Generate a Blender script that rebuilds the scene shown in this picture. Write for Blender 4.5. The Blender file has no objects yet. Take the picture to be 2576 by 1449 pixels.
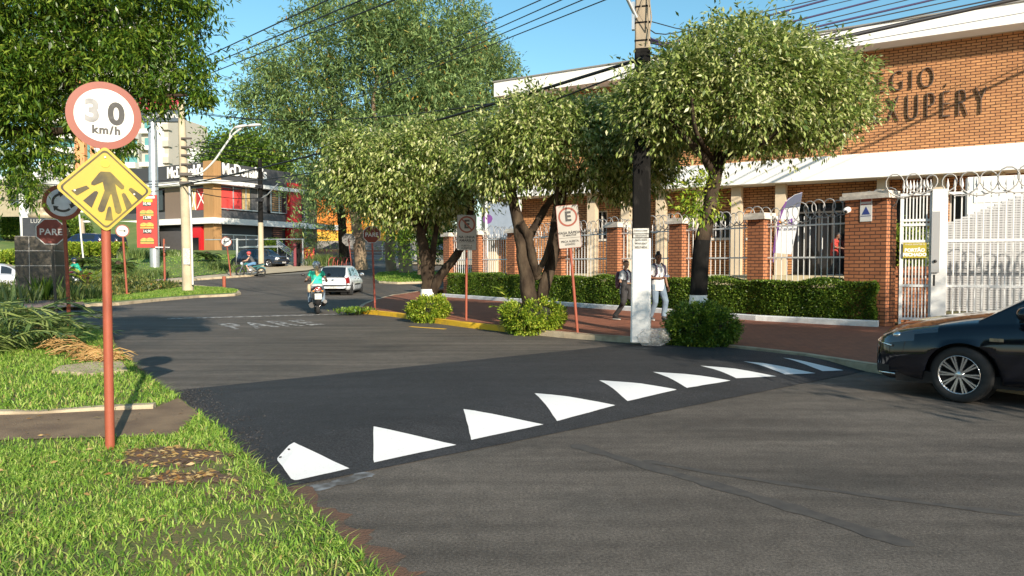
import bpy, bmesh, math, random
import numpy as np
from mathutils import Vector, Matrix
R = math.radians
rnd = random.Random(7)
nrg = np.random.default_rng(11)
SC = bpy.context.scene
C = SC.collection

# ------------------------------------------------------------------ camera, sky, sun
CAMZ = 1.58
FPX = 1850.0            # focal length for a picture 2576 units wide
TILT = math.atan(63.5 / FPX)
cam = bpy.data.cameras.new('camera')
cam.sensor_width = 36; cam.lens = FPX / 2576 * 36
cam.clip_start = 0.05; cam.clip_end = 3000
camo = bpy.data.objects.new('camera', cam); C.objects.link(camo)
camo.location = (0, 0, CAMZ); camo.rotation_euler = (R(90) - TILT, 0, 0)
SC.camera = camo

SUN_EL = R(22.8)
SUN_H = Vector((0.392, -0.92)).normalized()      # horizontal direction towards the sun
world = bpy.data.worlds.new('World'); SC.world = world
world.use_nodes = True
nt = world.node_tree
bg = nt.nodes['Background']
sky = nt.nodes.new('ShaderNodeTexSky')
sky.sky_type = 'NISHITA'; sky.sun_disc = False
sky.sun_elevation = SUN_EL; sky.sun_rotation = math.atan2(SUN_H.x, SUN_H.y)
sky.air_density = 1.0; sky.dust_density = 0.4; sky.ozone_density = 1.6
hs = nt.nodes.new('ShaderNodeHueSaturation')
hs.inputs['Hue'].default_value = 0.477; hs.inputs['Saturation'].default_value = 1.18
nt.links.new(sky.outputs[0], hs.inputs['Color']); nt.links.new(hs.outputs[0], bg.inputs[0])
bg.inputs[1].default_value = 0.122
sl = bpy.data.lights.new('sun', 'SUN'); sl.energy = 5.0; sl.angle = R(0.5); sl.color = (1.0, 0.89, 0.73)
so = bpy.data.objects.new('sun', sl); C.objects.link(so)
sd = Vector((SUN_H.x * math.cos(SUN_EL), SUN_H.y * math.cos(SUN_EL), math.sin(SUN_EL)))
so.rotation_euler = sd.to_track_quat('Z', 'Y').to_euler(); so.location = sd * 60
SC.view_settings.view_transform = 'Standard'; SC.view_settings.look = 'None'
SC.view_settings.exposure = 0.62; SC.view_settings.gamma = 1.0
SC.cycles.max_bounces = 6; SC.cycles.transparent_max_bounces = 8

# ------------------------------------------------------------------ picture measure -> place
def H(Y):                       # the street rises towards the far side of the junction
    d = Y - 37.0
    if d < -4: return 0.0
    if d < 4: return 0.06 * (d + 4) ** 2 / 16
    return min(0.06 * d, 4.2)
def ray(x, y):
    a = (x - 1288) / FPX; b = (724.5 - y) / FPX
    return Vector((a, math.cos(TILT) + b * math.sin(TILT), -math.sin(TILT) + b * math.cos(TILT)))
def G(x, y, z=0.0):             # ground point seen at (x, y), z above the street
    d = ray(x, y); Y = 2.0
    while Y < 200:
        if CAMZ + d.z * Y / d.y <= H(Y) + z: break
        Y += 0.02
    return Vector((d.x * Y / d.y, Y, H(Y) + z))
def P(x, y, Y):                 # point seen at (x, y) that lies Y metres ahead
    d = ray(x, y); t = Y / d.y
    return Vector((d.x * t, Y, CAMZ + d.z * t))
def face_rz(p): return math.atan2(-p[0], p[1])
def hit(px, o, d):              # distance along o + t d (in plan) where picture column px meets it
    u = (px - 1288) / FPX
    return (u * o[1] - o[0]) / (d[0] - u * d[1])

# ------------------------------------------------------------------ materials
MATS = {}
def mat(name, col, rough=0.6, metal=0.0, var=0.0, scale=4.0, bump=0.0, bscale=None, col2=None, spec=0.5, coat=0.0, detail=4.0,
        trans=0.0, emit=None, contrast=(0.35, 0.65), coords='Object', stretch=None):
    if name in MATS: return MATS[name]
    m = bpy.data.materials.new(name); m.use_nodes = True; MATS[name] = m
    n = m.node_tree.nodes; l = m.node_tree.links; b = n['Principled BSDF']
    b.inputs['Roughness'].default_value = rough; b.inputs['Metallic'].default_value = metal
    b.inputs['Specular IOR Level'].default_value = spec
    b.inputs['Base Color'].default_value = (*col, 1)
    if coat: b.inputs['Coat Weight'].default_value = coat; b.inputs['Coat Roughness'].default_value = 0.03
    if trans: b.inputs['Transmission Weight'].default_value = trans
    if emit: b.inputs['Emission Color'].default_value = (*emit[0], 1); b.inputs['Emission Strength'].default_value = emit[1]
    if var or col2 or bump:
        tc = n.new('ShaderNodeTexCoord'); src = tc.outputs[coords]
        if stretch:
            mp = n.new('ShaderNodeMapping'); mp.inputs['Scale'].default_value = stretch
            l.new(src, mp.inputs[0]); src = mp.outputs[0]
    if var or col2:
        t = n.new('ShaderNodeTexNoise'); t.inputs['Scale'].default_value = scale; t.inputs['Detail'].default_value = detail
        l.new(src, t.inputs['Vector'])
        r = n.new('ShaderNodeValToRGB'); r.color_ramp.elements[0].position = contrast[0]; r.color_ramp.elements[1].position = contrast[1]
        c2 = col2 or tuple(c * (1 + var) for c in col); c1 = col if col2 else tuple(c * (1 - var) for c in col)
        r.color_ramp.elements[0].color = (*c1, 1); r.color_ramp.elements[1].color = (*c2, 1)
        l.new(t.outputs['Fac'], r.inputs[0]); l.new(r.outputs[0], b.inputs['Base Color'])
    if bump:
        t2 = n.new('ShaderNodeTexNoise'); t2.inputs['Scale'].default_value = bscale or scale * 6; t2.inputs['Detail'].default_value = 6
        l.new(src, t2.inputs['Vector'])
        bp = n.new('ShaderNodeBump'); bp.inputs['Strength'].default_value = bump; bp.inputs['Distance'].default_value = 0.02
        l.new(t2.outputs['Fac'], bp.inputs['Height']); l.new(bp.outputs[0], b.inputs['Normal'])
    return m
def brick_mat(name, c1, c2, mortar, w=0.25, h=0.083, ms=0.009, bump=0.6):
    m = bpy.data.materials.new(name); m.use_nodes = True
    n = m.node_tree.nodes; l = m.node_tree.links; b = n['Principled BSDF']
    b.inputs['Roughness'].default_value = 0.85
    uv = n.new('ShaderNodeTexCoord')
    nz = n.new('ShaderNodeTexNoise'); nz.inputs['Scale'].default_value = 9; l.new(uv.outputs['UV'], nz.inputs['Vector'])
    ma = n.new('ShaderNodeVectorMath'); ma.operation = 'SCALE'; ma.inputs['Scale'].default_value = 0.012; l.new(nz.outputs['Color'], ma.inputs[0])
    ad = n.new('ShaderNodeVectorMath'); l.new(uv.outputs['UV'], ad.inputs[0]); l.new(ma.outputs[0], ad.inputs[1])
    t = n.new('ShaderNodeTexBrick'); t.inputs['Scale'].default_value = 1; t.inputs['Brick Width'].default_value = w
    t.inputs['Row Height'].default_value = h; t.inputs['Mortar Size'].default_value = ms; t.inputs['Mortar Smooth'].default_value = 0.15
    t.inputs['Color1'].default_value = (*c1, 1); t.inputs['Color2'].default_value = (*c2, 1); t.inputs['Mortar'].default_value = (*mortar, 1)
    t.inputs['Bias'].default_value = -0.1; t.offset = 0.5
    l.new(ad.outputs[0], t.inputs['Vector'])
    n2 = n.new('ShaderNodeTexNoise'); n2.inputs['Scale'].default_value = 1.3; n2.inputs['Detail'].default_value = 8; l.new(uv.outputs['UV'], n2.inputs['Vector'])
    mr = n.new('ShaderNodeMapRange'); mr.inputs[3].default_value = 0.72; mr.inputs[4].default_value = 1.25; l.new(n2.outputs['Fac'], mr.inputs[0])
    mx = n.new('ShaderNodeVectorMath'); mx.operation = 'SCALE'; l.new(t.outputs['Color'], mx.inputs[0]); l.new(mr.outputs[0], mx.inputs['Scale'])
    l.new(mx.outputs[0], b.inputs['Base Color'])
    bp = n.new('ShaderNodeBump'); bp.inputs['Strength'].default_value = bump; bp.inputs['Distance'].default_value = 0.012; bp.invert = True
    l.new(t.outputs['Fac'], bp.inputs['Height']); l.new(bp.outputs[0], b.inputs['Normal'])
    return m
def leaf_mat(name, cols, trans=0.35, rough=0.45, spec=0.4):
    m = bpy.data.materials.new(name); m.use_nodes = True
    n = m.node_tree.nodes; l = m.node_tree.links; b = n['Principled BSDF']
    g = n.new('ShaderNodeNewGeometry'); r = n.new('ShaderNodeValToRGB')
    els = r.color_ramp.elements
    for i, (p, c) in enumerate(cols):
        e = els[i] if i < 2 else els.new(p)
        e.position = p; e.color = (*c, 1)
    l.new(g.outputs['Random Per Island'], r.inputs[0]); l.new(r.outputs[0], b.inputs['Base Color'])
    b.inputs['Roughness'].default_value = rough; b.inputs['Specular IOR Level'].default_value = spec
    tl = n.new('ShaderNodeBsdfTranslucent'); hv = n.new('ShaderNodeHueSaturation'); hv.inputs['Value'].default_value = 1.6
    hv.inputs['Hue'].default_value = 0.485
    l.new(r.outputs[0], hv.inputs['Color']); l.new(hv.outputs[0], tl.inputs[0])
    mx = n.new('ShaderNodeMixShader'); mx.inputs[0].default_value = trans
    l.new(b.outputs[0], mx.inputs[1]); l.new(tl.outputs[0], mx.inputs[2]); l.new(mx.outputs[0], n['Material Output'].inputs[0])
    return m
def glass_mat(name, col=(0.02, 0.03, 0.04), rough=0.04, alpha=1.0):
    m = mat(name, col, rough, spec=0.8)
    m.node_tree.nodes['Principled BSDF'].inputs['Alpha'].default_value = alpha
    return m

# ------------------------------------------------------------------ mesh builder
class MB:
    def __init__(s): s.v = []; s.f = []; s.m = []; s.s = []
    def add(s, vs, fs, mi=0, smooth=False):
        k = len(s.v); s.v.extend(tuple(p) for p in vs)
        for f in fs: s.f.append([i + k for i in f]); s.m.append(mi); s.s.append(smooth)
        return s
    def box(s, c, d, rz=0.0, mi=0, M=None):
        x, y, z = d[0] / 2, d[1] / 2, d[2] / 2
        vs = [Vector((a * x, b * y, e * z)) for e in (-1, 1) for a, b in ((-1, -1), (1, -1), (1, 1), (-1, 1))]
        T = M if M is not None else Matrix.Translation(Vector(c)) @ Matrix.Rotation(rz, 4, 'Z')
        if M is not None and c is not None: T = M @ Matrix.Translation(Vector(c))
        return s.add([T @ p for p in vs], [(3, 2, 1, 0), (4, 5, 6, 7), (0, 1, 5, 4), (1, 2, 6, 5), (2, 3, 7, 6), (3, 0, 4, 7)], mi)
    def bx(s, x0, x1, y0, y1, z0, z1, mi=0):
        return s.box(((x0 + x1) / 2, (y0 + y1) / 2, (z0 + z1) / 2), (abs(x1 - x0), abs(y1 - y0), abs(z1 - z0)), 0, mi)
    def loft(s, rings, closed=True, cap=True, mi=0, smooth=True):
        n = len(rings[0]); vs = [p for r in rings for p in r]; fs = []
        for i in range(len(rings) - 1):
            for j in range(n if closed else n - 1):
                a = i * n + j; b = i * n + (j + 1) % n
                fs.append((a, b, b + n, a + n))
        s.add(vs, fs, mi, smooth)
        if cap and closed:
            s.add(rings[0], [tuple(range(n))[::-1]], mi); s.add(rings[-1], [tuple(range(n))], mi)
        return s
    def tube(s, pts, r, n=6, mi=0, cap=True, sx=1.0):
        pts = [Vector(p) for p in pts]; k = len(pts)
        rr = r if isinstance(r, (list, tuple)) else [r] * k
        t0 = (pts[1] - pts[0]).normalized()
        ref = Vector((0, 0, 1)) if abs(t0.z) < 0.9 else Vector((1, 0, 0))
        u = t0.cross(ref).normalized(); rings = []
        for i in range(k):
            t = (pts[min(i + 1, k - 1)] - pts[max(i - 1, 0)])
            t = t.normalized() if t.length > 1e-9 else t0
            u = (u - t * u.dot(t)); u = u.normalized() if u.length > 1e-6 else t.orthogonal().normalized()
            w = t.cross(u)
            rings.append([pts[i] + (u * math.cos(2 * math.pi * j / n) * sx + w * math.sin(2 * math.pi * j / n)) * rr[i] for j in range(n)])
        return s.loft(rings, True, cap, mi, True)
    def cyl(s, p0, p1, r0, r1=None, n=12, mi=0): return s.tube([p0, p1], [r0, r0 if r1 is None else r1], n, mi)
    def lathe(s, prof, n=20, c=(0, 0, 0), mi=0, M=None, cap=True):
        T = M if M is not None else Matrix.Translation(Vector(c))
        rings = [[T @ Vector((r * math.cos(2 * math.pi * j / n), r * math.sin(2 * math.pi * j / n), z)) for j in range(n)] for r, z in prof]
        return s.loft(rings, True, cap, mi, True)
    def ball(s, c, r, n=14, m=9, mi=0, M=None):
        r = r if isinstance(r, (tuple, list)) else (r, r, r)
        T = (M if M is not None else Matrix.Translation(Vector(c)))
        rings = []
        for i in range(m + 1):
            a = -math.pi / 2 + math.pi * (i + (0.02 if i == 0 else -0.02 if i == m else 0)) / m
            rings.append([T @ Vector((r[0] * math.cos(a) * math.cos(2 * math.pi * j / n), r[1] * math.cos(a) * math.sin(2 * math.pi * j / n), r[2] * math.sin(a))) for j in range(n)])
        return s.loft(rings, True, True, mi, True)
    def prism(s, poly, z0, z1, M=None, mi=0):
        T = M if M is not None else Matrix.Identity(4); n = len(poly)
        a = sum(poly[i][0] * poly[(i + 1) % n][1] - poly[(i + 1) % n][0] * poly[i][1] for i in range(n))
        if a < 0: poly = list(poly)[::-1]
        vs = [T @ Vector((x, y, z0)) for x, y in poly] + [T @ Vector((x, y, z1)) for x, y in poly]
        fs = [tuple(range(n))[::-1], tuple(range(n, 2 * n))] + [(i, (i + 1) % n, n + (i + 1) % n, n + i) for i in range(n)]
        return s.add(vs, fs, mi)
    def build(s, name, mats, parent=None, bevel=0.0, sub=0):
        me = bpy.data.meshes.new(name); me.from_pydata(s.v, [], s.f)
        for m in (mats if isinstance(mats, (list, tuple)) else [mats]): me.materials.append(m)
        me.polygons.foreach_set('material_index', s.m); me.polygons.foreach_set('use_smooth', s.s)
        uvl = me.uv_layers.new(name='UVMap'); uv = np.zeros((len(me.loops), 2), np.float32)
        for p in me.polygons:
            nn = p.normal
            for li in p.loop_indices:
                co = me.vertices[me.loops[li].vertex_index].co
                if abs(nn.z) < 0.7:
                    h = math.hypot(nn.x, nn.y) or 1
                    uv[li] = ((-nn.y * co.x + nn.x * co.y) / h, co.z)
                else: uv[li] = (co.x, co.y)
        uvl.data.foreach_set('uv', uv.ravel())
        me.update()
        o = bpy.data.objects.new(name, me); C.objects.link(o)
        if parent: o.parent = parent
        if bevel:
            bm = o.modifiers.new('bevel', 'BEVEL'); bm.width = bevel; bm.segments = 2; bm.limit_method = 'ANGLE'
        if sub:
            sm = o.modifiers.new('sub', 'SUBSURF'); sm.levels = sub; sm.render_levels = sub
        return o
def np_mesh(name, V, F, mats, parent=None, smooth=False):
    me = bpy.data.meshes.new(name); k = F.shape[1]
    me.vertices.add(len(V)); me.vertices.foreach_set('co', V.astype(np.float32).ravel())
    me.loops.add(F.size); me.loops.foreach_set('vertex_index', F.astype(np.int32).ravel())
    me.polygons.add(len(F)); me.polygons.foreach_set('loop_start', np.arange(0, F.size, k, dtype=np.int32))
    me.polygons.foreach_set('loop_total', np.full(len(F), k, np.int32))
    if smooth: me.polygons.foreach_set('use_smooth', np.ones(len(F), bool))
    me.update(calc_edges=True)
    for m in (mats if isinstance(mats, (list, tuple)) else [mats]): me.materials.append(m)
    o = bpy.data.objects.new(name, me); C.objects.link(o)
    if parent: o.parent = parent
    return o
def tag(o, label, cat, group=None, kind=None):
    o['label'] = label; o['category'] = cat
    if group: o['group'] = group
    if kind: o['kind'] = kind
    return o
def thing(name, label, cat, loc=(0, 0, 0), rz=0.0, group=None, rx=0.0, ry=0.0):
    o = bpy.data.objects.new(name, None); C.objects.link(o); o.empty_display_size = 0.2
    o.location = loc; o.rotation_euler = (rx, ry, rz)
    return tag(o, label, cat, group)
def struct(o, label=None):
    o['kind'] = 'structure'
    if label: o['label'] = label
    return o
def copy_thing(o, loc=None, rz=None, label=None, parent=None):
    c = o.copy(); C.objects.link(c)
    if parent: c.parent = parent
    if loc is not None: c.location = loc
    if rz is not None: c.rotation_euler = (0, 0, rz)
    if label: c['label'] = label
    for ch in list(o.children): copy_thing(ch, parent=c)
    return c
def frameM(o, u, v):
    u = Vector(u).normalized(); v = Vector(v); v = (v - u * v.dot(u)).normalized(); n = u.cross(v)
    M = Matrix.Identity(4)
    for i in range(3): M[i][0] = u[i]; M[i][1] = v[i]; M[i][2] = n[i]; M[i][3] = o[i]
    return M
def text(name, body, size, M, m, parent=None, depth=0.004, bold=0.0, spacing=1.0, align='CENTER', xs=1.0, line=1.0):
    cu = bpy.data.curves.new(name, 'FONT'); cu.body = body; cu.size = size; cu.extrude = depth / 2; cu.offset = bold
    cu.align_x = align; cu.align_y = 'CENTER'; cu.space_character = spacing; cu.resolution_u = 5 if size < 1.2 else 3; cu.space_line = line
    t = bpy.data.objects.new(name, cu); C.objects.link(t)
    dg = bpy.context.evaluated_depsgraph_get()
    me = bpy.data.meshes.new_from_object(t.evaluated_get(dg))
    bpy.data.objects.remove(t); bpy.data.curves.remove(cu)
    me.name = name; me.transform(M @ Matrix.Diagonal((xs, 1, 1, 1)))
    me.materials.clear(); me.materials.append(m)
    o = bpy.data.objects.new(name, me); C.objects.link(o)
    if parent: o.parent = parent
    return o
FRONT = lambda x, y, z: frameM((x, y, z), (1, 0, 0), (0, 0, 1))     # a plate facing local -y

# ------------------------------------------------------------------ leaves and grass
def norm(a): return a / np.maximum(np.linalg.norm(a, axis=1, keepdims=True), 1e-9)
def leaves(name, pts, ax, L, W, m, parent=None, flat=0.5, fold=0.12):
    N = len(pts); ax = norm(ax)
    up = nrg.normal(0, flat, (N, 3)); up[:, 2] += 1
    s = norm(np.cross(ax, up)); n = np.cross(s, ax)
    L = np.broadcast_to(np.asarray(L), (N,))[:, None] * nrg.uniform(0.7, 1.25, (N, 1)); Wd = L * W
    V = np.empty((N, 4, 3))
    V[:, 0] = pts; V[:, 1] = pts + ax * L * 0.45 + s * Wd / 2 + n * Wd * fold
    V[:, 2] = pts + ax * L - n * L * 0.08; V[:, 3] = pts + ax * L * 0.45 - s * Wd / 2 + n * Wd * fold
    F = np.arange(N * 4).reshape(N, 4)
    return np_mesh(name, V.reshape(-1, 3), F, m, parent)
def crown_pts(lumps, ncl, per, cr, lo=0.62, droop=0.35, out=0.7, rand=0.6, squash=1.0, seed=1, clump=1.3, kids=10):
    g = np.random.default_rng(seed); lumps = np.array(lumps, float)
    w = (lumps[:, 3] * lumps[:, 4] + lumps[:, 3] * lumps[:, 5] + lumps[:, 4] * lumps[:, 5]); w = w / w.sum()
    kid = kids; nb = ncl * 2 // kid + 1
    k = g.choice(len(lumps), nb, p=w); d = norm(g.normal(0, 1, (nb, 3)))
    rr = g.uniform(lo ** 3, 1.0, (nb, 1)) ** (1 / 3)
    cen = lumps[k, :3] + d * lumps[k, 3:] * rr
    d = np.repeat(d, kid, 0); cen = np.repeat(cen, kid, 0) + g.normal(0, cr * clump, (nb * kid, 3)) * np.repeat(g.uniform(.55, 1.25, (nb, 1)), kid, 0)
    deep = np.zeros(len(cen), bool)
    for q in lumps: deep |= (((cen - q[:3]) / q[3:]) ** 2).sum(1) < (lo * 0.92) ** 2
    sel = g.permutation(np.flatnonzero(~deep))[:ncl]; cen = cen[sel]; d = d[sel]
    n = len(cen)
    perm = g.permutation(n); cen = cen[perm]; d = d[perm]
    cs = cr * g.uniform(0.6, 1.3, (n, 1, 1))
    off = g.normal(0, 1, (n, per, 3)) * cs * np.array([1, 1, squash])
    pts = cen[:, None, :] + off
    ax = d[:, None, :] * out + g.normal(0, rand, (n, per, 3)) + off / cr * 0.25
    ax[:, :, 2] -= droop
    return pts.reshape(-1, 3), ax.reshape(-1, 3)
def blades(name, pts, h, w, m, lean=0.5, seed=3):
    g = np.random.default_rng(seed); N = len(pts)
    a = g.uniform(0, 2 * np.pi, N); dx = np.stack([np.cos(a), np.sin(a), np.zeros(N)], 1)
    b = a + np.pi / 2 + g.normal(0, 0.5, N); bd = np.stack([np.cos(b), np.sin(b), np.zeros(N)], 1)
    h = np.broadcast_to(h, (N,))[:, None] * g.uniform(0.5, 1.3, (N, 1)); w = np.broadcast_to(w, (N,))[:, None] * g.uniform(0.7, 1.2, (N, 1))
    ln = h * g.uniform(0.2, 1.4, (N, 1)) * lean; up = np.array([[0, 0, 1.0]])
    V = np.empty((N, 5, 3))
    V[:, 0] = pts - dx * w / 2; V[:, 1] = pts + dx * w / 2
    mid = pts + up * h * 0.6 + bd * ln * 0.4
    V[:, 2] = mid + dx * w * 0.42; V[:, 3] = mid - dx * w * 0.42
    V[:, 4] = pts + up * h * 0.82 + bd * ln * 1.1
    base = (np.arange(N) * 5)[:, None]
    F = np.concatenate([base + np.array([[0, 1, 2]]), base + np.array([[0, 2, 3]]), base + np.array([[3, 2, 4]])], 0)
    return np_mesh(name, V.reshape(-1, 3), F, m)
def in_poly(X, Y, poly):
    inside = np.zeros(len(X), bool); n = len(poly); j = n - 1
    for i in range(n):
        xi, yi = poly[i][0], poly[i][1]; xj, yj = poly[j][0], poly[j][1]
        c = ((yi > Y) != (yj > Y)) & (X < (xj - xi) * (Y - yi) / ((yj - yi) or 1e-9) + xi)
        inside ^= c; j = i
    return inside
def scatter(poly, n, seed=1, z=0.0):
    g = np.random.default_rng(seed); xs = [p[0] for p in poly]; ys = [p[1] for p in poly]
    X = g.uniform(min(xs), max(xs), n); Y = g.uniform(min(ys), max(ys), n)
    k = in_poly(X, Y, poly); X = X[k]; Y = Y[k]
    Z = np.array([H(y) for y in Y]) + z
    return np.stack([X, Y, Z], 1)
def smooth_line(pts, k=6):
    pts = [Vector(p) for p in pts]; out = []
    for i in range(len(pts) - 1):
        p0 = pts[max(i - 1, 0)]; p1 = pts[i]; p2 = pts[i + 1]; p3 = pts[min(i + 2, len(pts) - 1)]
        for j in range(k):
            t = j / k
            out.append(0.5 * ((2 * p1) + (p2 - p0) * t + (2 * p0 - 5 * p1 + 4 * p2 - p3) * t * t + (3 * p1 - p0 - 3 * p2 + p3) * t ** 3))
    out.append(pts[-1]); return out
# ------------------------------------------------------------------ setting: street, verge, pavements
S_DIR = Vector((-0.555, 0.832, 0)); P_DIR = Vector((0.832, 0.555, 0))
def road_mat(name, base, spread, dirt=None, agg=0.5):
    m = bpy.data.materials.new(name); m.use_nodes = True
    n = m.node_tree.nodes; l = m.node_tree.links; b = n['Principled BSDF']
    b.inputs['Roughness'].default_value = 0.8; b.inputs['Specular IOR Level'].default_value = 0.35
    tc = n.new('ShaderNodeTexCoord')
    def noise(sc, det=4, stretch=None, rot=0.0):
        t = n.new('ShaderNodeTexNoise'); t.inputs['Scale'].default_value = sc; t.inputs['Detail'].default_value = det
        if stretch:
            mp = n.new('ShaderNodeMapping'); mp.inputs['Scale'].default_value = stretch; mp.inputs['Rotation'].default_value = (0, 0, rot)
            l.new(tc.outputs['Object'], mp.inputs[0]); l.new(mp.outputs[0], t.inputs['Vector'])
        else: l.new(tc.outputs['Object'], t.inputs['Vector'])
        return t.outputs['Fac']
    def mrange(src, a, c, lo=0.3, hi=0.7):
        r = n.new('ShaderNodeMapRange'); r.inputs[1].default_value = lo; r.inputs[2].default_value = hi
        r.inputs[3].default_value = a; r.inputs[4].default_value = c; l.new(src, r.inputs[0]); return r.outputs[0]
    def mul(a, c):
        k = n.new('ShaderNodeMath'); k.operation = 'MULTIPLY'; l.new(a, k.inputs[0]); l.new(c, k.inputs[1]); return k.outputs[0]
    f = mul(mrange(noise(0.33, 5), 0.78, 1.2), mrange(noise(1.0, 6, (0.35, 3.2, 1), R(-33.7)), 1 - spread, 1 + spread))
    f = mul(f, mrange(noise(7, 6), 0.86, 1.14)); f = mul(mul(f, mrange(noise(150, 2), 1 - agg * .7, 1 + agg * .7, 0.25, 0.75)), mrange(noise(55, 3), 1 - agg * .55, 1 + agg * .55, 0.3, 0.7))
    cr = n.new('ShaderNodeValToRGB'); cr.color_ramp.elements[0].color = (*base, 1)
    cr.color_ramp.elements[1].color = (*(dirt or base), 1)
    cr.color_ramp.elements[0].position = 0.5; cr.color_ramp.elements[1].position = 0.72
    l.new(noise(0.6, 7), cr.inputs[0])
    sc = n.new('ShaderNodeVectorMath'); sc.operation = 'SCALE'; l.new(cr.outputs[0], sc.inputs[0]); l.new(f, sc.inputs['Scale'])
    out = sc.outputs[0]
    # pale grit scattered on the surface
    v = n.new('ShaderNodeTexVoronoi'); v.inputs['Scale'].default_value = 9; v.inputs['Randomness'].default_value = 1; l.new(tc.outputs['Object'], v.inputs['Vector'])
    g = n.new('ShaderNodeMath'); g.operation = 'LESS_THAN'; g.inputs[1].default_value = 0.055; l.new(v.outputs['Distance'], g.inputs[0])
    g2 = n.new('ShaderNodeMath'); g2.operation = 'MULTIPLY'; g2.inputs[1].default_value = 0.5; l.new(g.outputs[0], g2.inputs[0])
    mx = n.new('ShaderNodeMix'); mx.data_type = 'RGBA'; l.new(g2.outputs[0], mx.inputs[0]); l.new(out, mx.inputs[6]); mx.inputs[7].default_value = (0.3, 0.26, 0.21, 1)
    out = mx.outputs[2]
    l.new(out, b.inputs['Base Color'])
    bp = n.new('ShaderNodeBump'); bp.inputs['Strength'].default_value = 0.7; bp.inputs['Distance'].default_value = 0.006
    l.new(noise(160, 3), bp.inputs['Height']); l.new(bp.outputs[0], b.inputs['Normal'])
    m['out'] = 1
    return m
M_ROAD = road_mat('asphalt', (0.104, 0.09, 0.076), 0.3, (0.078, 0.07, 0.061), agg=0.7)
M_NEW = road_mat('fresh asphalt', (0.030, 0.031, 0.034), 0.15, (0.037, 0.037, 0.04), agg=0.95)
M_WHITE = mat('road paint', (0.78, 0.78, 0.77), 0.7, col2=(0.5, 0.5, 0.5), scale=45, bump=0.3, bscale=150, contrast=(.62, .85))
M_WORN = mat('worn paint', (0.1, 0.095, 0.09), 0.8, col2=(0.46, 0.46, 0.45), scale=7, detail=9, contrast=(0.45, 0.62))
M_YEL = mat('kerb yellow', (0.75, 0.45, 0.02), 0.75, col2=(0.45, 0.27, 0.05), scale=5, bump=0.4, contrast=(0.5, 0.75))
M_KERB = mat('kerb stone', (0.46, 0.38, 0.26), 0.9, col2=(0.26, 0.2, 0.13), scale=4, bump=0.5, contrast=(0.45, 0.75))
M_KWHITE = mat('whitewashed kerb', (0.62, 0.64, 0.64), 0.85, var=0.1, scale=6, bump=0.3)
M_SOIL = mat('soil', (0.17, 0.10, 0.06), 0.95, col2=(0.1, 0.062, 0.04), scale=5, bump=0.8, bscale=40)
M_PATH = mat('trodden path', (0.24, 0.165, 0.1), 0.95, col2=(0.15, 0.098, 0.062), scale=3, bump=0.8, bscale=70)
M_TURF = mat('turf soil', (0.11, 0.13, 0.035), 0.95, col2=(0.15, 0.115, 0.055), scale=3.5, bump=0.6, bscale=60, contrast=(0.4, 0.7))
M_LAWN = mat('lawn', (0.085, 0.15, 0.028), 0.95, col2=(0.15, 0.19, 0.05), scale=0.7, bump=0.6, bscale=25, detail=9)
M_RED = brick_mat('red pavers', (0.30, 0.10, 0.048), (0.24, 0.08, 0.04), (0.15, 0.06, 0.033), w=0.2, h=0.1, ms=0.006, bump=0.3)
M_CONC = mat('concrete', (0.42, 0.39, 0.33), 0.85, var=0.15, scale=3, bump=0.3)
M_APRON = mat('pale paving', (0.45, 0.38, 0.27), 0.9, var=0.14, scale=1.2, bump=0.3)

def sheet(name, poly, z, m, step=None):
    """a flat polygon laid over the terrain at z above the street"""
    me = bpy.data.meshes.new(name); bm = bmesh.new()
    vs = [bm.verts.new((p[0], p[1], 0)) for p in poly]; bm.faces.new(vs)
    ys = [p[1] for p in poly]
    if max(ys) > 32:
        y = max(32.0, min(ys) + 0.01)
        while y < max(ys):
            bmesh.ops.bisect_plane(bm, geom=bm.verts[:] + bm.edges[:] + bm.faces[:], plane_co=(0, y, 0), plane_no=(0, 1, 0)); y += 1.0 if y < 44 else 4.0
    for v in bm.verts: v.co.z = H(v.co.y) + z
    bmesh.ops.recalc_face_normals(bm, faces=bm.faces)
    for f in bm.faces:
        if f.normal.z < 0: f.normal_flip()
    uv = bm.loops.layers.uv.new('UVMap')
    for f in bm.faces:
        for lp in f.loops: lp[uv].uv = (lp.vert.co.x * P_DIR.x + lp.vert.co.y * P_DIR.y, lp.vert.co.x * S_DIR.x + lp.vert.co.y * S_DIR.y)
    bm.to_mesh(me); bm.free(); me.materials.append(m)
    o = bpy.data.objects.new(name, me); C.objects.link(o)
    return struct(o)
def kerb(name, line, w, z, m, side=1, drop=0.3, jitter=0.008, seg=0.8):
    """kerb stones along a line; side=+1 puts the stone on the left of the line's direction"""
    pts = []
    line = [Vector((p[0], p[1], 0)) for p in line]
    for a, b in zip(line, line[1:]):
        k = max(1, int((b - a).length / seg))
        for i in range(k): pts.append(a.lerp(b, i / k))
    pts.append(line[-1]); rings = []
    for i, p in enumerate(pts):
        t = (pts[min(i + 1, len(pts) - 1)] - pts[max(i - 1, 0)]).normalized(); nrm = Vector((-t.y, t.x, 0)) * side
        j = rnd.uniform(-jitter, jitter); h = H(p.y) + z + rnd.uniform(-jitter, jitter) * 0.6; c = 0.018
        o = p + nrm * j
        rings.append([Vector((o.x, o.y, h - drop)), Vector((o.x, o.y, h - c)), Vector((o.x, o.y, h)) + nrm * c, Vector((o.x, o.y, h)) + nrm * w, Vector((o.x, o.y, h - drop)) + nrm * w])
    mb = MB(); mb.loft(rings, True, True, 0, False)
    return struct(mb.build(name, m))

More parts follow.
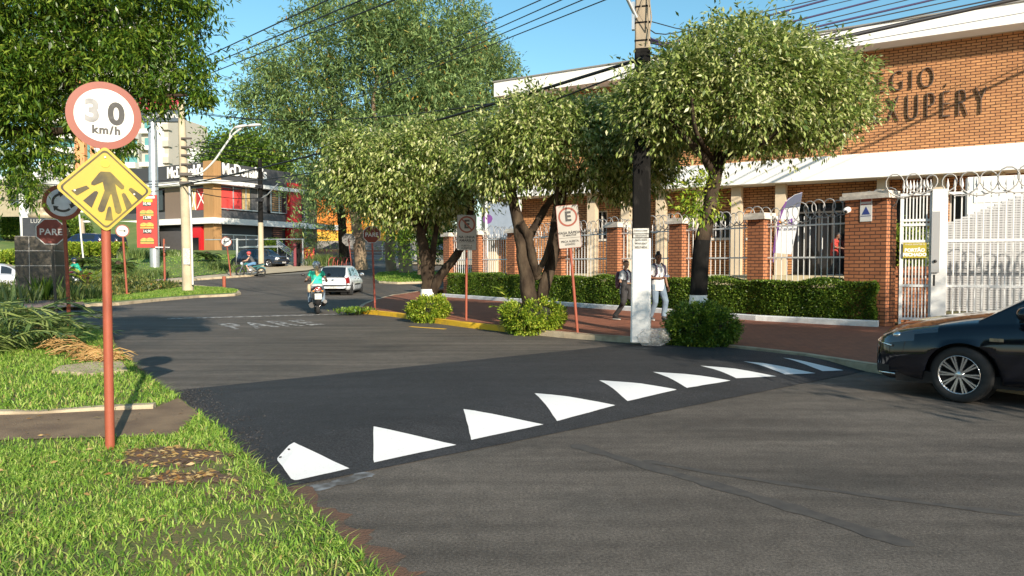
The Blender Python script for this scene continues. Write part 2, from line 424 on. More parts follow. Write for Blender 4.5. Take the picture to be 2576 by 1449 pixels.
# big base terrain, then the street as one sheet over it
def terrain(name, x0, x1, y0, y1, z, m, ys):
    V = []; F = []
    for j, y in enumerate(ys):
        for x in (x0, x1): V.append((x, y, H(y) + z))
    for j in range(len(ys) - 1): F.append((2 * j, 2 * j + 1, 2 * j + 3, 2 * j + 2))
    me = bpy.data.meshes.new(name); me.from_pydata(V, [], F); me.materials.append(m)
    o = bpy.data.objects.new(name, me); C.objects.link(o); return struct(o)
YS = [-60, 0, 32] + [33 + i for i in range(12)] + [48 + 4 * i for i in range(16)]
terrain('ground', -900, 900, -60, 900, -0.35, M_LAWN, YS + [140, 200, 400, 900, 1600])
terrain('road', -70, 45, -30, 108, 0.0, M_ROAD, YS[:1] + YS[1:])

# left verge: kerb line, turf, path
KL = [(4.3, -3.9), (-0.2, 2.86), (-0.75, 3.7), (-1.33, 4.58), (-1.92, 5.48), (-2.58, 6.48), (-3.85, 8.35), (-5.15, 10.15), (-6.5, 12.2), (-7.6, 14.0), (-8.6, 15.8), (-10.2, 17.6), (-12.6, 18.8), (-17, 19.6), (-30, 20)]
VERGE = KL + [(-30, -6), (4.3, -6)]
sheet('verge', VERGE, 0.085, M_TURF)
kerb('verge_kerb', [(p[0] - 0.0, p[1]) for p in KL], 0.10, 0.075, mat('muddy kerb', (.22, .165, .11), .95, col2=(.11, .075, .05), scale=5, bump=.6), 1, jitter=0.03, seg=0.4)
pa, pb, pc, pd = G(-260, 1052, .09), G(385, 1030, .09), G(470, 1092, .09), G(-260, 1118, .09)
pm1 = G(150, 1104, .09)
PATH = [pa, G(100, 1040, .09), pb, (-3.68, 8.05), (-3.08, 7.2), G(440, 1098, .09), pm1, pd]
PATH = [(p[0], p[1]) for p in PATH]
sheet('path', PATH, 0.095, M_PATH)
kerb('path_kerb', [(p[0], p[1]) for p in (pa, G(100, 1042, .09), pb)], 0.13, 0.125, M_KERB, 1, seg=0.4, jitter=0.02)
kk = [G(215, 918, .1), G(310, 916, .1), G(330, 940, .1)]
mb = MB(); mb.prism([(p[0], p[1]) for p in (G(130, 938, .1), G(150, 925, .1), G(235, 915, .1), G(306, 912, .1), G(322, 935, .1), G(230, 945, .1))], 0.03, 0.13)
struct(mb.build('stone_slab', M_KERB, bevel=0.01), 'old kerb slab lying in the grass')
def blob(c, r, seed, n=22, ax=(1, 1)):
    g = random.Random(seed); ph = [g.uniform(0, 6.28) for _ in range(4)]
    return [(c[0] + ax[0] * r * (1 + .2 * math.sin(3 * a + ph[0]) + .13 * math.sin(5 * a + ph[1])) * math.cos(a), c[1] + ax[1] * r * (1 + .2 * math.sin(2 * a + ph[2]) + .1 * math.sin(7 * a + ph[3])) * math.sin(a)) for a in [2 * math.pi * i / n for i in range(n)]]
DIRT = [blob(G(425, 1150, .09), 0.36, 4, ax=(1.2, .85)), blob(G(470, 1205, .09), 0.26, 9, ax=(1.2, .7)), blob(G(600, 1245, .09), 0.16, 19, ax=(1.2, .8))]
for i, d in enumerate(DIRT): sheet('soil_patch', d, 0.0905 + i * .002, M_SOIL)

# right pavement
KR = [(14, -7.5), (9.3, 2.7), (6.55, 7.9), (5.25, 10.4), (4.62, 11.85), (3.55, 13.35), (2.4, 14.35), (1.1, 15.4), (0.11, 16.45), (-1.05, 17.8), (-2.2, 19.4), (-3.35, 21.3)]
KR2 = [(-3.35, 21.3)] + [tuple(G(*q)[:2]) for q in ((950, 793), (908, 789))] + [tuple(G(*q)[:2]) for q in ((898, 784), (908, 774), (935, 762), (985, 748), (1060, 736), (1130, 727))]
KALL = KR + KR2[1:]
PAVE = KALL + [(-1.0, 50), (6, 60), (40, 60), (40, -7.5)]
sheet('pavement', PAVE, 0.115, M_RED)
iy = 7
kerb('kerb_pale', KR[:9], 0.14, 0.12, M_KERB, -1)
kerb('kerb_yellow', KR[8:] + KR2[1:3], 0.14, 0.125, M_YEL, -1)
kerb('kerb_corner', KR2[2:], 0.14, 0.12, M_KERB, -1)

# raised crossing
NL, NR, FR, FL = Vector((-1.72, 5.0)), Vector((5.25, 10.75)), Vector((2.55, 14.4)), Vector((-4.2, 9.0))
def slab_z(x, y):
    p = Vector((x, y))
    def dist(a, b):
        t = (b - a).normalized(); return (p - a).x * t.y - (p - a).y * t.x
    def ramp(d, w): d = max(0.0, min(1.0, d / w)); return d * d * (3 - 2 * d) * 0.5 + d * 0.5
    return 0.006 + 0.1 * min(ramp(-dist(NL, NR), 1.0), ramp(dist(FL, FR), 1.3), ramp(dist(NL, FL), 0.55))
V = []; F = []; na, nb = 80, 44
for j in range(nb + 1):
    for i in range(na + 1):
        u, w = i / na, j / nb
        p = NL.lerp(NR, u).lerp(FL.lerp(FR, u), w)
        if 0 < j < nb: jx = 0
        else: jx = .03 * math.sin(i * .9) * math.sin(i * .37 + j) + rnd.uniform(-.02, .02)
        if i == 0: jx += rnd.uniform(-.06, .06)
        q = p + Vector((jx, jx)); V.append((q.x, q.y, slab_z(p.x, p.y)))
for j in range(nb):
    for i in range(na):
        a = j * (na + 1) + i; F.append((a, a + 1, a + na + 2, a + na + 1))
me = bpy.data.meshes.new('raised_crossing'); me.from_pydata(V, [], F); me.materials.append(M_NEW)
for p in me.polygons: p.use_smooth = True
o = bpy.data.objects.new('raised_crossing', me); C.objects.link(o); struct(o)
# loose black chippings spilled along the sloping end
mb = MB()
for i in range(1500):
    t = rnd.uniform(.12, 1); p = NL.lerp(FL, t) + (NR - NL).normalized() * rnd.gauss(0.0, 0.16); s = rnd.uniform(.008, .02)
    mb.box((p.x, p.y, max(slab_z(p.x, p.y), 0.0) + s * .3), (s, s * rnd.uniform(.6, 1), s * .8), rnd.uniform(0, 3))
o = mb.build('gravel', M_NEW); o['kind'] = 'stuff'; o['label'] = 'loose black chippings along the edge of the new asphalt'

TN = [(695, 1165, 745, 1217, 880, 1185, 740, 1114)]
TRI = [((940, 1171), (1148, 1126), (940, 1075)), ((1186, 1115), (1367, 1077), (1165, 1032)), ((1402, 1068), (1548, 1031), (1345, 992)), ((1578, 1022), (1703, 994), (1507, 959)),
       ((1728, 990), (1838, 970), (1643, 938)), ((1852, 965), (1953, 956), (1762, 922)), ((1975, 951), (2052, 945), (1870, 911)), ((2070, 940), (2122, 936), (1968, 902))]
ORD = ['second', 'third', 'fourth', 'fifth', 'sixth', 'seventh', 'eighth', 'last']
def ramp_paint(polyp, label):
    """paint laid over the ramp of the crossing"""
    bm = bmesh.new(); vs = [bm.verts.new((p[0], p[1], 0)) for p in polyp]; bm.faces.new(vs)
    for k in range(14):
        for no in ((1, 0, 0), (0, 1, 0)):
            c = polyp[0][0] - 1.2 + k * .17 if no[0] else polyp[0][1] - 1.0 + k * .17
            bmesh.ops.bisect_plane(bm, geom=bm.verts[:] + bm.edges[:] + bm.faces[:], plane_co=(c if no[0] else 0, c if no[1] else 0, 0), plane_no=no)
    for v in bm.verts:
        v.co.x += rnd.uniform(-.004, .004); v.co.y += rnd.uniform(-.004, .004)
        v.co.z = max(slab_z(v.co.x, v.co.y), 0.003) + 0.006
    for f in bm.faces:
        f.normal_update()
        if f.normal.z < 0: f.normal_flip()
    me = bpy.data.meshes.new('crossing_triangle'); bm.to_mesh(me); bm.free(); me.materials.append(M_WHITE)
    o = bpy.data.objects.new('crossing_triangle', me); C.objects.link(o)
    return tag(o, label, 'road marking', 'white triangles along the raised crossing')
ramp_paint([G(745, 1215), G(880, 1185), G(760, 1122, .09), G(740, 1116, .09), G(728, 1124, .08), G(698, 1163, .03), G(698, 1172, .02), G(733, 1213)], 'white painted marking with four corners at the grass end of the crossing')
for (a, b, c), w in zip(TRI, ORD):
    ramp_paint([G(*a), G(*b), G(*c, .1)], 'white painted triangle on the crossing ramp, %s marking counted from the grass verge' % w)

# worn lettering, stop line, bay line
M4 = Matrix.Identity(4)
u = Vector((0.80, 0.60, 0)); v = Vector((-0.555, 0.832, 0))
o = G(682, 817)
for i in range(3): M4[i][0] = u[i]; M4[i][1] = v[i]; M4[i][2] = (0, 0, 1)[i]; M4[i][3] = o[i]
M4[2][3] = 0.006
t = text('road_lettering', 'PARE', 1.0, M4 @ Matrix.Diagonal((0.86, 2.6, 1, 1)), M_WORN, depth=0.002, bold=0.02, spacing=1.25)
tag(t, 'worn white word PARE painted on the asphalt before the stop line', 'road marking')
def stripe(name, a, b, w, m, label, z=0.005):
    a = Vector((a[0], a[1])); b = Vector((b[0], b[1])); t = (b - a).normalized(); nn = Vector((-t.y, t.x)) * w / 2
    mb = MB(); mb.prism([tuple(a + nn), tuple(b + nn), tuple(b - nn), tuple(a - nn)], z - .003, z)
    return tag(mb.build(name, m), label, 'road marking')
stripe('stop_line', G(420, 802), G(905, 789), 0.3, M_WORN, 'worn white stop line across the street mouth')
stripe('bay_line', G(1032, 822), G(1120, 828), 0.12, M_YEL, 'short yellow bay line on the asphalt beside the yellow kerb')
# skid streaks and a damp patch of old paint on the near lane
M_SKID = mat('tar streak', (0.05, 0.046, 0.043), 0.8, col2=(0.075, 0.068, 0.06), scale=9)
M_SLUR = mat('paint slurry', (0.08, 0.075, 0.07), 0.8, col2=(0.25, 0.27, 0.29), scale=7, contrast=(0.45, 0.7))
def streak(name, px, w, m, z, label):
    pts = smooth_line([Vector((*G(*q)[:2], 0)) for q in px], 9); L = []; Rr = []
    for i, p in enumerate(pts):
        t = (pts[min(i + 1, len(pts) - 1)] - pts[max(i - 1, 0)]).normalized(); n_ = Vector((-t.y, t.x, 0)); k = w * (.75 + .17 * math.sin(i * 1.1) + .1 * math.sin(i * 2.7)) * (0.3 if i in (0, len(pts) - 1) else 1)
        L.append(p + n_ * k); Rr.append(p - n_ * k)
    mb = MB(); k = len(L); mb.add([(p.x, p.y, z) for p in L + Rr], [(i, i + 1, k + i + 1, k + i) for i in range(k - 1)])
    o = mb.build(name, m)
    for f in o.data.polygons:
        if f.normal.z < 0: f.flip()
    return struct(o, label)
streak('tar_streak', [(1440, 1120), (1700, 1195), (1960, 1270), (2300, 1378)], 0.09, M_SKID, 0.003, 'dark wheel streak on the near asphalt')
streak('tar_streak', [(1620, 1160), (1850, 1200), (2200, 1250), (2576, 1300)], 0.05, M_SKID, 0.0035, 'faint wheel streak on the near asphalt')
streak('paint_slurry', [(1160, 1130), (1290, 1100), (1400, 1085), (1510, 1062), (1560, 1044), (1620, 1022)], 0.07, M_SLUR, 0.004, 'smear of washed white paint at the foot of the crossing')
streak('paint_slurry', [(700, 1225), (760, 1235), (860, 1215), (930, 1190)], 0.09, M_SLUR, 0.0042, 'smear of washed paint by the first marking')
M_SILT = mat('red silt', (.15, .075, .045), .95, col2=(.085, .06, .045), scale=4, bump=.6, bscale=60, contrast=(.35, .7))
streak('mud_edge', [(560, 1145), (650, 1215), (760, 1310), (850, 1390), (960, 1480)], 0.3, M_SILT, 0.0045, 'strip of brown silt along the left kerb')
streak('mud_edge', [(296, 900), (335, 945), (385, 1000), (440, 1020)], 0.22, M_SILT, 0.0047, 'strip of brown silt along the far left kerb')

# roundabout bed
BED = [G(*q) for q in ((-200, 790), (60, 778), (180, 774), (300, 768), (400, 758), (500, 749), (590, 745))] + [G(606, 741), G(600, 734), G(560, 728), G(500, 722), G(440, 722)]
BED = [(p[0], p[1]) for p in BED] + [(-26, 41.0), (-45, 40), (-48, 24)]
sheet('bed_ground', BED, 0.10, M_LAWN)
kerb('bed_kerb', BED[:12], 0.16, 0.11, M_KERB, 1)
BEDSOIL = [tuple(G(*q, .11)[:2]) for q in ((-200, 745), (60, 748), (170, 762), (240, 752), (330, 742), (430, 728), (465, 720), (400, 712), (250, 705), (-200, 705))]
sheet('bed_soil', BEDSOIL, 0.115, M_SOIL)
PLAZA = [tuple(G(*q, .12)[:2]) for q in ((-150, 779), (215, 771), (205, 751), (-150, 757))]
sheet('bed_paving', PLAZA, 0.12, brick_mat('pink pavers', (0.3, 0.2, 0.16), (0.24, 0.16, 0.13), (0.1, 0.08, 0.06), w=0.6, h=0.6, ms=0.02, bump=0.3))

# restaurant lot
LOT = [tuple(G(*q)[:2]) for q in ((140, 742), (270, 737), (345, 727), (415, 713), (500, 705), (600, 698), (640, 695))] + [(-14.6, 52.5), (-14.6, 66), (-30, 74), (-60, 80), (-70, 45), (-40, 36)]
sheet('lot_pavement', LOT, 0.11, M_APRON)
kerb('lot_kerb', LOT[:7], 0.15, 0.12, M_KERB, 1)
LAWN = [tuple(G(*q, .13)[:2]) for q in ((30, 728), (180, 722), (300, 712), (420, 700), (520, 692), (570, 688))] + [(-22.5, 60), (-26, 70.5), (-45, 72), (-58, 46)]
def lawn_z(x, y):            # the restaurant lawn swells up behind its kerb
    p = Vector((x, y)); d = 99.0
    for a, b_ in zip(LAWN[:6], LAWN[1:6]):
        a, b_ = Vector(a), Vector(b_); t = max(0, min(1, (p - a).dot(b_ - a) / (b_ - a).length_squared)); d = min(d, (p - a.lerp(b_, t)).length)
    t = max(0, min(1, d / 6.0)); return H(y) + .14 + .62 * t * t * (3 - 2 * t)
lw = sheet('lot_lawn', LAWN, 0.14, M_LAWN)
bm = bmesh.new(); bm.from_mesh(lw.data)
for x in range(-60, -14): bmesh.ops.bisect_plane(bm, geom=bm.verts[:] + bm.edges[:] + bm.faces[:], plane_co=(x, 0, 0), plane_no=(1, 0, 0))
for y in range(36, 73): bmesh.ops.bisect_plane(bm, geom=bm.verts[:] + bm.edges[:] + bm.faces[:], plane_co=(0, y + .3, 0), plane_no=(0, 1, 0))
for v in bm.verts: v.co.z = lawn_z(v.co.x, v.co.y)
bm.to_mesh(lw.data); bm.free()
sheet('driveway', [tuple(G(*q)[:2]) for q in ((600, 697), (760, 690), (880, 682))] + [(-8, 60), (-6, 75), (-30, 72), (-22, 60)], 0.02, mat('drive paving', (0.17, 0.16, 0.14), .9, var=.15, scale=1.5, bump=.3))
kerb('median_kerb', MED0 := [tuple(G(*q)[:2]) for q in ((1130, 704), (1062, 713), (1000, 715), (953, 712), (938, 704), (945, 696))], 0.15, 0.12, M_KERB, -1)
MED = MED0 + [tuple(G(*q)[:2]) for q in ((955, 690), (1000, 687), (1080, 689))] + [(0, 56)]
sheet('median_ground', MED, 0.1, M_LAWN)
sheet('splitter_ground', [tuple(G(*q)[:2]) for q in ((785, 706), (815, 711), (870, 706), (870, 699), (815, 701))], 0.1, M_LAWN)
sheet('far_pavement', [(-9, 60), (0, 58), (4, 66), (20, 80), (10, 100), (-8, 84)], 0.1, M_APRON)
# lawn bank to the left, below the houses
V = []; F = []
rows = [(665, 56), (640, 60), (615, 64), (598, 68), (570, 74), (545, 80), (530, 90)]
cols = list(range(-500, 420, 60))
for (y, Y) in rows:
    for x in cols: V.append(P(x, y + (x - 120) * .012 + 3 * math.sin(x * .03), Y))
nc = len(cols)
for j in range(len(rows) - 1):
    for i in range(nc - 1): a = j * nc + i; F.append((a, a + 1, a + nc + 1, a + nc))
me = bpy.data.meshes.new('hill'); me.from_pydata(V, [], F); me.materials.append(M_LAWN)
for p in me.polygons: p.use_smooth = True
o = bpy.data.objects.new('hill', me); C.objects.link(o); struct(o)

# ------------------------------------------------------------------ grass (nobody could count it)
M_GRASS = leaf_mat('grass blade', [(0, (0.06, 0.14, 0.018)), (0.35, (0.17, 0.32, 0.04)), (0.75, (0.32, 0.46, 0.075)), (0.93, (0.42, 0.5, 0.14)), (1, (0.5, 0.36, 0.16))], trans=0.3, rough=0.5, spec=0.35)
def keep_out(pts, polys):
    k = np.ones(len(pts), bool)
    for p in polys: k &= ~in_poly(pts[:, 0], pts[:, 1], p)
    return pts[k]
near = [(-0.2, 2.7), (-0.75, 3.6), (-1.33, 4.45), (-1.92, 5.35), (-2.58, 6.35), (-3.2, 7.3), (-6, 7.3), (-6, 2.0)]
farv = [(-2.4, 6.3), (-3.85, 8.2), (-5.15, 10.05), (-6.5, 12.1), (-7.6, 13.9), (-8.6, 15.6), (-10.2, 17.3), (-16, 17.3), (-12, 7.3)]
out = DIRT[:2] + [PATH]
g1 = keep_out(scatter(near, 150000, 5, 0.085), out)
kx = nrg.random(len(g1)) < np.clip(0.55 + 0.5 * np.sin(g1[:, 0] * 3.1 + 1.3 * np.sin(g1[:, 1] * 2.3)) * np.sin(g1[:, 1] * 2.7), .12, 1)
g1 = g1[kx]
a = blades('grass', g1, 0.045, 0.008, M_GRASS, 1.1, 3); a['kind'] = 'stuff'; a['label'] = 'short green grass of the near verge'
g2 = keep_out(scatter(farv, 130000, 6, 0.085), out)
a = blades('grass', g2, 0.07, 0.013, M_GRASS, 1.0, 4); a['kind'] = 'stuff'; a['label'] = 'green grass of the verge beyond the path'
# tufts creeping over the kerb and fringe
line = [Vector((p[0], p[1], 0)) for p in KL[1:9]]; fr = []
for a_, b_ in zip(line, line[1:]):
    for i in range(int((b_ - a_).length * 260)):
        p = a_.lerp(b_, rnd.random()); fr.append((p.x - abs(rnd.gauss(0.02, .07)), p.y - rnd.uniform(0, .05), 0.07))
a = blades('grass', keep_out(np.array(fr), [PATH]), 0.065, 0.009, M_GRASS, 1.5, 8); a['kind'] = 'stuff'; a['label'] = 'fringe of grass hanging over the verge kerb'
strip = [G(*q) for q in ((190, 768), (300, 762), (400, 753), (500, 745), (590, 741), (600, 736), (560, 730), (475, 726), (430, 732), (330, 745), (240, 755))]
g3 = scatter([(p[0], p[1]) for p in strip], 60000, 7, 0.1)
a = blades('grass', g3, 0.10, 0.025, M_GRASS, 0.8, 5); a['kind'] = 'stuff'; a['label'] = 'grass strip at the nose of the roundabout bed'
g4 = scatter(LAWN, 60000, 8, 0.14); g4 = g4[g4[:, 1] < 62]; g4[:, 2] = [lawn_z(q[0], q[1]) for q in g4]; a = blades('grass', g4, 0.06, 0.04, M_GRASS, 1, 6); a['kind'] = 'stuff'; a['label'] = 'mown lawn in front of the restaurant'
g5 = scatter(MED, 40000, 9, 0.1); a = blades('grass', g5, 0.10, 0.04, M_GRASS, 1, 7); a['kind'] = 'stuff'; a['label'] = 'rough grass of the median under the tall trees'
# dry litter on the verge
M_DRY = leaf_mat('dry leaf', [(0, (0.28, 0.14, 0.05)), (0.5, (0.4, 0.27, 0.1)), (1, (0.5, 0.4, 0.2))], .2)
lp = np.concatenate([scatter(near, 260, 15, 0.12), scatter(DIRT[0], 260, 16, 0.1), scatter(DIRT[1], 200, 17, .1)])
ax = nrg.normal(0, 1, (len(lp), 3)); ax[:, 2] *= .1
o = leaves('leaf_litter', lp, ax, 0.055, 0.35, M_DRY); o['kind'] = 'stuff'; o['label'] = 'dry fallen leaves in the grass'
# ------------------------------------------------------------------ school behind the fence
B_WALL = brick_mat('facade brick', (0.50, 0.242, 0.098), (0.39, 0.175, 0.07), (0.06, 0.024, 0.012), w=0.27, h=0.09, ms=0.012, bump=1.0)
B_PIL = brick_mat('pillar brick', (0.46, 0.18, 0.078), (0.36, 0.13, 0.056), (0.11, 0.05, 0.03), w=0.25, h=0.085, ms=0.012, bump=1.0)
M_WHITEW = mat('white render', (0.8, 0.79, 0.75), 0.8, var=0.03, scale=1.2, bump=0.08)
M_BEIGE = mat('beige render', (0.55, 0.45, 0.32), 0.8, var=0.06, scale=2)
M_DARKG = mat('dark window glass', (0.012, 0.014, 0.018), 0.12, spec=0.6)
M_FRAME = mat('pale window frame', (0.55, 0.52, 0.46), 0.6)
M_LETTER = mat('bronze letter', (0.11, 0.072, 0.05), 0.5, var=0.1)
M_IRON = mat('white painted iron', (0.74, 0.74, 0.72), 0.45, var=0.05, scale=12)
M_CAP = mat('weathered cap', (0.62, 0.56, 0.48), 0.9, var=0.18, scale=5, bump=0.3)
FD = Vector((0.852, -0.523, 0)); FB = Vector((0.523, 0.852, 0))
FC = Vector((-0.8, 32.6, 0))
FRZ = math.atan2(FD.y, FD.x)
school = thing('school_building', 'two storey brick school with white fascia bands and bronze lettering', 'school', FC, FRZ)
def fx(px, back=0.0): return hit(px, FC + FB * back, FD)
def fz(px, py, back=0.0):
    t = fx(px, back); q = FC + FB * back + FD * t; return P(px, py, q.y).z
LEN = 30.0
zb0, zb1 = fz(2100, 451, -1.1), fz(2100, 391, -1.1)         # white band over the ground floor
zr0, zr1 = fz(2400, 79, -0.85), fz(2400, 27, -0.85)      # roof fascia
ZF = 1.15                                                # ground floor level
mb = MB(); mb.bx(0.25, LEN, 0, 9, zb1 - .6, zr0 + .2); mb.build('upper_wall', B_WALL, school)
x0f = fx(1243, -0.85)
mb = MB(); mb.bx(x0f, LEN, -0.85, 10, zr0, zr1); mb.build('roof', M_WHITEW, school)
mb = MB(); mb.bx(x0f - .03, LEN, -0.9, -.83, zr1 - .02, zr1 + .03); mb.build('roof_edge', mat('roof flashing', (.25, .24, .22), .6), school)
mb = MB(); mb.bx(0.1, LEN, -1.1, .3, zb0, zb1); mb.build('canopy', M_WHITEW, school)
# lower wall: brick between openings
wins = []   # x0, x1, z0, z1
def zpy(px, py): return fz(px, py)
for a, b, y0, y1 in ((1497, 1527, 530, 601), (1673, 1688, 536, 602), (1790, 1836, 532, 598), (1880, 1898, 535, 598), (2240, 2330, 495, 585), (2385, 2448, 480, 575)):
    wins.append((fx(a), fx(b), zpy((a + b) / 2, y1), zpy((a + b) / 2, y0)))
dx0, dx1, dz1 = fx(1990), fx(2126), zpy(2060, 510)
mb = MB(); xs = sorted(wins + [(dx0, dx1, ZF, dz1)])
cur = 0.25
for (a, b, z0, z1) in xs:
    mb.bx(cur, a, 0.0, .3, ZF - .4, zb0 + .1); mb.bx(a, b, 0, .3, z1, zb0 + .1)
    if z0 > ZF + .05: mb.bx(a, b, 0, .3, ZF - .4, z0)
    cur = b
mb.bx(cur, LEN, 0, .3, ZF - .4, zb0 + .1); mb.bx(0.25, .5, .3, 9, ZF - .4, zb0 + .1)
mb.build('lower_wall', B_WALL, school)
for (a, b, z0, z1) in wins:
    w = MB(); w.bx(a, b, .14, .16, z0, z1)
    wo = w.build('window', M_DARKG, school)
    f = MB()
    for p, q in ((a, a + .05), (b - .05, b), ((a + b) / 2 - .02, (a + b) / 2 + .02)): f.bx(p, q, .06, .13, z0, z1)
    f.bx(a - .06, b + .06, -.05, .05, z0 - .09, z0 - .003); f.bx(a, b, .062, .132, z1 - .05, z1)
    f.build('frame', M_FRAME, wo)
d = MB(); d.bx(dx0, dx1, .2, .22, ZF, dz1); do = d.build('door', M_DARKG, school)
f = MB()
for k in range(5):
    x = dx0 + (dx1 - dx0) * k / 4; f.bx(x - .03, x + .03, .12, .19, ZF, dz1)
f.bx(dx0, dx1, .118, .192, dz1 - .35, dz1 - .29); f.build('frame', mat('dark frame', (.06, .055, .05), .5), do)
h = MB(); h.cyl(((dx0 + dx1) / 2 + .12, .08, ZF + .9), ((dx0 + dx1) / 2 + .12, .08, ZF + 1.3), .015); h.build('handle', M_IRON, do)
for px in (1486, 1571, 1659, 1760, 1849, 1960, 2216, 2357, 2506):
    x = fx(px, -0.6); mb = MB(); mb.bx(x - .17, x + .17, -.6, -.25, ZF - .5, zb0 + .01); mb.build('column', M_BEIGE, school)
mb = MB(); mb.bx(-.2, LEN, -1.9, .28, .1, ZF); mb.build('plinth', mat('pale step', (.5, .42, .27), .9, var=.1, scale=3), school)
# a recessed dark entrance and white side panel at the far corner, seen under the trees
mb = MB(); mb.bx(-.5, .24, -.25, .3, .2, zb0 + .2); mb.build('corner_pier', M_BEIGE, school)
def fac_text(body, px0, px1, pyt, pyb, name):
    pm = (px0 + px1) / 2; x0, x1 = fx(px0), fx(px1); zt, z0 = fz(pm, pyt), fz(pm, pyb)
    M = frameM(((x0 + x1) / 2, -.05, (zt + z0) / 2), (1, 0, 0), (0, 0, 1))
    t = text(name, body, 1.0, M, M_LETTER, school, depth=.06, bold=-.03, spacing=1.45)
    xs = [v.co.x for v in t.data.vertices]; zs = [v.co.z for v in t.data.vertices]
    sx = (x1 - x0) / (max(xs) - min(xs)); sz = (zt - z0) / (max(zs) - min(zs)); cx = (max(xs) + min(xs)) / 2; cz = (max(zs) + min(zs)) / 2
    for v in t.data.vertices: v.co.x = (x0 + x1) / 2 + (v.co.x - cx) * sx; v.co.z = (zt + z0) / 2 + (v.co.z - cz) * sz
fac_text('COL\u00c9GIO', 2075, 2340, 170, 233, 'lettering')
fac_text('SAINT EXUP\u00c9RY', 1985, 2472, 226, 308, 'lettering')
# fine cracks of colour: downpipe and cornice trim line
mb = MB(); mb.bx(.25, LEN, -.06, 0, zr0 - .02, zr0 - .0); mb.build('soffit_trim', M_BEIGE, school)

# yard
FS = Vector((-0.59, 0.807, 0)); FO = Vector((8.55, 17.25, 0)); FN = Vector((0.807, 0.59, 0))      # fence line from the gate pillar away
yard = [tuple((FO + FN * .4)[:2]), tuple((FO + FS * 23 + FN * .4)[:2]), tuple((FC - FB * 1.9)[:2]), tuple((FC - FB * 1.9 + FD * 30)[:2]), (20, 9)]
V = [(yard[0][0], yard[0][1], .14), (yard[1][0], yard[1][1], .14), (yard[2][0], yard[2][1], .55), (yard[3][0], yard[3][1], .55), (20, 9, .14)]
me = bpy.data.meshes.new('yard'); me.from_pydata(V, [], [(0, 4, 3, 2, 1)]); me.materials.append(mat('yard turf', (.16, .17, .05), .95, col2=(.2, .16, .08), scale=2, bump=.5))
o = bpy.data.objects.new('yard', me); C.objects.link(o); struct(o)

# ------------------------------------------------------------------ fence
def ft(px): return hit(px, FO, FS)
FRZF = math.atan2(-FS.y, -FS.x)             # local x runs towards the gate (picture right), local -y faces the street
M_CAPT = M_CAP
def pillar(px, w, dp, label, hcap, group='brick fence pillars with weathered caps'):
    t = ft(px); c = FO + FS * t
    o = thing('fence_pillar', label, 'pillar', (c.x, c.y, .115), FRZF, group)
    m = MB(); m.bx(-w / 2, w / 2, -dp / 2, dp / 2, 0, hcap); m.build('shaft', B_PIL, o)
    m = MB(); m.bx(-w / 2 - .09, w / 2 + .09, -dp / 2 - .09, dp / 2 + .09, hcap, hcap + .09); m.bx(-w / 2 - .05, w / 2 + .05, -dp / 2 - .05, dp / 2 + .05, hcap + .092, hcap + .17); m.build('cap', M_CAP, o)
    return t, w
PX = [2187, 1911, 1710, 1551, 1412, 1296, 1206, 1133]
LAB = ['broad brick pillar with white camera and notices beside the gate', 'brick fence pillar to the left of the white feather flag', 'brick fence pillar just left of the trunk of the large pruned tree', 'brick fence pillar behind the woman walking on the pavement',
       'brick fence pillar behind the quick parking sign', 'brick fence pillar behind the forked trunk of the middle pruned tree', 'brick fence pillar directly right of the yellow line sign', 'last brick fence pillar at the street corner under the banner']
pil = []
for i, (px, l) in enumerate(zip(PX, LAB)):
    pil.append(pillar(px, 1.0 if i == 0 else .5, .42 if i else .45, l, 2.95 if i == 0 else 2.62))
GROUPF = 'fence panels of white iron bars'
FLAB = ['white barred fence panel with feather flag behind it, by the gate pillar', 'white barred fence panel crossed by the trunk of the large pruned tree', 'white barred fence panel behind the man in the white hoodie', 'white barred fence panel between the woman and the quick parking sign',
        'white barred fence panel behind the forked trunk of the middle pruned tree', 'white barred fence panel right of the yellow line sign', 'white barred fence panel partly hidden by the yellow line sign']
for i in range(7):
    t0 = pil[i][0] + pil[i][1] / 2; t1 = pil[i + 1][0] - pil[i + 1][1] / 2
    c = FO + FS * t1; L = t1 - t0
    o = thing('fence_panel', FLAB[i], 'fence', (c.x, c.y, .115), FRZF, GROUPF)
    b = MB(); n = max(3, int(L / .155)); tips = MB(); hh = 2.5
    for k in range(n):
        x = (k + .5) * L / n; b.box((x, 0, .3 + (hh - .3) / 2), (.017, .017, hh - .3))
        tips.tube([(x, 0, hh), (x, 0, hh + .02), (x, 0, hh + .04), (x, 0, hh + .07), (x, 0, hh + .15)], [.009, .015, .009, .02, .002], 5)
    b.build('bars', M_IRON, o); tips.build('spear_tips', M_IRON, o)
    for z in (.45, 1.6, 2.42): r = MB(); r.box((L / 2, -.016, z), (L, .012, .04)); r.build('rail', M_IRON, o)
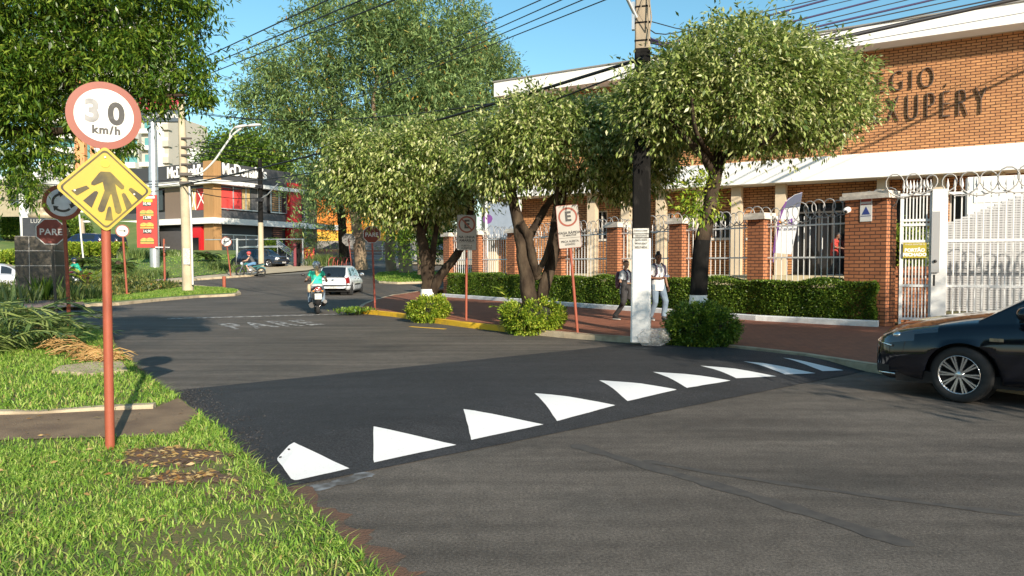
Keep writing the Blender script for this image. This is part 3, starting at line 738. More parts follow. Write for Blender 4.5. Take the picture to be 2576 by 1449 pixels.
# razor wire: one coil for each panel
WLAB = [l.replace('white barred fence panel', 'coil of razor wire on the fence') for l in FLAB]
M_RAZ = mat('galvanised razor wire', (.42, .41, .39), .5, metal=.2, var=.1)
def coil(name, a, b, r, pitch, label, grp='coils of razor wire along the fence'):
    a = Vector(a); b = Vector(b); L = (b - a).length; t = (b - a).normalized(); u = Vector((0, 0, 1)); v = t.cross(u).normalized(); u = v.cross(t)
    pts = []; n = int(L / pitch * 14); rr = random.Random(int(L * 100)); p0, p1 = rr.uniform(0, 6), rr.uniform(0, 6)
    for k in range(n + 1):      # flat wrapped coil: overlapping loops that lie in the plane of the fence
        q = k / n; ang = 2 * math.pi * k / 14; rad = r * (1 + .14 * math.sin(ang * .13 + p0) + .1 * math.sin(ang * .31 + p1))
        pts.append(a + t * (L * q + rad * math.cos(ang)) + u * (rad * math.sin(ang) + .03 * math.sin(ang * .17)) + v * (.035 * math.cos(ang * .5) + .02 * math.sin(ang * .21)))
    m = MB(); m.tube(pts, .014, 4)
    o = m.build('razor_wire', M_RAZ); tag(o, label, 'razor wire', grp)
for i in range(7):
    t0 = pil[i][0] - (.5 if i == 0 else .2); t1 = pil[i + 1][0] - .25
    A = FO + FS * t0; Bq = FO + FS * t1
    z0 = 3.12 if i == 0 else 2.9
    coil('razor_wire', (A.x, A.y, z0 - .08), (Bq.x, Bq.y, 2.78), .23, .25, WLAB[i])

# security camera and notices on the gate pillar
tp = pil[0][0]; cp = FO + FS * tp
def onpil(x, y, z): return cp - FS * x + FN * (-.225 + y) + Vector((0, 0, z))
cam_o = thing('security_camera', 'small white dome camera on the brick gate pillar', 'camera', onpil(-.42, 0, fz(2155, 527)), FRZF)
pz = P(2158, 528, onpil(-.4, 0, 0).y).z
cam_o.location.z = pz
m = MB(); m.lathe([(.0, 0), (.075, .0), (.075, .04), (.06, .05)], 16, M=Matrix.Rotation(R(90), 4, 'X')); m.build('mount', M_WHITEW, cam_o)
m = MB(); m.ball((0, -.09, -.02), .075); m.build('housing', M_WHITEW, cam_o)
m = MB(); m.ball((.02, -.135, -.045), .04); m.build('lens', M_DARKG, cam_o)
pl = thing('notice_plate', 'white security notice plate with blue triangle on the gate pillar', 'notice', onpil(.02, -.004, P(2180, 527, cp.y).z), FRZF)
m = MB(); m.bx(-.14, .14, -.01, 0, -.29, .29); m.build('plate', M_WHITEW, pl)
m = MB(); m.prism([(-.1, -.13), (.1, -.13), (0, .06)], .011, .013, FRONT(0, 0, 0)); m.prism([(-.12, -.17), (.12, -.17), (.12, -.155), (-.12, -.155)], .011, .013, FRONT(0, 0, 0)); m.build('triangle', mat('notice blue', (.05, .08, .3), .5), pl)
m = MB(); m.bx(-.12, .12, -.013, -.011, .17, .23); m.bx(-.12, .12, -.013, -.011, .1, .12); m.build('band', mat('notice red', (.5, .1, .08), .5), pl)

# gates: one for people, one sliding, both of white bars
GO = FO + FN * (-.1) - FS * .54
GD = Vector((0.90, -0.436, 0)); GRZ = math.atan2(GD.y, GD.x)
def gate(name, x0, x1, label, bars, rails, hh=3.05, zb=.18, gname=None):
    c = GO + GD * x0; L = x1 - x0
    o = thing(name, label, 'gate', (c.x, c.y, .115), GRZ)
    b = MB(); tips = MB(); n = bars
    for k in range(n):
        x = .06 + (L - .12) * k / (n - 1); b.box((x, 0, (zb + hh) / 2), (.025, .022, hh - zb))
        tips.tube([(x, 0, hh), (x, 0, hh + .03), (x, 0, hh + .06), (x, 0, hh + .12), (x, 0, hh + .28)], [.014, .026, .014, .034, .003], 6)
    b.build('bars', M_IRON, o); tips.build('spear_tips', M_IRON, o)
    for z in rails: r = MB(); r.box((L / 2, -.022, z), (L, .03, .055)); r.build('rail', M_IRON, o)
    return o, L
gx1 = hit(2345, GO, GD); gx2 = hit(2372, GO, GD)
pg, L = gate('pedestrian_gate', 0.03, gx1, 'narrow white barred gate with a yellow keep closed sign', 9, (.2, .95, 1.95, 2.32, 2.42, 3.0))
m = MB(); m.bx(.0, .05, -.03, .03, .05, 3.0); m.bx(L - .05, L, -.031, .03, .05, 3.0); m.build('stiles', M_IRON, pg)
sg = thing('gate_sign', 'yellow sign asking to keep the gate closed', 'sign', GO + GD * (hit(2300, GO, GD)) + Vector((-.03, -.05, P(2300, 630, GO.y).z)), GRZ)
m = MB(); m.bx(-.23, .23, -.012, 0, -.17, .17); m.build('plate', mat('sign yellow', (.42, .34, .03), .5, var=.05), sg)
text('lettering', 'FAVOR MANTER O', .046, FRONT(0, -.016, .13), M_WHITEW, sg, .003)
text('lettering', 'PORT\u00c3O\nFECHADO', .1, FRONT(0, -.016, -.05), M_WHITEW, sg, .003, bold=.006)
wg, L = gate('vehicle_gate', gx2, gx2 + 6.0, 'wide white barred vehicle gate with spear tips behind the dark car', 44, (.2, .95, 1.95, 3.0))
cgp = GO + GD * ((gx1 + gx2) / 2)
gp = thing('gate_post', 'white steel post with lock box between the two gates', 'post', (cgp.x, cgp.y, .115), GRZ)
m = MB(); m.bx(-.13, .16, -.08, .08, 0, 3.1); m.build('post', M_IRON, gp)
m = MB(); m.bx(-.14, .02, -.14, -.082, 1.25, 2.6); m.build('lock_box', mat('grey steel', (.42, .42, .42), .4, metal=.3), gp)
m = MB(); m.lathe([(0, 0), (.035, 0), (.035, .03), (0, .03)], 12, M=Matrix.Translation((-.06, -.142, 1.5)) @ Matrix.Rotation(R(90), 4, 'X')); m.bx(-.1, -.06, -.19, -.142, .95, 1.2); m.build('handle', mat('black steel', (.02, .02, .02), .4), gp)
coil('razor_wire', tuple(GO + Vector((-.2, 0, 3.3))), tuple(GO + GD * 6.5 + Vector((0, 0, 3.42))), .25, .36, 'coil of razor wire with wide loops above the gates')
# white block screen and planter behind the gate
so_ = GO + GD * gx2 + Vector((1.1, 2.6, 0))
scr = thing('block_screen', 'white perforated block screen wall behind the vehicle gate', 'screen wall', (so_.x, so_.y, .14), GRZ)
m = MB()
for k in range(66):
    z = .1 + k * .06
    m.bx(max(0.0, (z - 2.25) / .42), 5, 0, .1, z, z + .044)
for k in range(55): m.bx(k * .09, k * .09 + .03, .012, .112, .1, 2.25 + .42 * k * .09)
m.build('blocks', mat('screen white', (.5, .5, .5), .8), scr)
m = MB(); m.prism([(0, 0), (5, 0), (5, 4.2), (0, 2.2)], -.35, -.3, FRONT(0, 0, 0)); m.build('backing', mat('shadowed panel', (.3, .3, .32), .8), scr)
pw = thing('entrance_canopy', 'white rendered entrance portal at the right edge above the block screen', 'portal', so_ + Vector((1.0, 1.4, 0)), GRZ)
m = MB(); m.bx(.75, 3.4, 0, .5, 0, 3.9); m.bx(.9, 3.2, -.02, .0, 3.2, 3.9); m.build('portal', M_WHITEW, pw)
pt = GO + GD * hit(2290, GO, GD) + Vector((.7, 1.6, 0))
plt = thing('brick_planter', 'brick planter behind the pedestrian gate', 'planter', (pt.x, pt.y, .14), GRZ)
m = MB(); m.bx(-.75, .55, -.5, .6, 0, 1.35); m.build('box', B_PIL, plt)
m = MB(); m.bx(-.68, .48, -.44, .53, 1.35, 1.36); m.build('soil', M_SOIL, plt)

# hedge kerb, whitewashed
HK = [tuple(G(*q, .12)[:2]) for q in ((1110, 746), (1300, 760), (1500, 776), (1700, 790), (1900, 806), (2100, 817), (2208, 822))]
kerb('hedge_kerb', HK, .14, .25, M_KWHITE, 1, seg=1.0)

# feather flags
def flag(outline, back, m, label, strip=None, top=None):
    q = FC - FB * back; px0 = sum(p[0] for p in outline) / len(outline); py0 = max(p[1] for p in outline); t0 = hit(px0, q, FD); c = q + FD * t0
    def loc(p): t = hit(p[0], q, FD); w = q + FD * t; return (t - t0, P(p[0], p[1], w.y).z)
    zb = loc((px0, py0))[1]; o = thing('feather_flag', label, 'flag', (c.x, c.y, zb), FRZ, 'feather flags in the school yard')
    pts = [(a, z - zb) for a, z in map(loc, outline)]
    b = MB(); b.prism(pts, 0, .012, FRONT(0, 0, 0)); b.build('cloth', m, o)
    return o, pts, lambda p: (loc(p)[0], loc(p)[1] - zb)
M_FW = mat('flag white', (.76, .76, .76), .75); M_FP = mat('flag purple', (.2, .07, .27), .7); M_FGY = mat('flag slate', (.13, .14, .2), .7)
fl, pts, lc = flag([(1944, 636), (1990, 640), (2002, 580), (2010, 520), (2016, 484), (1996, 490), (1975, 506), (1958, 545), (1950, 590)], 3.0, M_FW, 'white feather flag with orange and purple letters behind the fence')
def fpl(name, ps, m, y): b = MB(); b.prism([lc(p) for p in ps], 0, .004, FRONT(0, y, 0)); return b.build(name, m, fl)
fpl('top_panel', [(2010, 520), (2016, 485), (1996, 491), (1976, 507), (1968, 525)], M_FGY, -.014); fpl('edge_strip', [(1944, 636), (1950, 636), (1956, 590), (1963, 547), (1978, 507), (1974, 507), (1957, 545), (1949, 590)], M_FP, -.019)
fpl('logo', [(1957, 557), (1965, 551), (1978, 550), (1978, 566), (1965, 566)], mat('flag orange', (.8, .3, .04), .6), -.02); fpl('logo', [(1978, 550), (1999, 549), (1994, 557), (1998, 566), (1978, 566)], mat('flag violet', (.2, .08, .35), .6), -.02)
lx, lz = lc((1977, 558)); text('lettering', 'SE', .27, FRONT(lx, -.03, lz), M_WHITEW, fl, .004, bold=.01)
lx, lz = lc((1976, 577)); text('lettering', 'SAINT EXUP\u00c9RY', .1, FRONT(lx, -.03, lz), mat('flag ink', (.06, .05, .12), .6), fl, .004)
b = MB(); b.tube([(lc(p)[0], .03, lc(p)[1]) for p in ((1944, 660), (1947, 610), (1954, 562), (1964, 525), (1980, 500), (2014, 484))], .018, 6); b.build('pole', mat('flag pole', (.2, .12, .3), .5), fl)
fl, pts, lc = flag([(2452, 560), (2478, 556), (2480, 480), (2474, 450), (2466, 444), (2454, 452), (2449, 500)], 3.2, M_FP, 'purple feather flag behind the vehicle gate')
lx, lz = lc((2464, 510)); text('lettering', 'para', .34, frameM((lx, -.03, lz), (0, 0, 1), (-1, 0, 0)), M_WHITEW, fl, .004, bold=.005)
fpl('top_panel', [(2456, 462), (2474, 459), (2472, 472), (2457, 474)], M_FW, -.014)
b = MB(); b.tube([(lc(p)[0], .03, lc(p)[1]) for p in ((2452, 640), (2451, 560), (2449, 500), (2454, 452), (2466, 444))], .018, 6); b.build('pole', mat('flag pole', (.2, .12, .3), .5), fl)

# corner banner frame above the fence
q = FO + FS * (pil[6][0] - .3) + FN * 1.0
bz0, bz1 = P(1172, 598, q.y).z, P(1172, 508, q.y).z; bw = 98 / FPX * q.y
bn = thing('banner_board', 'pale blue grey board on white posts over the fence at the corner', 'board', (q.x, q.y, 0), FRZ)
m = MB(); m.bx(-bw / 2, bw / 2, -.03, .03, bz0, bz1); m.build('panel', mat('board grey', (.3, .35, .42), .6, var=.05), bn)
m = MB()
for s in (-1, 1): m.bx(s * bw / 2 - .05, s * bw / 2 + .05, -.05, .05, .1, bz1 + .06)
m.build('posts', M_WHITEW, bn)
m = MB(); m.prism([(.25 * math.cos(a), .2 * math.sin(a)) for a in [i * .5 for i in range(12)]], .032, .036, FRONT(-.75, 0, bz1 - .7)); m.build('emblem', M_FP, bn)
# ------------------------------------------------------------------ signs
M_POST = mat('faded red post paint', (0.31, 0.075, 0.039), 0.6, col2=(0.20, 0.043, 0.023), scale=6, contrast=(0.5, 0.8), bump=0.1, stretch=(1, 1, .5))
M_SRED = mat('sign red', (0.235, 0.045, 0.02), 0.45, var=0.06, scale=5)
M_STOP = mat('stop sign red', (0.17, 0.024, 0.015), 0.45, var=0.1, scale=6)
M_SWHITE = mat('sign white', (0.62, 0.62, 0.59), 0.45, var=0.04, scale=5)
M_SBLACK = mat('sign black', (0.035, 0.035, 0.033), 0.5)
M_FADE = mat('faded digit', (0.26, 0.26, 0.26), 0.5, col2=(0.09, 0.09, 0.09), scale=9, contrast=(.4, .75))
M_ZERO = mat('worn digit', (0.012, 0.012, 0.012), 0.5, col2=(0.07, 0.07, 0.068), scale=16, contrast=(.5, .8))
M_SYEL = mat('warning yellow', (0.42, 0.30, 0.012), 0.45, var=0.07, scale=4)
M_OLIVE = mat('worn olive print', (0.14, 0.11, 0.018), 0.6, col2=(0.035, 0.028, 0.013), scale=7, contrast=(.36, .62), detail=8)
M_OLIVE2 = mat('dark olive print', (0.05, 0.038, 0.02), 0.6, col2=(0.025, 0.02, 0.013), scale=10)
M_STEEL = mat('galvanised steel', (0.5, 0.52, 0.53), 0.35, metal=0.6, var=0.08)
M_BACK = mat('sign back', (0.16, 0.15, 0.14), 0.6)
M_BOLT = mat('bolt', (0.35, 0.34, 0.32), 0.4, metal=.7)
def disc(r, n=40, sx=1.0): return [(sx * r * math.cos(2 * math.pi * i / n), r * math.sin(2 * math.pi * i / n)) for i in range(n)]
def rrect(w, h, r, n=5):
    out = []
    for cx, cy, a0 in ((w - r, h - r, 0), (-w + r, h - r, 90), (-w + r, -h + r, 180), (w - r, -h + r, 270)):
        for i in range(n + 1): a = R(a0 + 90 * i / n); out.append((cx + r * math.cos(a), cy + r * math.sin(a)))
    return out
def plate(par, name, poly, m, y, z, t=.003, x=0):
    b = MB(); b.prism(poly, 0, t, FRONT(x, y, z)); return b.build(name, m, par)
def bolts(par, pts, y, z):
    for (a, c) in pts:
        b = MB(); b.prism(disc(.008, 8), 0, .004, FRONT(a, y, z + c)); b.build('bolt', M_BOLT, par)
def ring(r0, r1, n=40):
    return r0, r1, n
def ringmesh(par, name, r0, r1, m, y, z, t=.003, n=44, a0=0, a1=360):
    b = MB(); k = n + 1; T = FRONT(0, y, z); vs = []
    for zz in (0, t):
        for i in range(k):
            a = R(a0 + (a1 - a0) * i / n)
            vs += [T @ Vector((r0 * math.cos(a), r0 * math.sin(a), zz)), T @ Vector((r1 * math.cos(a), r1 * math.sin(a), zz))]
    fs = []
    for i in range(n):
        p = 2 * i; q = 2 * k
        fs += [(q + p, q + p + 1, q + p + 3, q + p + 2), (p, p + 1, q + p + 1, q + p), (p + 1, p + 3, q + p + 3, q + p + 1), (p + 2, p, q + p, q + p + 2)]
    b.add(vs, fs); return b.build(name, m, par)

# 30 km/h and pedestrian warning on one post
b0 = G(278, 1133, .085)
top = P(262, 372, b0.y)
s30 = thing('speed_sign', 'tall red post carrying a faded 30 km/h disc over a yellow pedestrian crossing diamond', 'traffic sign', b0, face_rz(b0) + R(4))
hz = lambda px, py, o: P(px, py, o.y).z - o.z
m = MB(); m.tube([(0, .04, -.1), (0, .04, .9), (0, .04, 1.75), (0, .04, hz(258, 300, b0))], [.036, .035, .034, .033], 14); m.build('post', M_POST, s30)
zc = hz(258, 291, b0); rc = .2625
dsc = plate(s30, 'speed_disc', disc(rc, 56, 1.0), M_SRED, 0, zc, .004)
plate(dsc, 'face', disc(rc * .79, 56), M_SWHITE, -.005, zc, .002)
text('digit', '3', .235, FRONT(-.083, -.009, zc + .022), M_FADE, dsc, .002, bold=.009, xs=.95)
text('digit', '0', .235, FRONT(.083, -.009, zc + .012), M_ZERO, dsc, .002, bold=.009, xs=.98)
text('lettering', 'km/h', .085, FRONT(.012, -.009, zc - .115), M_SBLACK, dsc, .002, bold=.004, spacing=1.2)
bolts(dsc, [(0, .17), (0, -.18), (-.165, .0), (.165, -.02)], -.009, zc)
zd = hz(264, 476, b0); hw = .34
def rdiamond(r, c):
    out = []
    for k in range(4):
        a = k * 90
        for d in (-30, -15, 0, 15, 30):
            q = R(a + d * 1.5); cx, cy = (r - c * 1.41) * math.cos(R(a)), (r - c * 1.41) * math.sin(R(a))
            out.append((cx + c * math.cos(q), cy + c * math.sin(q)))
    return out
dia = plate(s30, 'warning_diamond', rdiamond(hw, .035), M_SYEL, -.002, zd, .004)
b = MB(); T = FRONT(0, -.0075, zd); o1 = rdiamond(hw * .925, .03); o2 = rdiamond(hw * .875, .028); n = len(o1)
b.add([T @ Vector((x, y, 0)) for x, y in o1 + o2] + [T @ Vector((x, y, .0015)) for x, y in o1 + o2], [(2 * n + i, 2 * n + (i + 1) % n, 3 * n + (i + 1) % n, 3 * n + i) for i in range(n)])
b.build('border', M_OLIVE, dia)
def dpoly(pts): return [((x - 408) / 172 * .34, (739 - y) / 155 * .325) for x, y in pts]
def z2(pts): return [(x / 2.415, 700 + y / 2.415) for x, y in pts]
fig = [(392, 674), (425, 674), (434, 682), (474, 724), (472, 734), (464, 737), (442, 718), (447, 750), (464, 815), (459, 827), (450, 830), (441, 824), (428, 757), (424, 757), (402, 820), (393, 826), (382, 823), (379, 814), (404, 745), (398, 712), (368, 727), (358, 724), (359, 716), (385, 681)]
plate(dia, 'pedestrian_symbol', dpoly(fig), M_OLIVE, -.0085, zd, .002)
plate(dia, 'head_symbol', [(x, y + (739 - 643) / 155 * .325) for x, y in disc(.032, 20)], mat('pale olive print', (.5, .40, .03), .6), -.0085, zd, .002)
for pts, mm in (([(700, 120), (825, 70), (850, 92), (745, 162)], M_OLIVE), ([(795, 205), (890, 118), (912, 115), (922, 128), (865, 267)], M_OLIVE2), ([(975, 375), (1000, 262), (1013, 248), (1028, 258), (1042, 375)], M_OLIVE), ([(1120, 135), (1135, 120), (1152, 128), (1215, 238), (1160, 275)], M_OLIVE), ([(1182, 90), (1192, 72), (1210, 72), (1302, 138), (1270, 187)], M_OLIVE)):
    plate(dia, 'zebra_bar', dpoly(z2(pts)), mm, -.0085, zd, .002)
bolts(dia, [(-.21, -.02), (.2, -.03), (0, .25)], -.011, zd)

# roundabout disc
b1 = G(177, 866, .085)
sr = thing('roundabout_sign', 'red rimmed roundabout disc with black arrows on a red post behind the diamond', 'traffic sign', b1, face_rz(b1) + R(6))
m = MB(); m.tube([(0, .04, -.1), (-.02, .04, 1.2), (-.06, .04, hz(166, 520, b1))], .034, 10); m.build('post', M_POST, sr)
zc = hz(166, 510, b1); X0 = -.075
pl_ = MB(); pl_.prism(disc(.32, 44), 0, .004, FRONT(X0, 0, zc)); dsk = pl_.build('disc', M_SRED, sr)
pl_ = MB(); pl_.prism(disc(.25, 44), 0, .002, FRONT(X0, -.005, zc)); pl_.build('face', mat('weathered sign white', (.6, .63, .66), .5, var=.15, scale=6), dsk)
for k in range(3):
    a = 90 + 120 * k; b = MB(); T = FRONT(X0, -.009, zc); A0, A1 = a + 20, a + 105
    pts = [(.175 * math.cos(R(t)), .175 * math.sin(R(t))) for t in np.linspace(A0, A1, 10)] + [(.135 * math.cos(R(t)), .135 * math.sin(R(t))) for t in np.linspace(A1, A0, 10)]
    b.prism(pts, 0, .002, T)
    hd = [(.21 * math.cos(R(A0)), .21 * math.sin(R(A0))), (.10 * math.cos(R(A0)), .10 * math.sin(R(A0))), (.165 * math.cos(R(A0 - 28)), .165 * math.sin(R(A0 - 28)))]
    b.prism(hd, .0025, .0045, T); b.build('arrow', M_SBLACK, dsk)

def octo(r): return [(r * math.cos(R(22.5 + 45 * i)), r * math.sin(R(22.5 + 45 * i))) for i in range(8)]
def stop(px, py, base, r, label, postm, dark=False, rz=0, lean=0, behind=False):
    o = thing('stop_sign', label, 'traffic sign', base, face_rz(base) + R(rz) + (math.pi if behind else 0), 'octagonal stop signs')
    z = hz(px, py, base); x = (px - ((base.x / base.y) * FPX + 1288)) / FPX * base.y
    if behind: x = -x
    m = MB(); m.tube([(0, .04, -.1), (x * .5, .04, z * .5), (x, .04, z + .05)], .032, 8); m.build('post', postm, o)
    b = MB(); b.prism(octo(r), 0, .004, FRONT(x, 0, z)); pl = b.build('octagon', M_SWHITE, o)
    b = MB(); b.prism(octo(r * .93), 0, .002, FRONT(x, -.004, z)); b.build('face', M_STOP, pl)
    text('lettering', 'PARE', r * .63, FRONT(x, -.008, z - r * .04), M_SWHITE, pl, .002, bold=r * .012, xs=.95, spacing=1.05)
    b = MB(); b.prism(octo(r * .995), -.004, -.001, FRONT(x, 0, z)); b.build('back', M_BACK, pl)
    return o
bs = Vector((-11.15, 18.0, .085))
stop(132, 583, bs, .34, 'shaded stop sign on a dark post in front of the stone monument', mat('dark post', (.10, .085, .07), .7, var=.2, scale=3), rz=3)
bs = G(944, 778, .115)
stop(936, 590, bs, .29, 'stop sign on a red post at the pavement corner by the yellow kerb', mat('deep red post', (.32, .07, .045), .6, var=.15, scale=4), rz=2)
bs = G(885, 676, .1); bs = Vector((bs.x, bs.y, bs.z))
stop(878, 603, bs, .5, 'stop sign seen from behind between the tall tree trunks', mat('deep red post', (.32, .07, .045), .6), behind=True)

# parking signs
def arrow_poly(L, w, hl, hw, fl=1): return [(fl * x, y) for x, y in ((-L / 2, -w / 2), (L / 2 - hl, -w / 2), (L / 2 - hl, -hw / 2), (L / 2, 0), (L / 2 - hl, hw / 2), (L / 2 - hl, w / 2), (-L / 2, w / 2))]
def parking(base, pxs, pys, w, h, label, slash, lines, small, lean, rz):
    o = thing('parking_sign', label, 'traffic sign', base, face_rz(base) + R(rz), None)
    o.rotation_mode = 'XYZ'; o.rotation_euler = (0, R(lean), face_rz(base) + R(rz))
    z = hz(pxs, pys, base)
    m = MB(); m.tube([(0, .035, -.1), (0, .035, z + .2)], .03, 8); m.build('post', M_POST, o)
    b = MB(); b.prism(rrect(w / 2, h / 2, .03), 0, .004, FRONT(0, 0, z)); pl = b.build('plate', M_SBLACK if slash else M_SRED, o)
    b = MB(); b.prism(rrect(w / 2 * .965, h / 2 * .98, .025), 0, .002, FRONT(0, -.0045, z)); b.build('face', mat('parking sign white', (.36, .34, .30) if slash else (.46, .48, .48), .5, var=.06), pl)
    zc = z + h * .225
    ringmesh(pl, 'ring', w * .345, w * .425, M_SRED, -.009, zc, .002)
    text('lettering', 'E', w * .58, FRONT(0, -.0085, zc), M_SBLACK, pl, .002, bold=.012, xs=.95)
    if slash:
        b = MB(); T = FRONT(0, -.012, zc) @ Matrix.Rotation(R(-47), 4, 'Z'); b.prism([(-w * .4, -.018), (w * .4, -.018), (w * .4, .018), (-w * .4, .018)], 0, .002, T); b.build('slash', M_SRED, pl)
    for t, dz, s, bo in lines: text('lettering', t, s, FRONT(0, -.0085, z + dz * h), M_SBLACK, pl, .002, bold=bo)
    b = MB(); b.prism([(-w * .46, -.003), (w * .46, -.003), (w * .46, .003), (-w * .46, .003)], 0, .002, FRONT(0, -.0085, z - h * small)); b.build('rule', M_SBLACK, pl)
    return o
b2 = G(1173, 806, .115)
parking(b2, 1171, 585, .50, .90, 'no parking plate with a slashed letter about the yellow line', True, [('NA LINHA', -.13, .088, .003), ('AMARELA', -.225, .088, .003), ('SUJEITO A', -.37, .06, .001), ('GUINCHO', -.44, .06, .001)], .29, 0.4, 4)
b3 = G(1453, 837, .115)
parking(b3, 1433, 569, .47, .90, 'leaning white quick parking plate on a crooked red post', False, [('VAGA R\u00c1PIDA', -.145, .073, .003), ('15 MINUTOS', -.205, .05, .002), ('PISCA ALERTA', -.345, .058, .002), ('LIGADO', -.41, .058, .002)], .26, -5.0, 4)

# small direction discs on the islands
def dirsign(base, px, py, r, fl, label):
    o = thing('direction_sign', label, 'traffic sign', base, face_rz(base), None)
    z = hz(px, py, base); x = (px - ((base.x / base.y) * FPX + 1288)) / FPX * base.y
    m = MB(); m.tube([(0, .04, -.1), (x, .04, z + .1)], .045, 8); m.build('post', M_POST, o)
    b = MB(); b.prism(disc(r), 0, .004, FRONT(x, 0, z)); d = b.build('disc', M_SRED, o)
    b = MB(); b.prism(disc(r * .82), 0, .002, FRONT(x, -.005, z)); b.build('face', M_SWHITE, d)
    b = MB(); b.prism(arrow_poly(r * 1.1, r * .14, r * .35, r * .5, fl), 0, .002, FRONT(x, -.01, z)); b.build('arrow', M_SBLACK, d)
dirsign(G(320, 744, .11), 311, 581, .28, 1, 'small white disc with a right arrow on a red post in the flower bed')
dirsign(G(581, 695, .1), 571, 608, .33, -1, 'small white disc with a left arrow on a leaning red post by the driveway')
bp_ = G(415, 712, .11); o = thing('sign_post', 'slim red post with a sign seen edge on, in front of the burger advert pole', 'traffic sign', bp_, face_rz(bp_))
m = MB(); m.tube([(0, 0, -.1), (-.02, 0, hz(413, 601, bp_))], .06, 8); m.build('post', M_POST, o)
b = MB(); b.box((0, .0, hz(413, 624, bp_)), (.02, .45, .45), R(8)); b.build('plate', M_BACK, o)
b = MB(); b.box((-.1, .0, hz(413, 622, bp_)), (.75, .03, .05)); b.build('bracket', M_STEEL, o)
bp_ = G(564, 725, .1); o = thing('post_stump', 'short red stump of a post at the nose of the roundabout bed', 'post', bp_, 0)
m = MB(); m.tube([(0, 0, -.1), (0, 0, .62)], .09, 10); m.build('stump', M_POST, o); m = MB(); m.lathe([(.092, .58), (.092, .63), (.0, .64)], 10); m.build('cap', mat('rusty cap', (.3, .1, .05), .7), o)
bq = P(1080, 668, 47.0); o = thing('speed_sign', 'round white speed disc with a red rim half hidden by the nearest pruned trunk', 'traffic sign', Vector((bq.x, 47, H(47))), face_rz(bq))
z = P(1077, 612, 47).z - H(47)
m = MB(); m.tube([(0, .05, 0), (0, .05, z)], .04, 8); m.build('post', M_POST, o)
b = MB(); b.prism(disc(.43), 0, .004, FRONT(0, 0, z)); d = b.build('disc', M_SRED, o); b = MB(); b.prism(disc(.34), 0, .002, FRONT(0, -.005, z)); b.build('face', M_SWHITE, d)
text('lettering', '40', .42, FRONT(0, -.01, z), M_SBLACK, d, .002, bold=.012)

# ------------------------------------------------------------------ poles
M_CONCP = mat('weathered pole concrete', (0.40, 0.33, 0.24), 0.9, col2=(0.26, 0.21, 0.15), scale=3, bump=0.3, stretch=(1, 1, .3))
M_CONCW = mat('pale pole concrete', (0.46, 0.39, 0.27), 0.9, var=.12, scale=2, bump=.2)
M_TAR = mat('black pole paint', (0.011, 0.0105, 0.01), 0.9, spec=.1, col2=(0.04, 0.037, 0.034), scale=9, contrast=(.55, .9), bump=.3, stretch=(1, 1, .4))
M_LIME = mat('white limewash', (0.78, 0.78, 0.76), 0.85, var=.05, scale=3, bump=.2)
M_CABLE = mat('cable black', (0.012, 0.012, 0.015), 0.6)
M_CABP = mat('cable violet', (0.03, 0.02, 0.07), 0.6)
bpz = G(1612, 860, .1)
pr = thing('utility_pole', 'large concrete pole with limewashed foot and black painted middle on the pavement', 'utility pole', bpz, R(-14))
def pw_(z): return .185 - .0085 * z      # half width
def sect(z0, z1, name, m, mats_=None):
    b = MB(); rings = []
    for k in range(6):
        z = z0 + (z1 - z0) * k / 5; w = pw_(z); d = w * .72; c = w * .18
        rings.append([Vector(p) for p in ((-w + c, -d, z), (w - c, -d, z), (w, -d + c, z), (w, d - c, z), (w - c, d, z), (-w + c, d, z), (-w, d - c, z), (-w, -d + c, z))])
    b.loft(rings, True, True, 0, False); return b.build(name, m, pr)
zA, zB = hz(1612, 600, bpz), hz(1612, 124, bpz)
sect(0, zA, 'painted_foot', M_LIME); sect(zA, zB, 'black_section', M_TAR); sect(zB, 11.0, 'shaft', M_CONCP)
M_PAPER = mat('torn paper', (.6, .6, .57), .9, col2=(.38, .37, .34), scale=14)
def poster(z0, z1, w, lines):
    b = MB(); d = pw_(z0) * .72 + .004; b.bx(-w, w, -d - .003, -d, z0, z1); p = b.build('poster', M_PAPER, pr)
    for i, (t, s) in enumerate(lines): text('lettering', t, s, FRONT(0, -d - .006, z1 - (z1 - z0) * (i + .5) / len(lines)), M_SBLACK, p, .001, bold=.001)
poster(hz(1612, 627, bpz), hz(1612, 600, bpz), .15, [('3623-4232', .05), ('99707-5367', .045), ('99217-6234', .045)])
poster(hz(1612, 588, bpz), hz(1612, 575, bpz), .145, [('PORTAS DE CORRER', .026)])
poster(hz(1612, 597, bpz) - .006, hz(1612, 590, bpz), .14, [('POSTOS E JANELAS', .024)])
for py in (132, 105, 160, 20, 60):
    z = hz(1612, py, bpz); w = pw_(z) + .004
    b = MB(); b.bx(-w, w, -w * .74, w * .74, z - .015, z + .015); b.build('band', M_TAR, pr)
arm = MB(); za = hz(1600, 50, bpz); arm.tube([(-.1, -.15, za), (-.55, -.55, za + .9), (-1.3, -1.3, za + 2.2)], .035, 8); arm.build('lamp_arm', M_STEEL, pr)
b = MB(); b.box((-.16, -.15, za + .03), (.05, .1, .5)); b.build('bracket', M_STEEL, pr)
lo = MB(); lo.tube([(.1, -.16, zB + .05), (.17, -.17, zB + .5), (.1, -.17, zB + 1.1), (-.06, -.18, zB + .6), (.1, -.16, zB + .3), (.14, -.16, zB + 1.5)], .012, 5); lo.build('loose_wire', M_CONCP, pr)

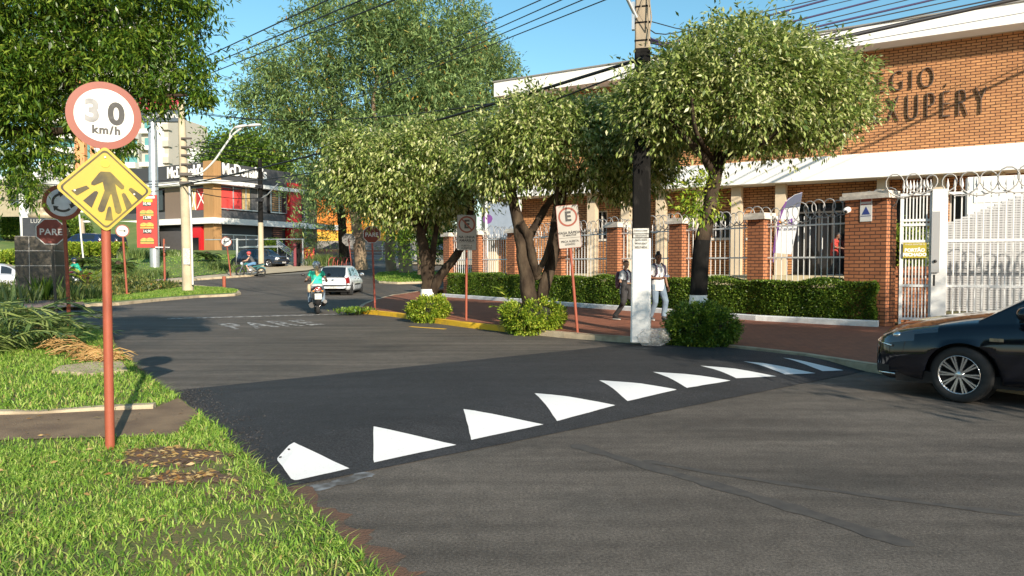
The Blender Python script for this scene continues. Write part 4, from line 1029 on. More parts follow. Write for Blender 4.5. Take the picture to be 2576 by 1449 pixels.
bl = Vector((*G(473, 726, .1)[:2], .1)); bl = P(473, 726, 36.5); bl.z = .2
pl2 = thing('utility_pole', 'tall pale concrete pole with a double street lamp on the roundabout bed', 'utility pole', bl, 0)
zt = P(463, 262, bl.y).z - bl.z
m = MB(); m.tube([(0, 0, -.3), (-.04, 0, 3), (-.13, 0, 6), (-.2, 0, zt)], [.27, .24, .2, .16], 10); m.build('shaft', M_CONCW, pl2)
def L2(px, py): p = P(px, py, bl.y); return Vector((p.x - bl.x, -.25, p.z - bl.z))
m = MB(); m.tube(smooth_line([L2(478, 440), L2(500, 440), L2(520, 430), L2(545, 405), L2(566, 375), L2(590, 342), L2(612, 325)], 4), .05, 7); m.tube(smooth_line([L2(583, 352), L2(584, 338), L2(592, 326), L2(606, 322)], 4), .035, 6); m.build('lamp_arm', mat('pale arm', (.55, .56, .52), .5), pl2)
for a, c in ((L2(594, 324), L2(625, 318)), (L2(628, 319), L2(659, 316))):
    b = MB(); d = (c - a); b.ball((0, 0, 0), (.36, .14, .08), 12, 7, M=Matrix.Translation((a + c) / 2) @ Matrix.Rotation(-math.atan2(d.z, d.x), 4, 'Y')); b.build('lamp', mat('lamp housing', (.6, .6, .58), .5), pl2)
M_INS = mat('insulator brown', (.10, .085, .075), .6)
for py in (350, 372, 392, 415): b = MB(); p = L2(474, py); b.cyl((p.x - .25, -.22, p.z), (p.x + .25, -.22, p.z), .06, .05, 6); b.build('insulator', M_INS, pl2)
for py in (440, 462): b = MB(); p = L2(474, py); b.box((p.x, -.2, p.z), (.6, .3, .14)); b.build('crossarm', M_INS, pl2)
b = MB(); p = L2(476, 640); b.bx(p.x - .16, p.x + .16, -.3, -.27, p.z - .5, p.z + .3); b.build('poster', M_PAPER, pl2)
b = MB(); p = L2(487, 560); b.tube([(p.x, -.2, .3), (p.x - .03, -.2, p.z), (p.x - .1, -.2, L2(485, 470).z)], .05, 6); b.build('conduit', M_SWHITE, pl2)

bm_ = P(657, 668, 50.5); bm_.z = H(50.5) + .05
pm = thing('utility_pole', 'slim concrete pole in front of the restaurant beside the dark estate car', 'utility pole', bm_, 0)
z1_ = P(657, 560, 50.5).z - bm_.z; z2_ = P(655, 402, 50.5).z - bm_.z
m = MB(); m.tube([(0, 0, -.2), (0, 0, z1_)], [.2, .18], 8); m.build('lower_shaft', M_CONCW, pm)
m = MB(); m.tube([(0, 0, z1_), (0, 0, z2_)], [.18, .14], 8); m.build('upper_shaft', M_TAR, pm)
for py in (470, 503): b = MB(); b.box((.0, -.2, P(657, py, 50.5).z - bm_.z), (.5, .2, .25)); b.build('insulator', M_CABLE, pm)
m = MB(); m.tube([(0, 0, P(657, 500, 50.5).z - bm_.z), (.6, -.3, P(670, 490, 50.5).z - bm_.z), (1.4, -.6, P(690, 465, 50.5).z - bm_.z)], .04, 6); m.build('lamp_arm', M_STEEL, pm)

# overhead cables, each its own span
def span(a, b_, r, label, sag=.15, m=None, n=14):
    a = Vector(a); b_ = Vector(b_); pts = [a.lerp(b_, i / n) - Vector((0, 0, sag * 4 * (i / n) * (1 - i / n))) for i in range(n + 1)]
    k = MB(); k.tube(pts, r, 5); o = k.build('overhead_cable', m or M_CABLE); return tag(o, label, 'cable', 'overhead cables')
def ext(p, q, f): return p + (q - p) * f
def line3(pts, r, label, m=None):
    k = MB(); k.tube(smooth_line(pts, 4), r, 5); o = k.build('overhead_cable', m or M_CABLE); return tag(o, label, 'cable', 'overhead cables')
LP = lambda y: Vector((bl.x - .15, bl.y - .2, P(470, y, bl.y).z))
for i, (x0, y0, x1) in enumerate(((470, 165, 824), (482, 183, 909), (508, 193, 991))):
    a = P(x0, y0, bl.y - .2); b_ = P(x1, 0, 19.5); span(a, ext(a, b_, 1.6), .022, '%s of three dark wires rising from the pale pole left of the tall trees' % ('uppermost', 'middle', 'lowest')[i], .0)
for i, (x0, y0, x1) in enumerate(((1223, 60, 1360), (1223, 84, 1412), (1223, 102, 1465), (1223, 118, 1522))):
    a = P(x0, y0, 27); b_ = P(x1, 0, 21); d = (a - b_).normalized(); span(a + d * 27, ext(a, b_, 2.2), .018, '%s of four parallel wires in the open sky right of the tall trees' % ('top one', 'second', 'third', 'lowest')[i], 0)
PR = lambda py: Vector((bpz.x, bpz.y - .1, P(1612, py, bpz.y).z))
RW = [((1631, 96), (2053, 0), .012, 0), ((1640, 120), (2077, 0), .024, 1), ((1750, 92), (2141, 0), .010, 0), ((1700, 130), (2205, 0), .022, 1), ((1720, 135), (2281, 0), .012, 0), ((1740, 140), (2345, 0), .024, 1), ((1700, 150), (2405, 0), .014, 0), ((1690, 165), (2465, 6), .018, 0), ((1680, 190), (2545, 0), .05, 0), ((1700, 185), (2576, 32), .008, 0)]
RL = ['highest thin wire', 'highest thick violet cable', 'second thin wire from the top', 'second violet cable from the top', 'third thin wire from the top', 'third violet cable from the top', 'lowest thin dark wire in the sky', 'dark cable along the roof edge', 'very thick black cable across the white fascia', 'hair thin wire across the white fascia']
for (p0, p1, r, v), l in zip(RW, RL):
    a = PR(p0[1] + 20); b_ = P(p1[0], p1[1], 17.5)
    q = P(p0[0], p0[1], 15.7); q2 = P(p0[0] * .9 + p1[0] * .1, p0[1] * .9 + p1[1] * .1, 15.9)
    line3([Vector((bpz.x + .05, bpz.y + .12, q.z - .25)), q2, ext(q2, b_, .5), b_, ext(q2, b_, 1.9)], r, l + ' right of the large pole', M_CABP if v else None)
a = PR(150); span(a, LP(466), .035, 'thick black cable sagging from the large pole across to the pale pole', .2)
span(PR(170), P(470, 452, bl.y), .018, 'thin cable sagging just above the thick black cable to the pale pole', .8)
for i, y in enumerate((375, 386, 398, 408)):
    span(P(500, y - 18, 38), P(880, y + 18, 58), .022, '%s of four wires passing in front of the far green canopy' % ('top', 'second', 'third', 'bottom')[i], .1)
for i, (y0, y1) in enumerate(((366, 310), (382, 322), (396, 336), (412, 350))):
    span(P(476, y0, bl.y), P(660, y1, 50), .018, '%s wire fanning out from the pale pole towards the double lamp' % ('first', 'second', 'third', 'fourth')[i], .05)
for i, (y0, y1) in enumerate(((452, 425), (458, 444), (463, 458), (470, 500))):
    span(LP(y0), P(-60, y1, 30), .018, '%s wire leading from the pale pole to the left behind the diamond sign' % ('first', 'second', 'third', 'fourth')[i], .3)
for i, (y0, y1) in enumerate(((440, 425), (466, 468), (474, 497))):
    span(LP(y0), P(657, y1, 50.4), .025, '%s cable strung between the pale pole and the slim pole' % ('upper', 'middle', 'lower')[i], .25)
span(P(500, 283, bl.y), P(830, 300, 45), .016, 'single thin wire below the lamp crossing behind the tall trees', .2)
span(P(489, 285, bl.y), P(1300, 250, 24), .02, 'long dark wire from the pale pole across the tall trees', .5)

# ------------------------------------------------------------------ burger advert pole
ba = P(390, 680, 49); ba.z = H(49) + .1
ad = thing('advert_pole', 'silver pole with a red burger price banner and a drive through sign on top', 'advert pole', ba, 0)
hz49 = lambda py: P(390, py, 49).z - ba.z
m = MB(); m.tube([(0, 0, -.3), (0, 0, hz49(330)), (0, 0, hz49(320)), (0, 0, hz49(290))], [.31, .27, .19, .17], 18); m.build('pole', M_STEEL, ad)
m = MB()
for k in range(4): a = R(45 + 90 * k); m.box((.36 * math.cos(a), .36 * math.sin(a), .15), (.3, .03, .4), a)
m.build('foot_fins', M_STEEL, ad)
zb_, zt_ = hz49(623), hz49(492); W = .66
bn = MB(); bn.box((-.28, -.4, (zb_ + zt_) / 2), (1.34, .06, zt_ - zb_)); bo = bn.build('banner', mat('banner red', (.52, .055, .045), .5, var=.06), ad)
zz = lambda f: zt_ + (zb_ - zt_) * f
M_BUN = mat('bun', (.62, .34, .09), .6, var=.15, scale=6); M_PATTY = mat('patty', (.16, .06, .03), .7); M_CHEESE = mat('cheese', (.8, .5, .05), .5); M_LET = mat('lettuce', (.3, .45, .1), .6)
def bflat(poly, m, z, y): b = MB(); b.prism(poly, 0, .006, FRONT(-.28, y, z)); b.build('print', m, bo)
for i, f in enumerate((.34, .58, .87)):
    for s in (-1, 1):
        cx = s * .2; r = .27 if s > 0 else .25
        top_ = [(cx + r * math.cos(a), .0 + r * .75 * math.sin(a)) for a in np.linspace(0, math.pi, 12)]
        bflat(top_, M_BUN, zz(f), -.445 - .01 * s); bflat([(cx - r, -.12), (cx + r, -.12), (cx + r * 1.05, .0), (cx - r * 1.05, .0)], M_PATTY, zz(f), -.44 - .01 * s)
        bflat([(cx - r, -.05), (cx + r, -.05), (cx + r * .9, .0), (cx - r * .7, .0)], M_CHEESE if i % 2 else M_LET, zz(f), -.455 - .01 * s)
        bflat([(cx - r * .95, -.2), (cx + r * .95, -.2), (cx + r, -.1), (cx - r, -.1)], M_BUN, zz(f), -.448 - .01 * s)
    bflat([(-.25, -.15), (.3, -.15), (.3, .15), (-.25, .15)], M_SBLACK, zz((.17, .43, .69)[i]), -.44)
    text('lettering', ('10,90', '12,90', '14,90')[i], .25, FRONT(-.26, -.452, zz((.17, .43, .69)[i])), M_SWHITE, bo, .004, bold=.008)
bflat([(-.6, -.1), (.55, -.05), (.55, .1), (-.6, .06)], M_SWHITE, zz(.05), -.44); bflat([(-.2, -.09), (.4, -.09), (.4, .09), (-.2, .09)], M_CHEESE, zz(.11), -.446)
tx0, tx1 = (355 - 390) / FPX * 49, (462 - 390) / FPX * 49
m = MB(); m.bx(tx0, tx1, -.2, .2, hz49(307), hz49(277)); tb = m.build('sign_box', mat('sign slate', (.07, .09, .11), .5), ad)
text('lettering', 'Drive-Thru', .5, FRONT((tx0 + tx1) / 2 + .2, -.21, hz49(292)), M_SWHITE, tb, .01, bold=.01)
m = MB(); m.prism([(tx0, hz49(277)), (tx1, hz49(277)), (tx1 + .1, hz49(250)), ((tx0 + tx1) / 2 + .3, hz49(238)), (tx0, hz49(250))], -.22, .22, frameM((0, 0, 0), (1, 0, 0), (0, 0, 1))); m.build('top_panel', mat('sign red top', (.55, .05, .09), .5), ad)

# ------------------------------------------------------------------ restaurant
KX = P(540, 642, 72); KZ = H(72) + .02
RD = Vector((0.48, 0.877, 0)); LD = Vector((-0.877, 0.48, 0))
KO = Vector((KX.x, KX.y, 0)); RRZ = math.atan2(RD.y, RD.x)
rest = thing('restaurant', 'dark grey two storey fast food restaurant with white bands and a timber corner', 'restaurant', (KO.x, KO.y, 0), RRZ)
def rx_(px): return hit(px, KO, RD)
def ly_(px): return hit(px, KO, LD)
zq = lambda py: P(540, py, 72).z
M_GREY = mat('charcoal cladding', (.05, .05, .054), .6, var=.08, scale=.6); M_GREY2 = mat('grey cladding', (.085, .083, .085), .6, var=.06)
M_WOOD = mat('timber cladding', (.42, .235, .095), .65, col2=(.33, .18, .07), scale=3, stretch=(4, 4, .15)); M_RRED = mat('restaurant red', (.55, .02, .025), .45)
M_TAUPE = mat('taupe panel', (.17, .125, .095), .7); M_DG2 = mat('restaurant glass', (.03, .035, .04), .08, spec=.7)
XR, YL = rx_(800), ly_(285)
m = MB(); m.bx(.35, XR, .35, YL, KZ - 1, zq(408)); m.build('core', mat('dark interior', (.02, .02, .022), .5), rest)
m = MB(); m.bx(0, XR, 0, .34, zq(453), zq(406)); m.bx(0, .34, .34, YL, zq(453), zq(406)); m.build('parapet', M_GREY, rest)
m = MB(); m.bx(-.9, XR + 1, -.9, 0, zq(463), zq(453)); m.bx(-.9, 0, 0, YL + 1, zq(463), zq(453)); m.build('upper_band', M_WHITEW, rest)
m = MB(); m.bx(-.8, XR + 4, -.8, 0, zq(563), zq(548)); m.bx(-.8, 0, 0, YL + 1, zq(563), zq(548)); m.build('lower_band', M_WHITEW, rest)
m = MB(); m.bx(.1, XR, .1, .34, zq(548), zq(527)); m.bx(.1, .34, .34, YL, zq(548), zq(527)); m.build('spandrel', M_GREY2, rest)
a, b_ = rx_(555), ly_(520)
m = MB(); m.bx(-.25, a, -.25, .5, KZ - .5, zq(404)); m.bx(-.25, .5, .5, b_, KZ - .5, zq(404)); m.build('timber_corner', M_WOOD, rest)
def rpanel(p0, p1, y0, y1, m, name='panel', pr_=-.02, th=.3):
    x0, x1 = rx_(p0), rx_(p1); b = MB(); sc_ = lambda py: P((p0 + p1) / 2, py, KO.y + RD.y * (x0 + x1) / 2).z
    b.bx(x0, x1, pr_, pr_ + th, sc_(y1), sc_(y0)); return b.build(name, m, rest)
def lpanel(p0, p1, y0, y1, m, name='panel', pr_=-.02, th=.3):
    x0, x1 = ly_(p0), ly_(p1); b = MB(); sc_ = lambda py: P((p0 + p1) / 2, py, KO.y + LD.y * (x0 + x1) / 2).z
    b.bx(pr_, pr_ + th, min(x0, x1), max(x0, x1), sc_(y1), sc_(y0)); return b.build(name, m, rest)
def wframe(par, p0, p1, y0, y1, nx):
    x0, x1 = rx_(p0), rx_(p1); sc_ = lambda py: P((p0 + p1) / 2, py, KO.y + RD.y * (x0 + x1) / 2).z; b = MB()
    for k in range(nx + 1): x = x0 + (x1 - x0) * k / nx; b.bx(x - .05, x + .05, .0, .12, sc_(y1), sc_(y0))
    b.bx(x0, x1, .002, .122, sc_(y0) - .1, sc_(y0)); b.bx(x0, x1, .002, .122, sc_(y1), sc_(y1) + .1); b.build('frame', M_STEEL, par)
w = rpanel(557, 652, 468, 529, M_DG2, 'window', .14, .1); wframe(w, 557, 652, 468, 529, 3)
rpanel(558, 612, 474, 528, mat('red mural', (.42, .03, .03), .6), 'mural', .12, .02)
m = MB(); x = rx_(577); m.prism([(x + 1.2 * math.cos(t) * (1 + .3 * math.sin(t)), zq(500) + 1.0 * math.sin(t)) for t in np.linspace(0, 6.28, 20)], 0, .03, frameM((0, .115, 0), (1, 0, 0), (0, 0, 1))); m.build('mural_shape', mat('bright red print', (.75, .06, .05), .6), rest)
rpanel(614, 633, 476, 529, mat('sand mural', (.5, .36, .16), .7), 'mural', .115, .02)
rpanel(636, 674, 480, 533, M_GREY2, 'panel', .1, .05)
w = rpanel(684, 724, 478, 537, M_DG2, 'window', .14, .1); wframe(w, 684, 724, 478, 537, 2)
lv = MB(); x0, x1 = rx_(688), rx_(710); zs_ = P(700, 500, KO.y + RD.y * (x0 + x1) / 2).z
for k in range(12): lv.bx(x0, x1, .05, .1, zs_ - 1.3 + k * .22, zs_ - 1.3 + k * .22 + .12)
lv.build('timber_louvre', M_WOOD, rest)
rpanel(724, 752, 462, 636, M_RRED, 'red_tower', -.5, 1.2)
rpanel(752, 762, 478, 640, M_GREY, 'panel', -.1, .4); rpanel(763, 798, 480, 640, M_TAUPE, 'panel', -.05, .4)
gw = rpanel(557, 650, 590, 637, mat('ground floor glass', (.10, .105, .11), .25, spec=.6), 'window', .1, .1); wframe(gw, 557, 650, 590, 637, 3)
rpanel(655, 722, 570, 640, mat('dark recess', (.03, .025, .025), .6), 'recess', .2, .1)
lv = MB(); x0, x1 = rx_(690), rx_(712); zs_ = P(700, 605, KO.y + RD.y * (x0 + x1) / 2).z
for k in range(14): lv.bx(x0, x1, .05, .12, zs_ - 1.5 + k * .23, zs_ - 1.5 + k * .23 + .13)
lv.build('timber_louvre', mat('dark timber', (.2, .08, .05), .6), rest)
x0 = rx_(756); m = frameM((x0, -.75, P(757, 580, KO.y + RD.y * x0).z), (0, 0, 1), (-1, 0, 0)); text('lettering', 'Drive-Thru', .95, m, M_SWHITE, rest, .02, bold=.015)
# left facade
w = lpanel(482, 518, 470, 530, M_DG2, 'window', .12, .1)
lpanel(494, 516, 474, 528, mat('red mural', (.42, .03, .03), .6), 'mural', .1, .02); lpanel(483, 494, 474, 528, mat('sand mural', (.5, .36, .16), .7), 'mural', .1, .02)
ln = MB()
for (q0, q1) in (((484, 476), (493, 528)), ((493, 480), (485, 520)), ((497, 478), (517, 520)), ((516, 478), (497, 524))):
    A = ly_(q0[0]); B2 = ly_(q1[0]); ln.tube([(.08, A, P(q0[0], q0[1], KO.y + LD.y * A).z), (.08, B2, P(q1[0], q1[1], KO.y + LD.y * B2).z)], .05, 4)
ln.build('mural_lines', M_WHITEW, rest)
lpanel(420, 458, 468, 552, M_TAUPE, 'panel', -.1, .4); lpanel(360, 410, 480, 530, M_DG2, 'window', .1, .1)
lpanel(320, 478, 575, 645, M_GREY2, 'lower_cladding', .05, .3)
lpanel(489, 514, 570, 648, M_RRED, 'red_portal', -.3, .5); lpanel(493, 508, 598, 645, M_DARKG, 'order_window', -.34, .03); lpanel(478, 488, 575, 645, M_GREY, 'panel', .0, .3)
def sgn(px0, px1, pyc, side):
    if side == 'R':
        x0, x1 = rx_(px0), rx_(px1); c = (x0 + x1) / 2; z = P((px0 + px1) / 2, pyc, KO.y + RD.y * c).z; M = frameM((c, -.12, z), (1, 0, 0), (0, 0, 1)); wd = x1 - x0
    else:
        x0, x1 = ly_(px0), ly_(px1); c = (x0 + x1) / 2; z = P((px0 + px1) / 2, pyc, KO.y + LD.y * c).z; M = frameM((-.12, c, z), (0, -1, 0), (0, 0, 1)); wd = abs(x1 - x0)
    t = text('lettering', "McDonald\u2019s", 1.6, M, M_WHITEW, rest, .1, bold=.028)
    co = [M.inverted() @ v.co for v in t.data.vertices]; xs = [q.x for q in co]; f = wd / (max(xs) - min(xs)); cx = (max(xs) + min(xs)) / 2
    for v, q in zip(t.data.vertices, co): q.x = (q.x - cx) * f; v.co = M @ q
sgn(561, 671, 433, 'R'); sgn(428, 518, 433, 'L')
# golden arches totem signs
M_ARCH = mat('arch yellow', (.85, .45, .03), .4)
def arches(par, w, h, y, x, z):
    b = MB()
    for s in (-1, 1): b.tube([(x + s * w / 4 + w / 4 * math.cos(t), y, z + h * (math.sin(t) ** .8 if math.sin(t) > 0 else 0)) for t in np.linspace(0, math.pi, 16)], w * .065, 6)
    b.build('emblem', M_ARCH, par)
def totem(px, py0, py1, py2, Y, label, wpx):
    c = P(px, py2, Y); zbse = H(Y) + .05; w = wpx / FPX * Y; o = thing('direction_totem', label, 'sign', (c.x, Y, zbse), face_rz(c))
    z0, z1 = P(px, py1, Y).z - zbse, P(px, py0, Y).z - zbse
    m = MB(); m.bx(-w / 2 * .8, w / 2 * .8, -.12, .12, 0, z0); m.build('base', mat('totem slate', (.045, .055, .065), .5), o)
    m = MB(); m.bx(-w / 2, w / 2, -.15, .15, z0, z1); m.build('sign_box', M_RRED, o); arches(o, w * .6, (z1 - z0) * .68, -.17, 0, z0 + (z1 - z0) * .15)
    return o, z0, w
o, z0, w = totem(777, 622, 651, 677, 60, 'low red totem with yellow arches standing in the grass by the driveway', 28)
text('lettering', 'Bem\nvindo', .3, FRONT(0, -.13, z0 - .45), M_SWHITE, o, .004)
totem(1118, 600, 622, 655, 66, 'low red totem with yellow arches by the far road behind the pruned trees', 22)
gp0 = P(747, 672, 57); o = thing('gate_bar_post', 'dark red slatted bollard beside the restaurant driveway', 'bollard', (gp0.x, 57, H(57) + .05), 0)
m = MB(); m.bx(-.2, .0, -.15, .15, 0, P(747, 612, 57).z - H(57)); m.build('post', mat('maroon post', (.2, .04, .05), .5), o); m = MB(); m.bx(.003, .25, -.14, .16, 0, P(747, 612, 57).z - H(57) - .05); m.build('cover', M_TAR, o)
# driveway height bar
hb = P(597, 678, 58); o = thing('height_bar', 'grey height limit bar on posts across the restaurant driveway', 'barrier', (hb.x, 58, H(58)), 0)
z = P(597, 603, 58).z - H(58); m = MB(); m.tube([(0, 0, 0), (0, 0, z + .1)], .1, 8); m.build('post', M_STEEL, o); m = MB(); m.tube([(-2.5, 0, z), (0, 0, z), (5.3, 0, z + .05)], .05, 6); m.build('bar', M_STEEL, o)
e = P(762, 660, 58); m = MB(); m.tube([(e.x - hb.x, 0, 0), (e.x - hb.x, 0, z + .1)], .07, 8); m.build('post', M_STEEL, o)

# ------------------------------------------------------------------ buildings further away
def block(name, label, cat, px0, px1, py0, py1, Y, depth, m, rz=0):
    a, b = P(px0, py0, Y), P(px1, py1, Y); o = thing(name, label, cat, ((a.x + b.x) / 2, Y, b.z), rz)
    w, h = abs(b.x - a.x), a.z - b.z
    k = MB(); k.bx(-w / 2, w / 2, 0, depth, -4, h); k.build('wall', m, o); return o, w, h
o, w, h = block('warehouse', 'yellow rendered shop building with a grey base behind the tall trunks', 'building', 790, 980, 470, 606, 92, 20, mat('yellow render', (.78, .43, .05), .7, var=.05, scale=.3))
k = MB(); k.bx(-w / 2 - .05, w / 2 + 8, -.08, 20, -6, 0); k.build('base', mat('grey base', (.22, .21, .20), .8, var=.08), o)
k = MB(); k.bx(-w / 2 + .02, -w / 2 + 6.2, -.06, -.01, 1.2, h); k.build('shade_panel', mat('shade orange render', (.7, .22, .03), .7), o)  # left part of the yellow wall, its shade painted in as orange
k = MB(); k.bx(-w / 2 + 5, -w / 2 + 9.5, -.12, -.07, 3.6, 4.4); k.build('sign_strip', M_TAR, o)
k = MB()
for z in (h * .35, h * .68): k.bx(-w / 2, w / 2, -.075, -.07, z, z + .06)
k.build('joint', mat('joint line', (.5, .25, .03), .7), o)
M_TW = mat('tower white', (.72, .70, .66), .8, var=.04); M_TG = mat('tower beige', (.45, .42, .36), .8); M_TGL = mat('balcony glass', (.10, .28, .29), .2); M_TD = mat('shaded balcony', (.10, .10, .10), .7)
o, w, h = block('apartment_tower', 'white apartment tower with long balconies behind the large left tree', 'building', 100, 350, 20, 425, 150, 18, M_TG)
nfl = int(h / 3.0)
for f in range(nfl):
    z = f * 3.0
    for (a, b) in ((-w / 2, -w * .14), (w * .08, w / 2)):
        k = MB(); k.bx(a, b, -1.6, -.02, z, z + 1.15); k.build('balcony', M_TW, o)
        k = MB(); k.bx(a + .3, b - .3, -.06, -.01, z + 1.2, z + 2.75); k.build('window', M_TGL if f < 8 else M_TD, o)
k = MB(); k.bx(-w * .13, -w * .03, -1.3, -.02, -3, h); k.bx(w * .03, w * .075, -1.3, -.02, -3, h); k.build('orange_fin', mat('tower orange', (.62, .28, .12), .7), o)
k = MB(); k.bx(-w * .025, w * .025, -.4, -.02, -3, h); k.build('glass_strip', M_TGL, o)
o, w, h = block('apartment_tower', 'beige apartment tower with small windows right of the silver advert pole', 'building', 352, 428, 288, 420, 135, 13, M_TG, R(-8))
k = MB(); k.bx(-w * .05, w * .34, -.15, -.01, -3, h); k.build('pale_strip', M_TW, o)
for f in range(int(h / 3)):
    for x in (-.38, -.2, .0, .24): 
        k = MB(); k.bx(w * x, w * x + (1.3 if x > -.1 else 2.2), -.17 if x > -.1 else -.05, -.155 if x > -.1 else -.01, f * 3 + .9, f * 3 + 2.3); k.build('window', M_TW if x == .0 or x == .24 else M_TGL, o)
    k = MB(); k.bx(w / 2 - .9, w / 2 + .3, -.6, .6, f * 3 + .6, f * 3 + 1.7); k.build('balcony', M_TG, o)
    k = MB(); k.bx(-w * .48, -w * .1, -1.0, -.02, f * 3, f * 3 + .8); k.build('balcony', M_TW, o)
o, w, h = block('office_block', 'low pale grey block above the left part of the restaurant', 'building', 452, 549, 378, 420, 110, 12, mat('pale grey render', (.5, .52, .50), .8, var=.03))
k = MB(); k.bx(w * .05, w * .2, -.05, -.01, h * .6, h * .85); k.build('window', M_FRAME, o)
k = MB(); k.bx(-w / 2 - .1, w / 2 + .1, -.1, 12, h, h + .2); k.build('roof', M_WHITEW, o)
o, w, h = block('roadside_house', 'modern beige house with flat white roofs above the lawn bank', 'house', -120, 100, 465, 540, 84, 14, mat('beige house', (.38, .33, .25), .8, var=.06))
k = MB(); k.bx(-w / 2, w / 2 + 1, -1.2, 14, h, h + .8); k.build('roof', M_WHITEW, o)
k = MB(); k.bx(-w * .1, w * .42, -.06, -.01, .8, h - .6); k.build('panel', mat('house grey', (.3, .29, .27), .8), o)
o, w, h = block('roadside_house', 'white house with grey upper box behind the roundabout disc', 'house', 62, 250, 452, 545, 88, 14, mat('shade wall', (.28, .28, .29), .8, var=.05))
k = MB(); k.bx(-w / 2 - 1.5, w / 2, -1.0, 14, h * .58, h * .82); k.build('roof', M_WHITEW, o)
k = MB(); k.bx(-w * .25, w * .4, .5, 12, h * .8, h * 1.25); k.build('upper_box', mat('grey render', (.36, .36, .37), .8), o)
k = MB(); k.bx(-w / 2, -w * .3, -.5, 10, h * .83, h * 1.3); k.build('upper_wall', M_WHITEW, o)
k = MB(); k.bx(-w * .3, w * .5, -.07, -.01, 0, h * .25); k.build('garage', M_WHITEW, o)
k = MB(); k.tube([(-w * .02, -.5, h * .1), (-w * .02, -.5, h * .45), (w * .05, -.5, h * .45)], .12, 6); k.build('railing', M_WHITEW, o)
# boards and slim posts on the bank
a = P(82, 520, 62); o = thing('board', 'dull beige board on the bank behind the white leaning trunk', 'board', (P(10, 545, 62).x, 62, P(10, 545, 62).z), R(-6))
k = MB(); w = (84 - (-70)) / FPX * 62; hh_ = P(10, 455, 62).z - P(10, 545, 62).z; k.bx(-w / 2, w / 2, -.05, .05, .0, hh_); k.build('panel', mat('board beige', (.33, .29, .2), .8, var=.08), o)
k = MB(); k.bx(-w * .3, -w * .27, .06, .14, -2, hh_ * .5); k.bx(w * .27, w * .3, .06, .14, -2, hh_ * .5); k.build('legs', M_STEEL, o)
a = P(200, 560, 52); o = thing('lamp_post', 'thin white lamp post right of the roundabout disc', 'lamp post', (a.x, 52, H(52)), 0)
k = MB(); zt2 = P(200, 540, 52).z - H(52); k.tube([(.3, 0, 0), (.1, 0, zt2 * .6), (0, 0, zt2)], .06, 6); k.build('pole', M_SWHITE, o)
k = MB(); k.ball((.5, 0, P(204, 558, 52).z - H(52)), (.28, .14, .1)); k.build('lamp', M_SWHITE, o)
a = P(210, 600, 60); o = thing('post_stump', 'weathered wooden post on the sunny lawn bank', 'post', (P(208, 612, 60).x, 60, P(208, 612, 60).z), 0)
k = MB(); k.tube([(0, 0, -.3), (.03, 0, 1.1), (0, 0, 1.9)], [.2, .17, .13], 7); k.build('post', M_CONCP, o); k = MB(); k.box((0, 0, 1.95), (.2, .2, .12)); k.build('cap', M_CONCP, o)
a = P(50, 520, 33); o = thing('lantern', 'small white boxed lantern hanging among the leaves on a slim post', 'lantern', (P(66, 640, 33).x, 33, .2), 0)
k = MB(); k.tube([(0, 0, 0), (-.06, 0, P(66, 540, 33).z - .2)], .04, 6); k.build('post', M_SWHITE, o)
k = MB(); z = P(50, 505, 33).z - .2; k.bx(-.62, .1, -.12, .12, z - .18, z + .22); k.build('box', M_SWHITE, o)
# monument with a bust
mo = P(107, 705, 29.5); mo.z = .11
mn = thing('stone_monument', 'dark stone plinth of big blocks topped by a smaller black block', 'monument', mo, R(10))
wpx = 91 / FPX * 29.5
M_STONE = mat('dark stone', (.062, .055, .048), .8, col2=(.10, .085, .06), scale=14, bump=.3); M_BLK = mat('black slab', (.035, .04, .048), .35, var=.1)
zz_ = lambda py: P(107, py, 29.5).z - .11
ys_ = [720, 667, 630, 594]
for i in range(3):
    for (xa, xb) in ((-wpx / 2, -wpx * .16), (-wpx * .16 + .03, wpx / 2)):
        k = MB(); k.bx(xa, xb, -.6, .6, zz_(ys_[i]) if i else 0, zz_(ys_[i + 1]) - .035); k.build('stone_block', M_STONE, mn, bevel=.008)
k = MB(); k.bx(-wpx / 2 + .015, wpx / 2 - .015, -.585, .585, 0, zz_(594) - .02); k.build('mortar', mat('mortar', (.4, .38, .35), .9), mn)
bx0, bx1 = (75 - 107) / FPX * 29.5, (122 - 107) / FPX * 29.5
k = MB(); k.bx(bx0, bx1, -.42, .42, zz_(594) - .02, zz_(549)); k.build('top_block', M_BLK, mn, bevel=.006)
text('lettering', 'LUZ', .22, FRONT((bx0 + bx1) / 2 + .12, -.425, zz_(558)), mat('pale engraving', (.4, .4, .38), .6), mn, .003)
mb_ = P(98, 549, 29.5)
bst = thing('bust', 'weathered metal bust of a head and shoulders on the dark monument', 'statue', (mb_.x, 29.5 + .1, mb_.z), R(10))
k = MB(); secs = [(0, .36, .16), (.06, .46, .2), (.16, .46, .21), (.26, .40, .19), (.33, .26, .15), (.38, .12, .11), (.46, .10, .10), (.5, .11, .125), (.56, .125, .15), (.64, .135, .165), (.72, .125, .155), (.79, .09, .11), (.82, .02, .03)]
k.loft([[Vector((a_ * math.cos(t) * (1 + .12 * math.cos(2 * t) * (z < .3)) + .05, b_ * math.sin(t), z * .92)) for t in np.linspace(0, 2 * math.pi, 16, endpoint=False)] for z, a_, b_ in secs], True, True, 0, True)
k.ball((.05, -.17, .56), (.03, .05, .045)); k.build('figure', mat('bronze bust', (.36, .30, .2), .5, metal=.3, var=.2, scale=8, bump=.3), bst)
k = MB(); k.ball((.05, -.02, .66), (.15, .16, .12)); k.build('hair', mat('bronze hair', (.25, .21, .14), .6, var=.3, scale=20, bump=.6), bst)
for s in (-1, 1):
    k = MB(); k.ball((.05 + s * .05, -.155, .6), (.02, .012, .01)); k.build('eye', M_STONE, bst)
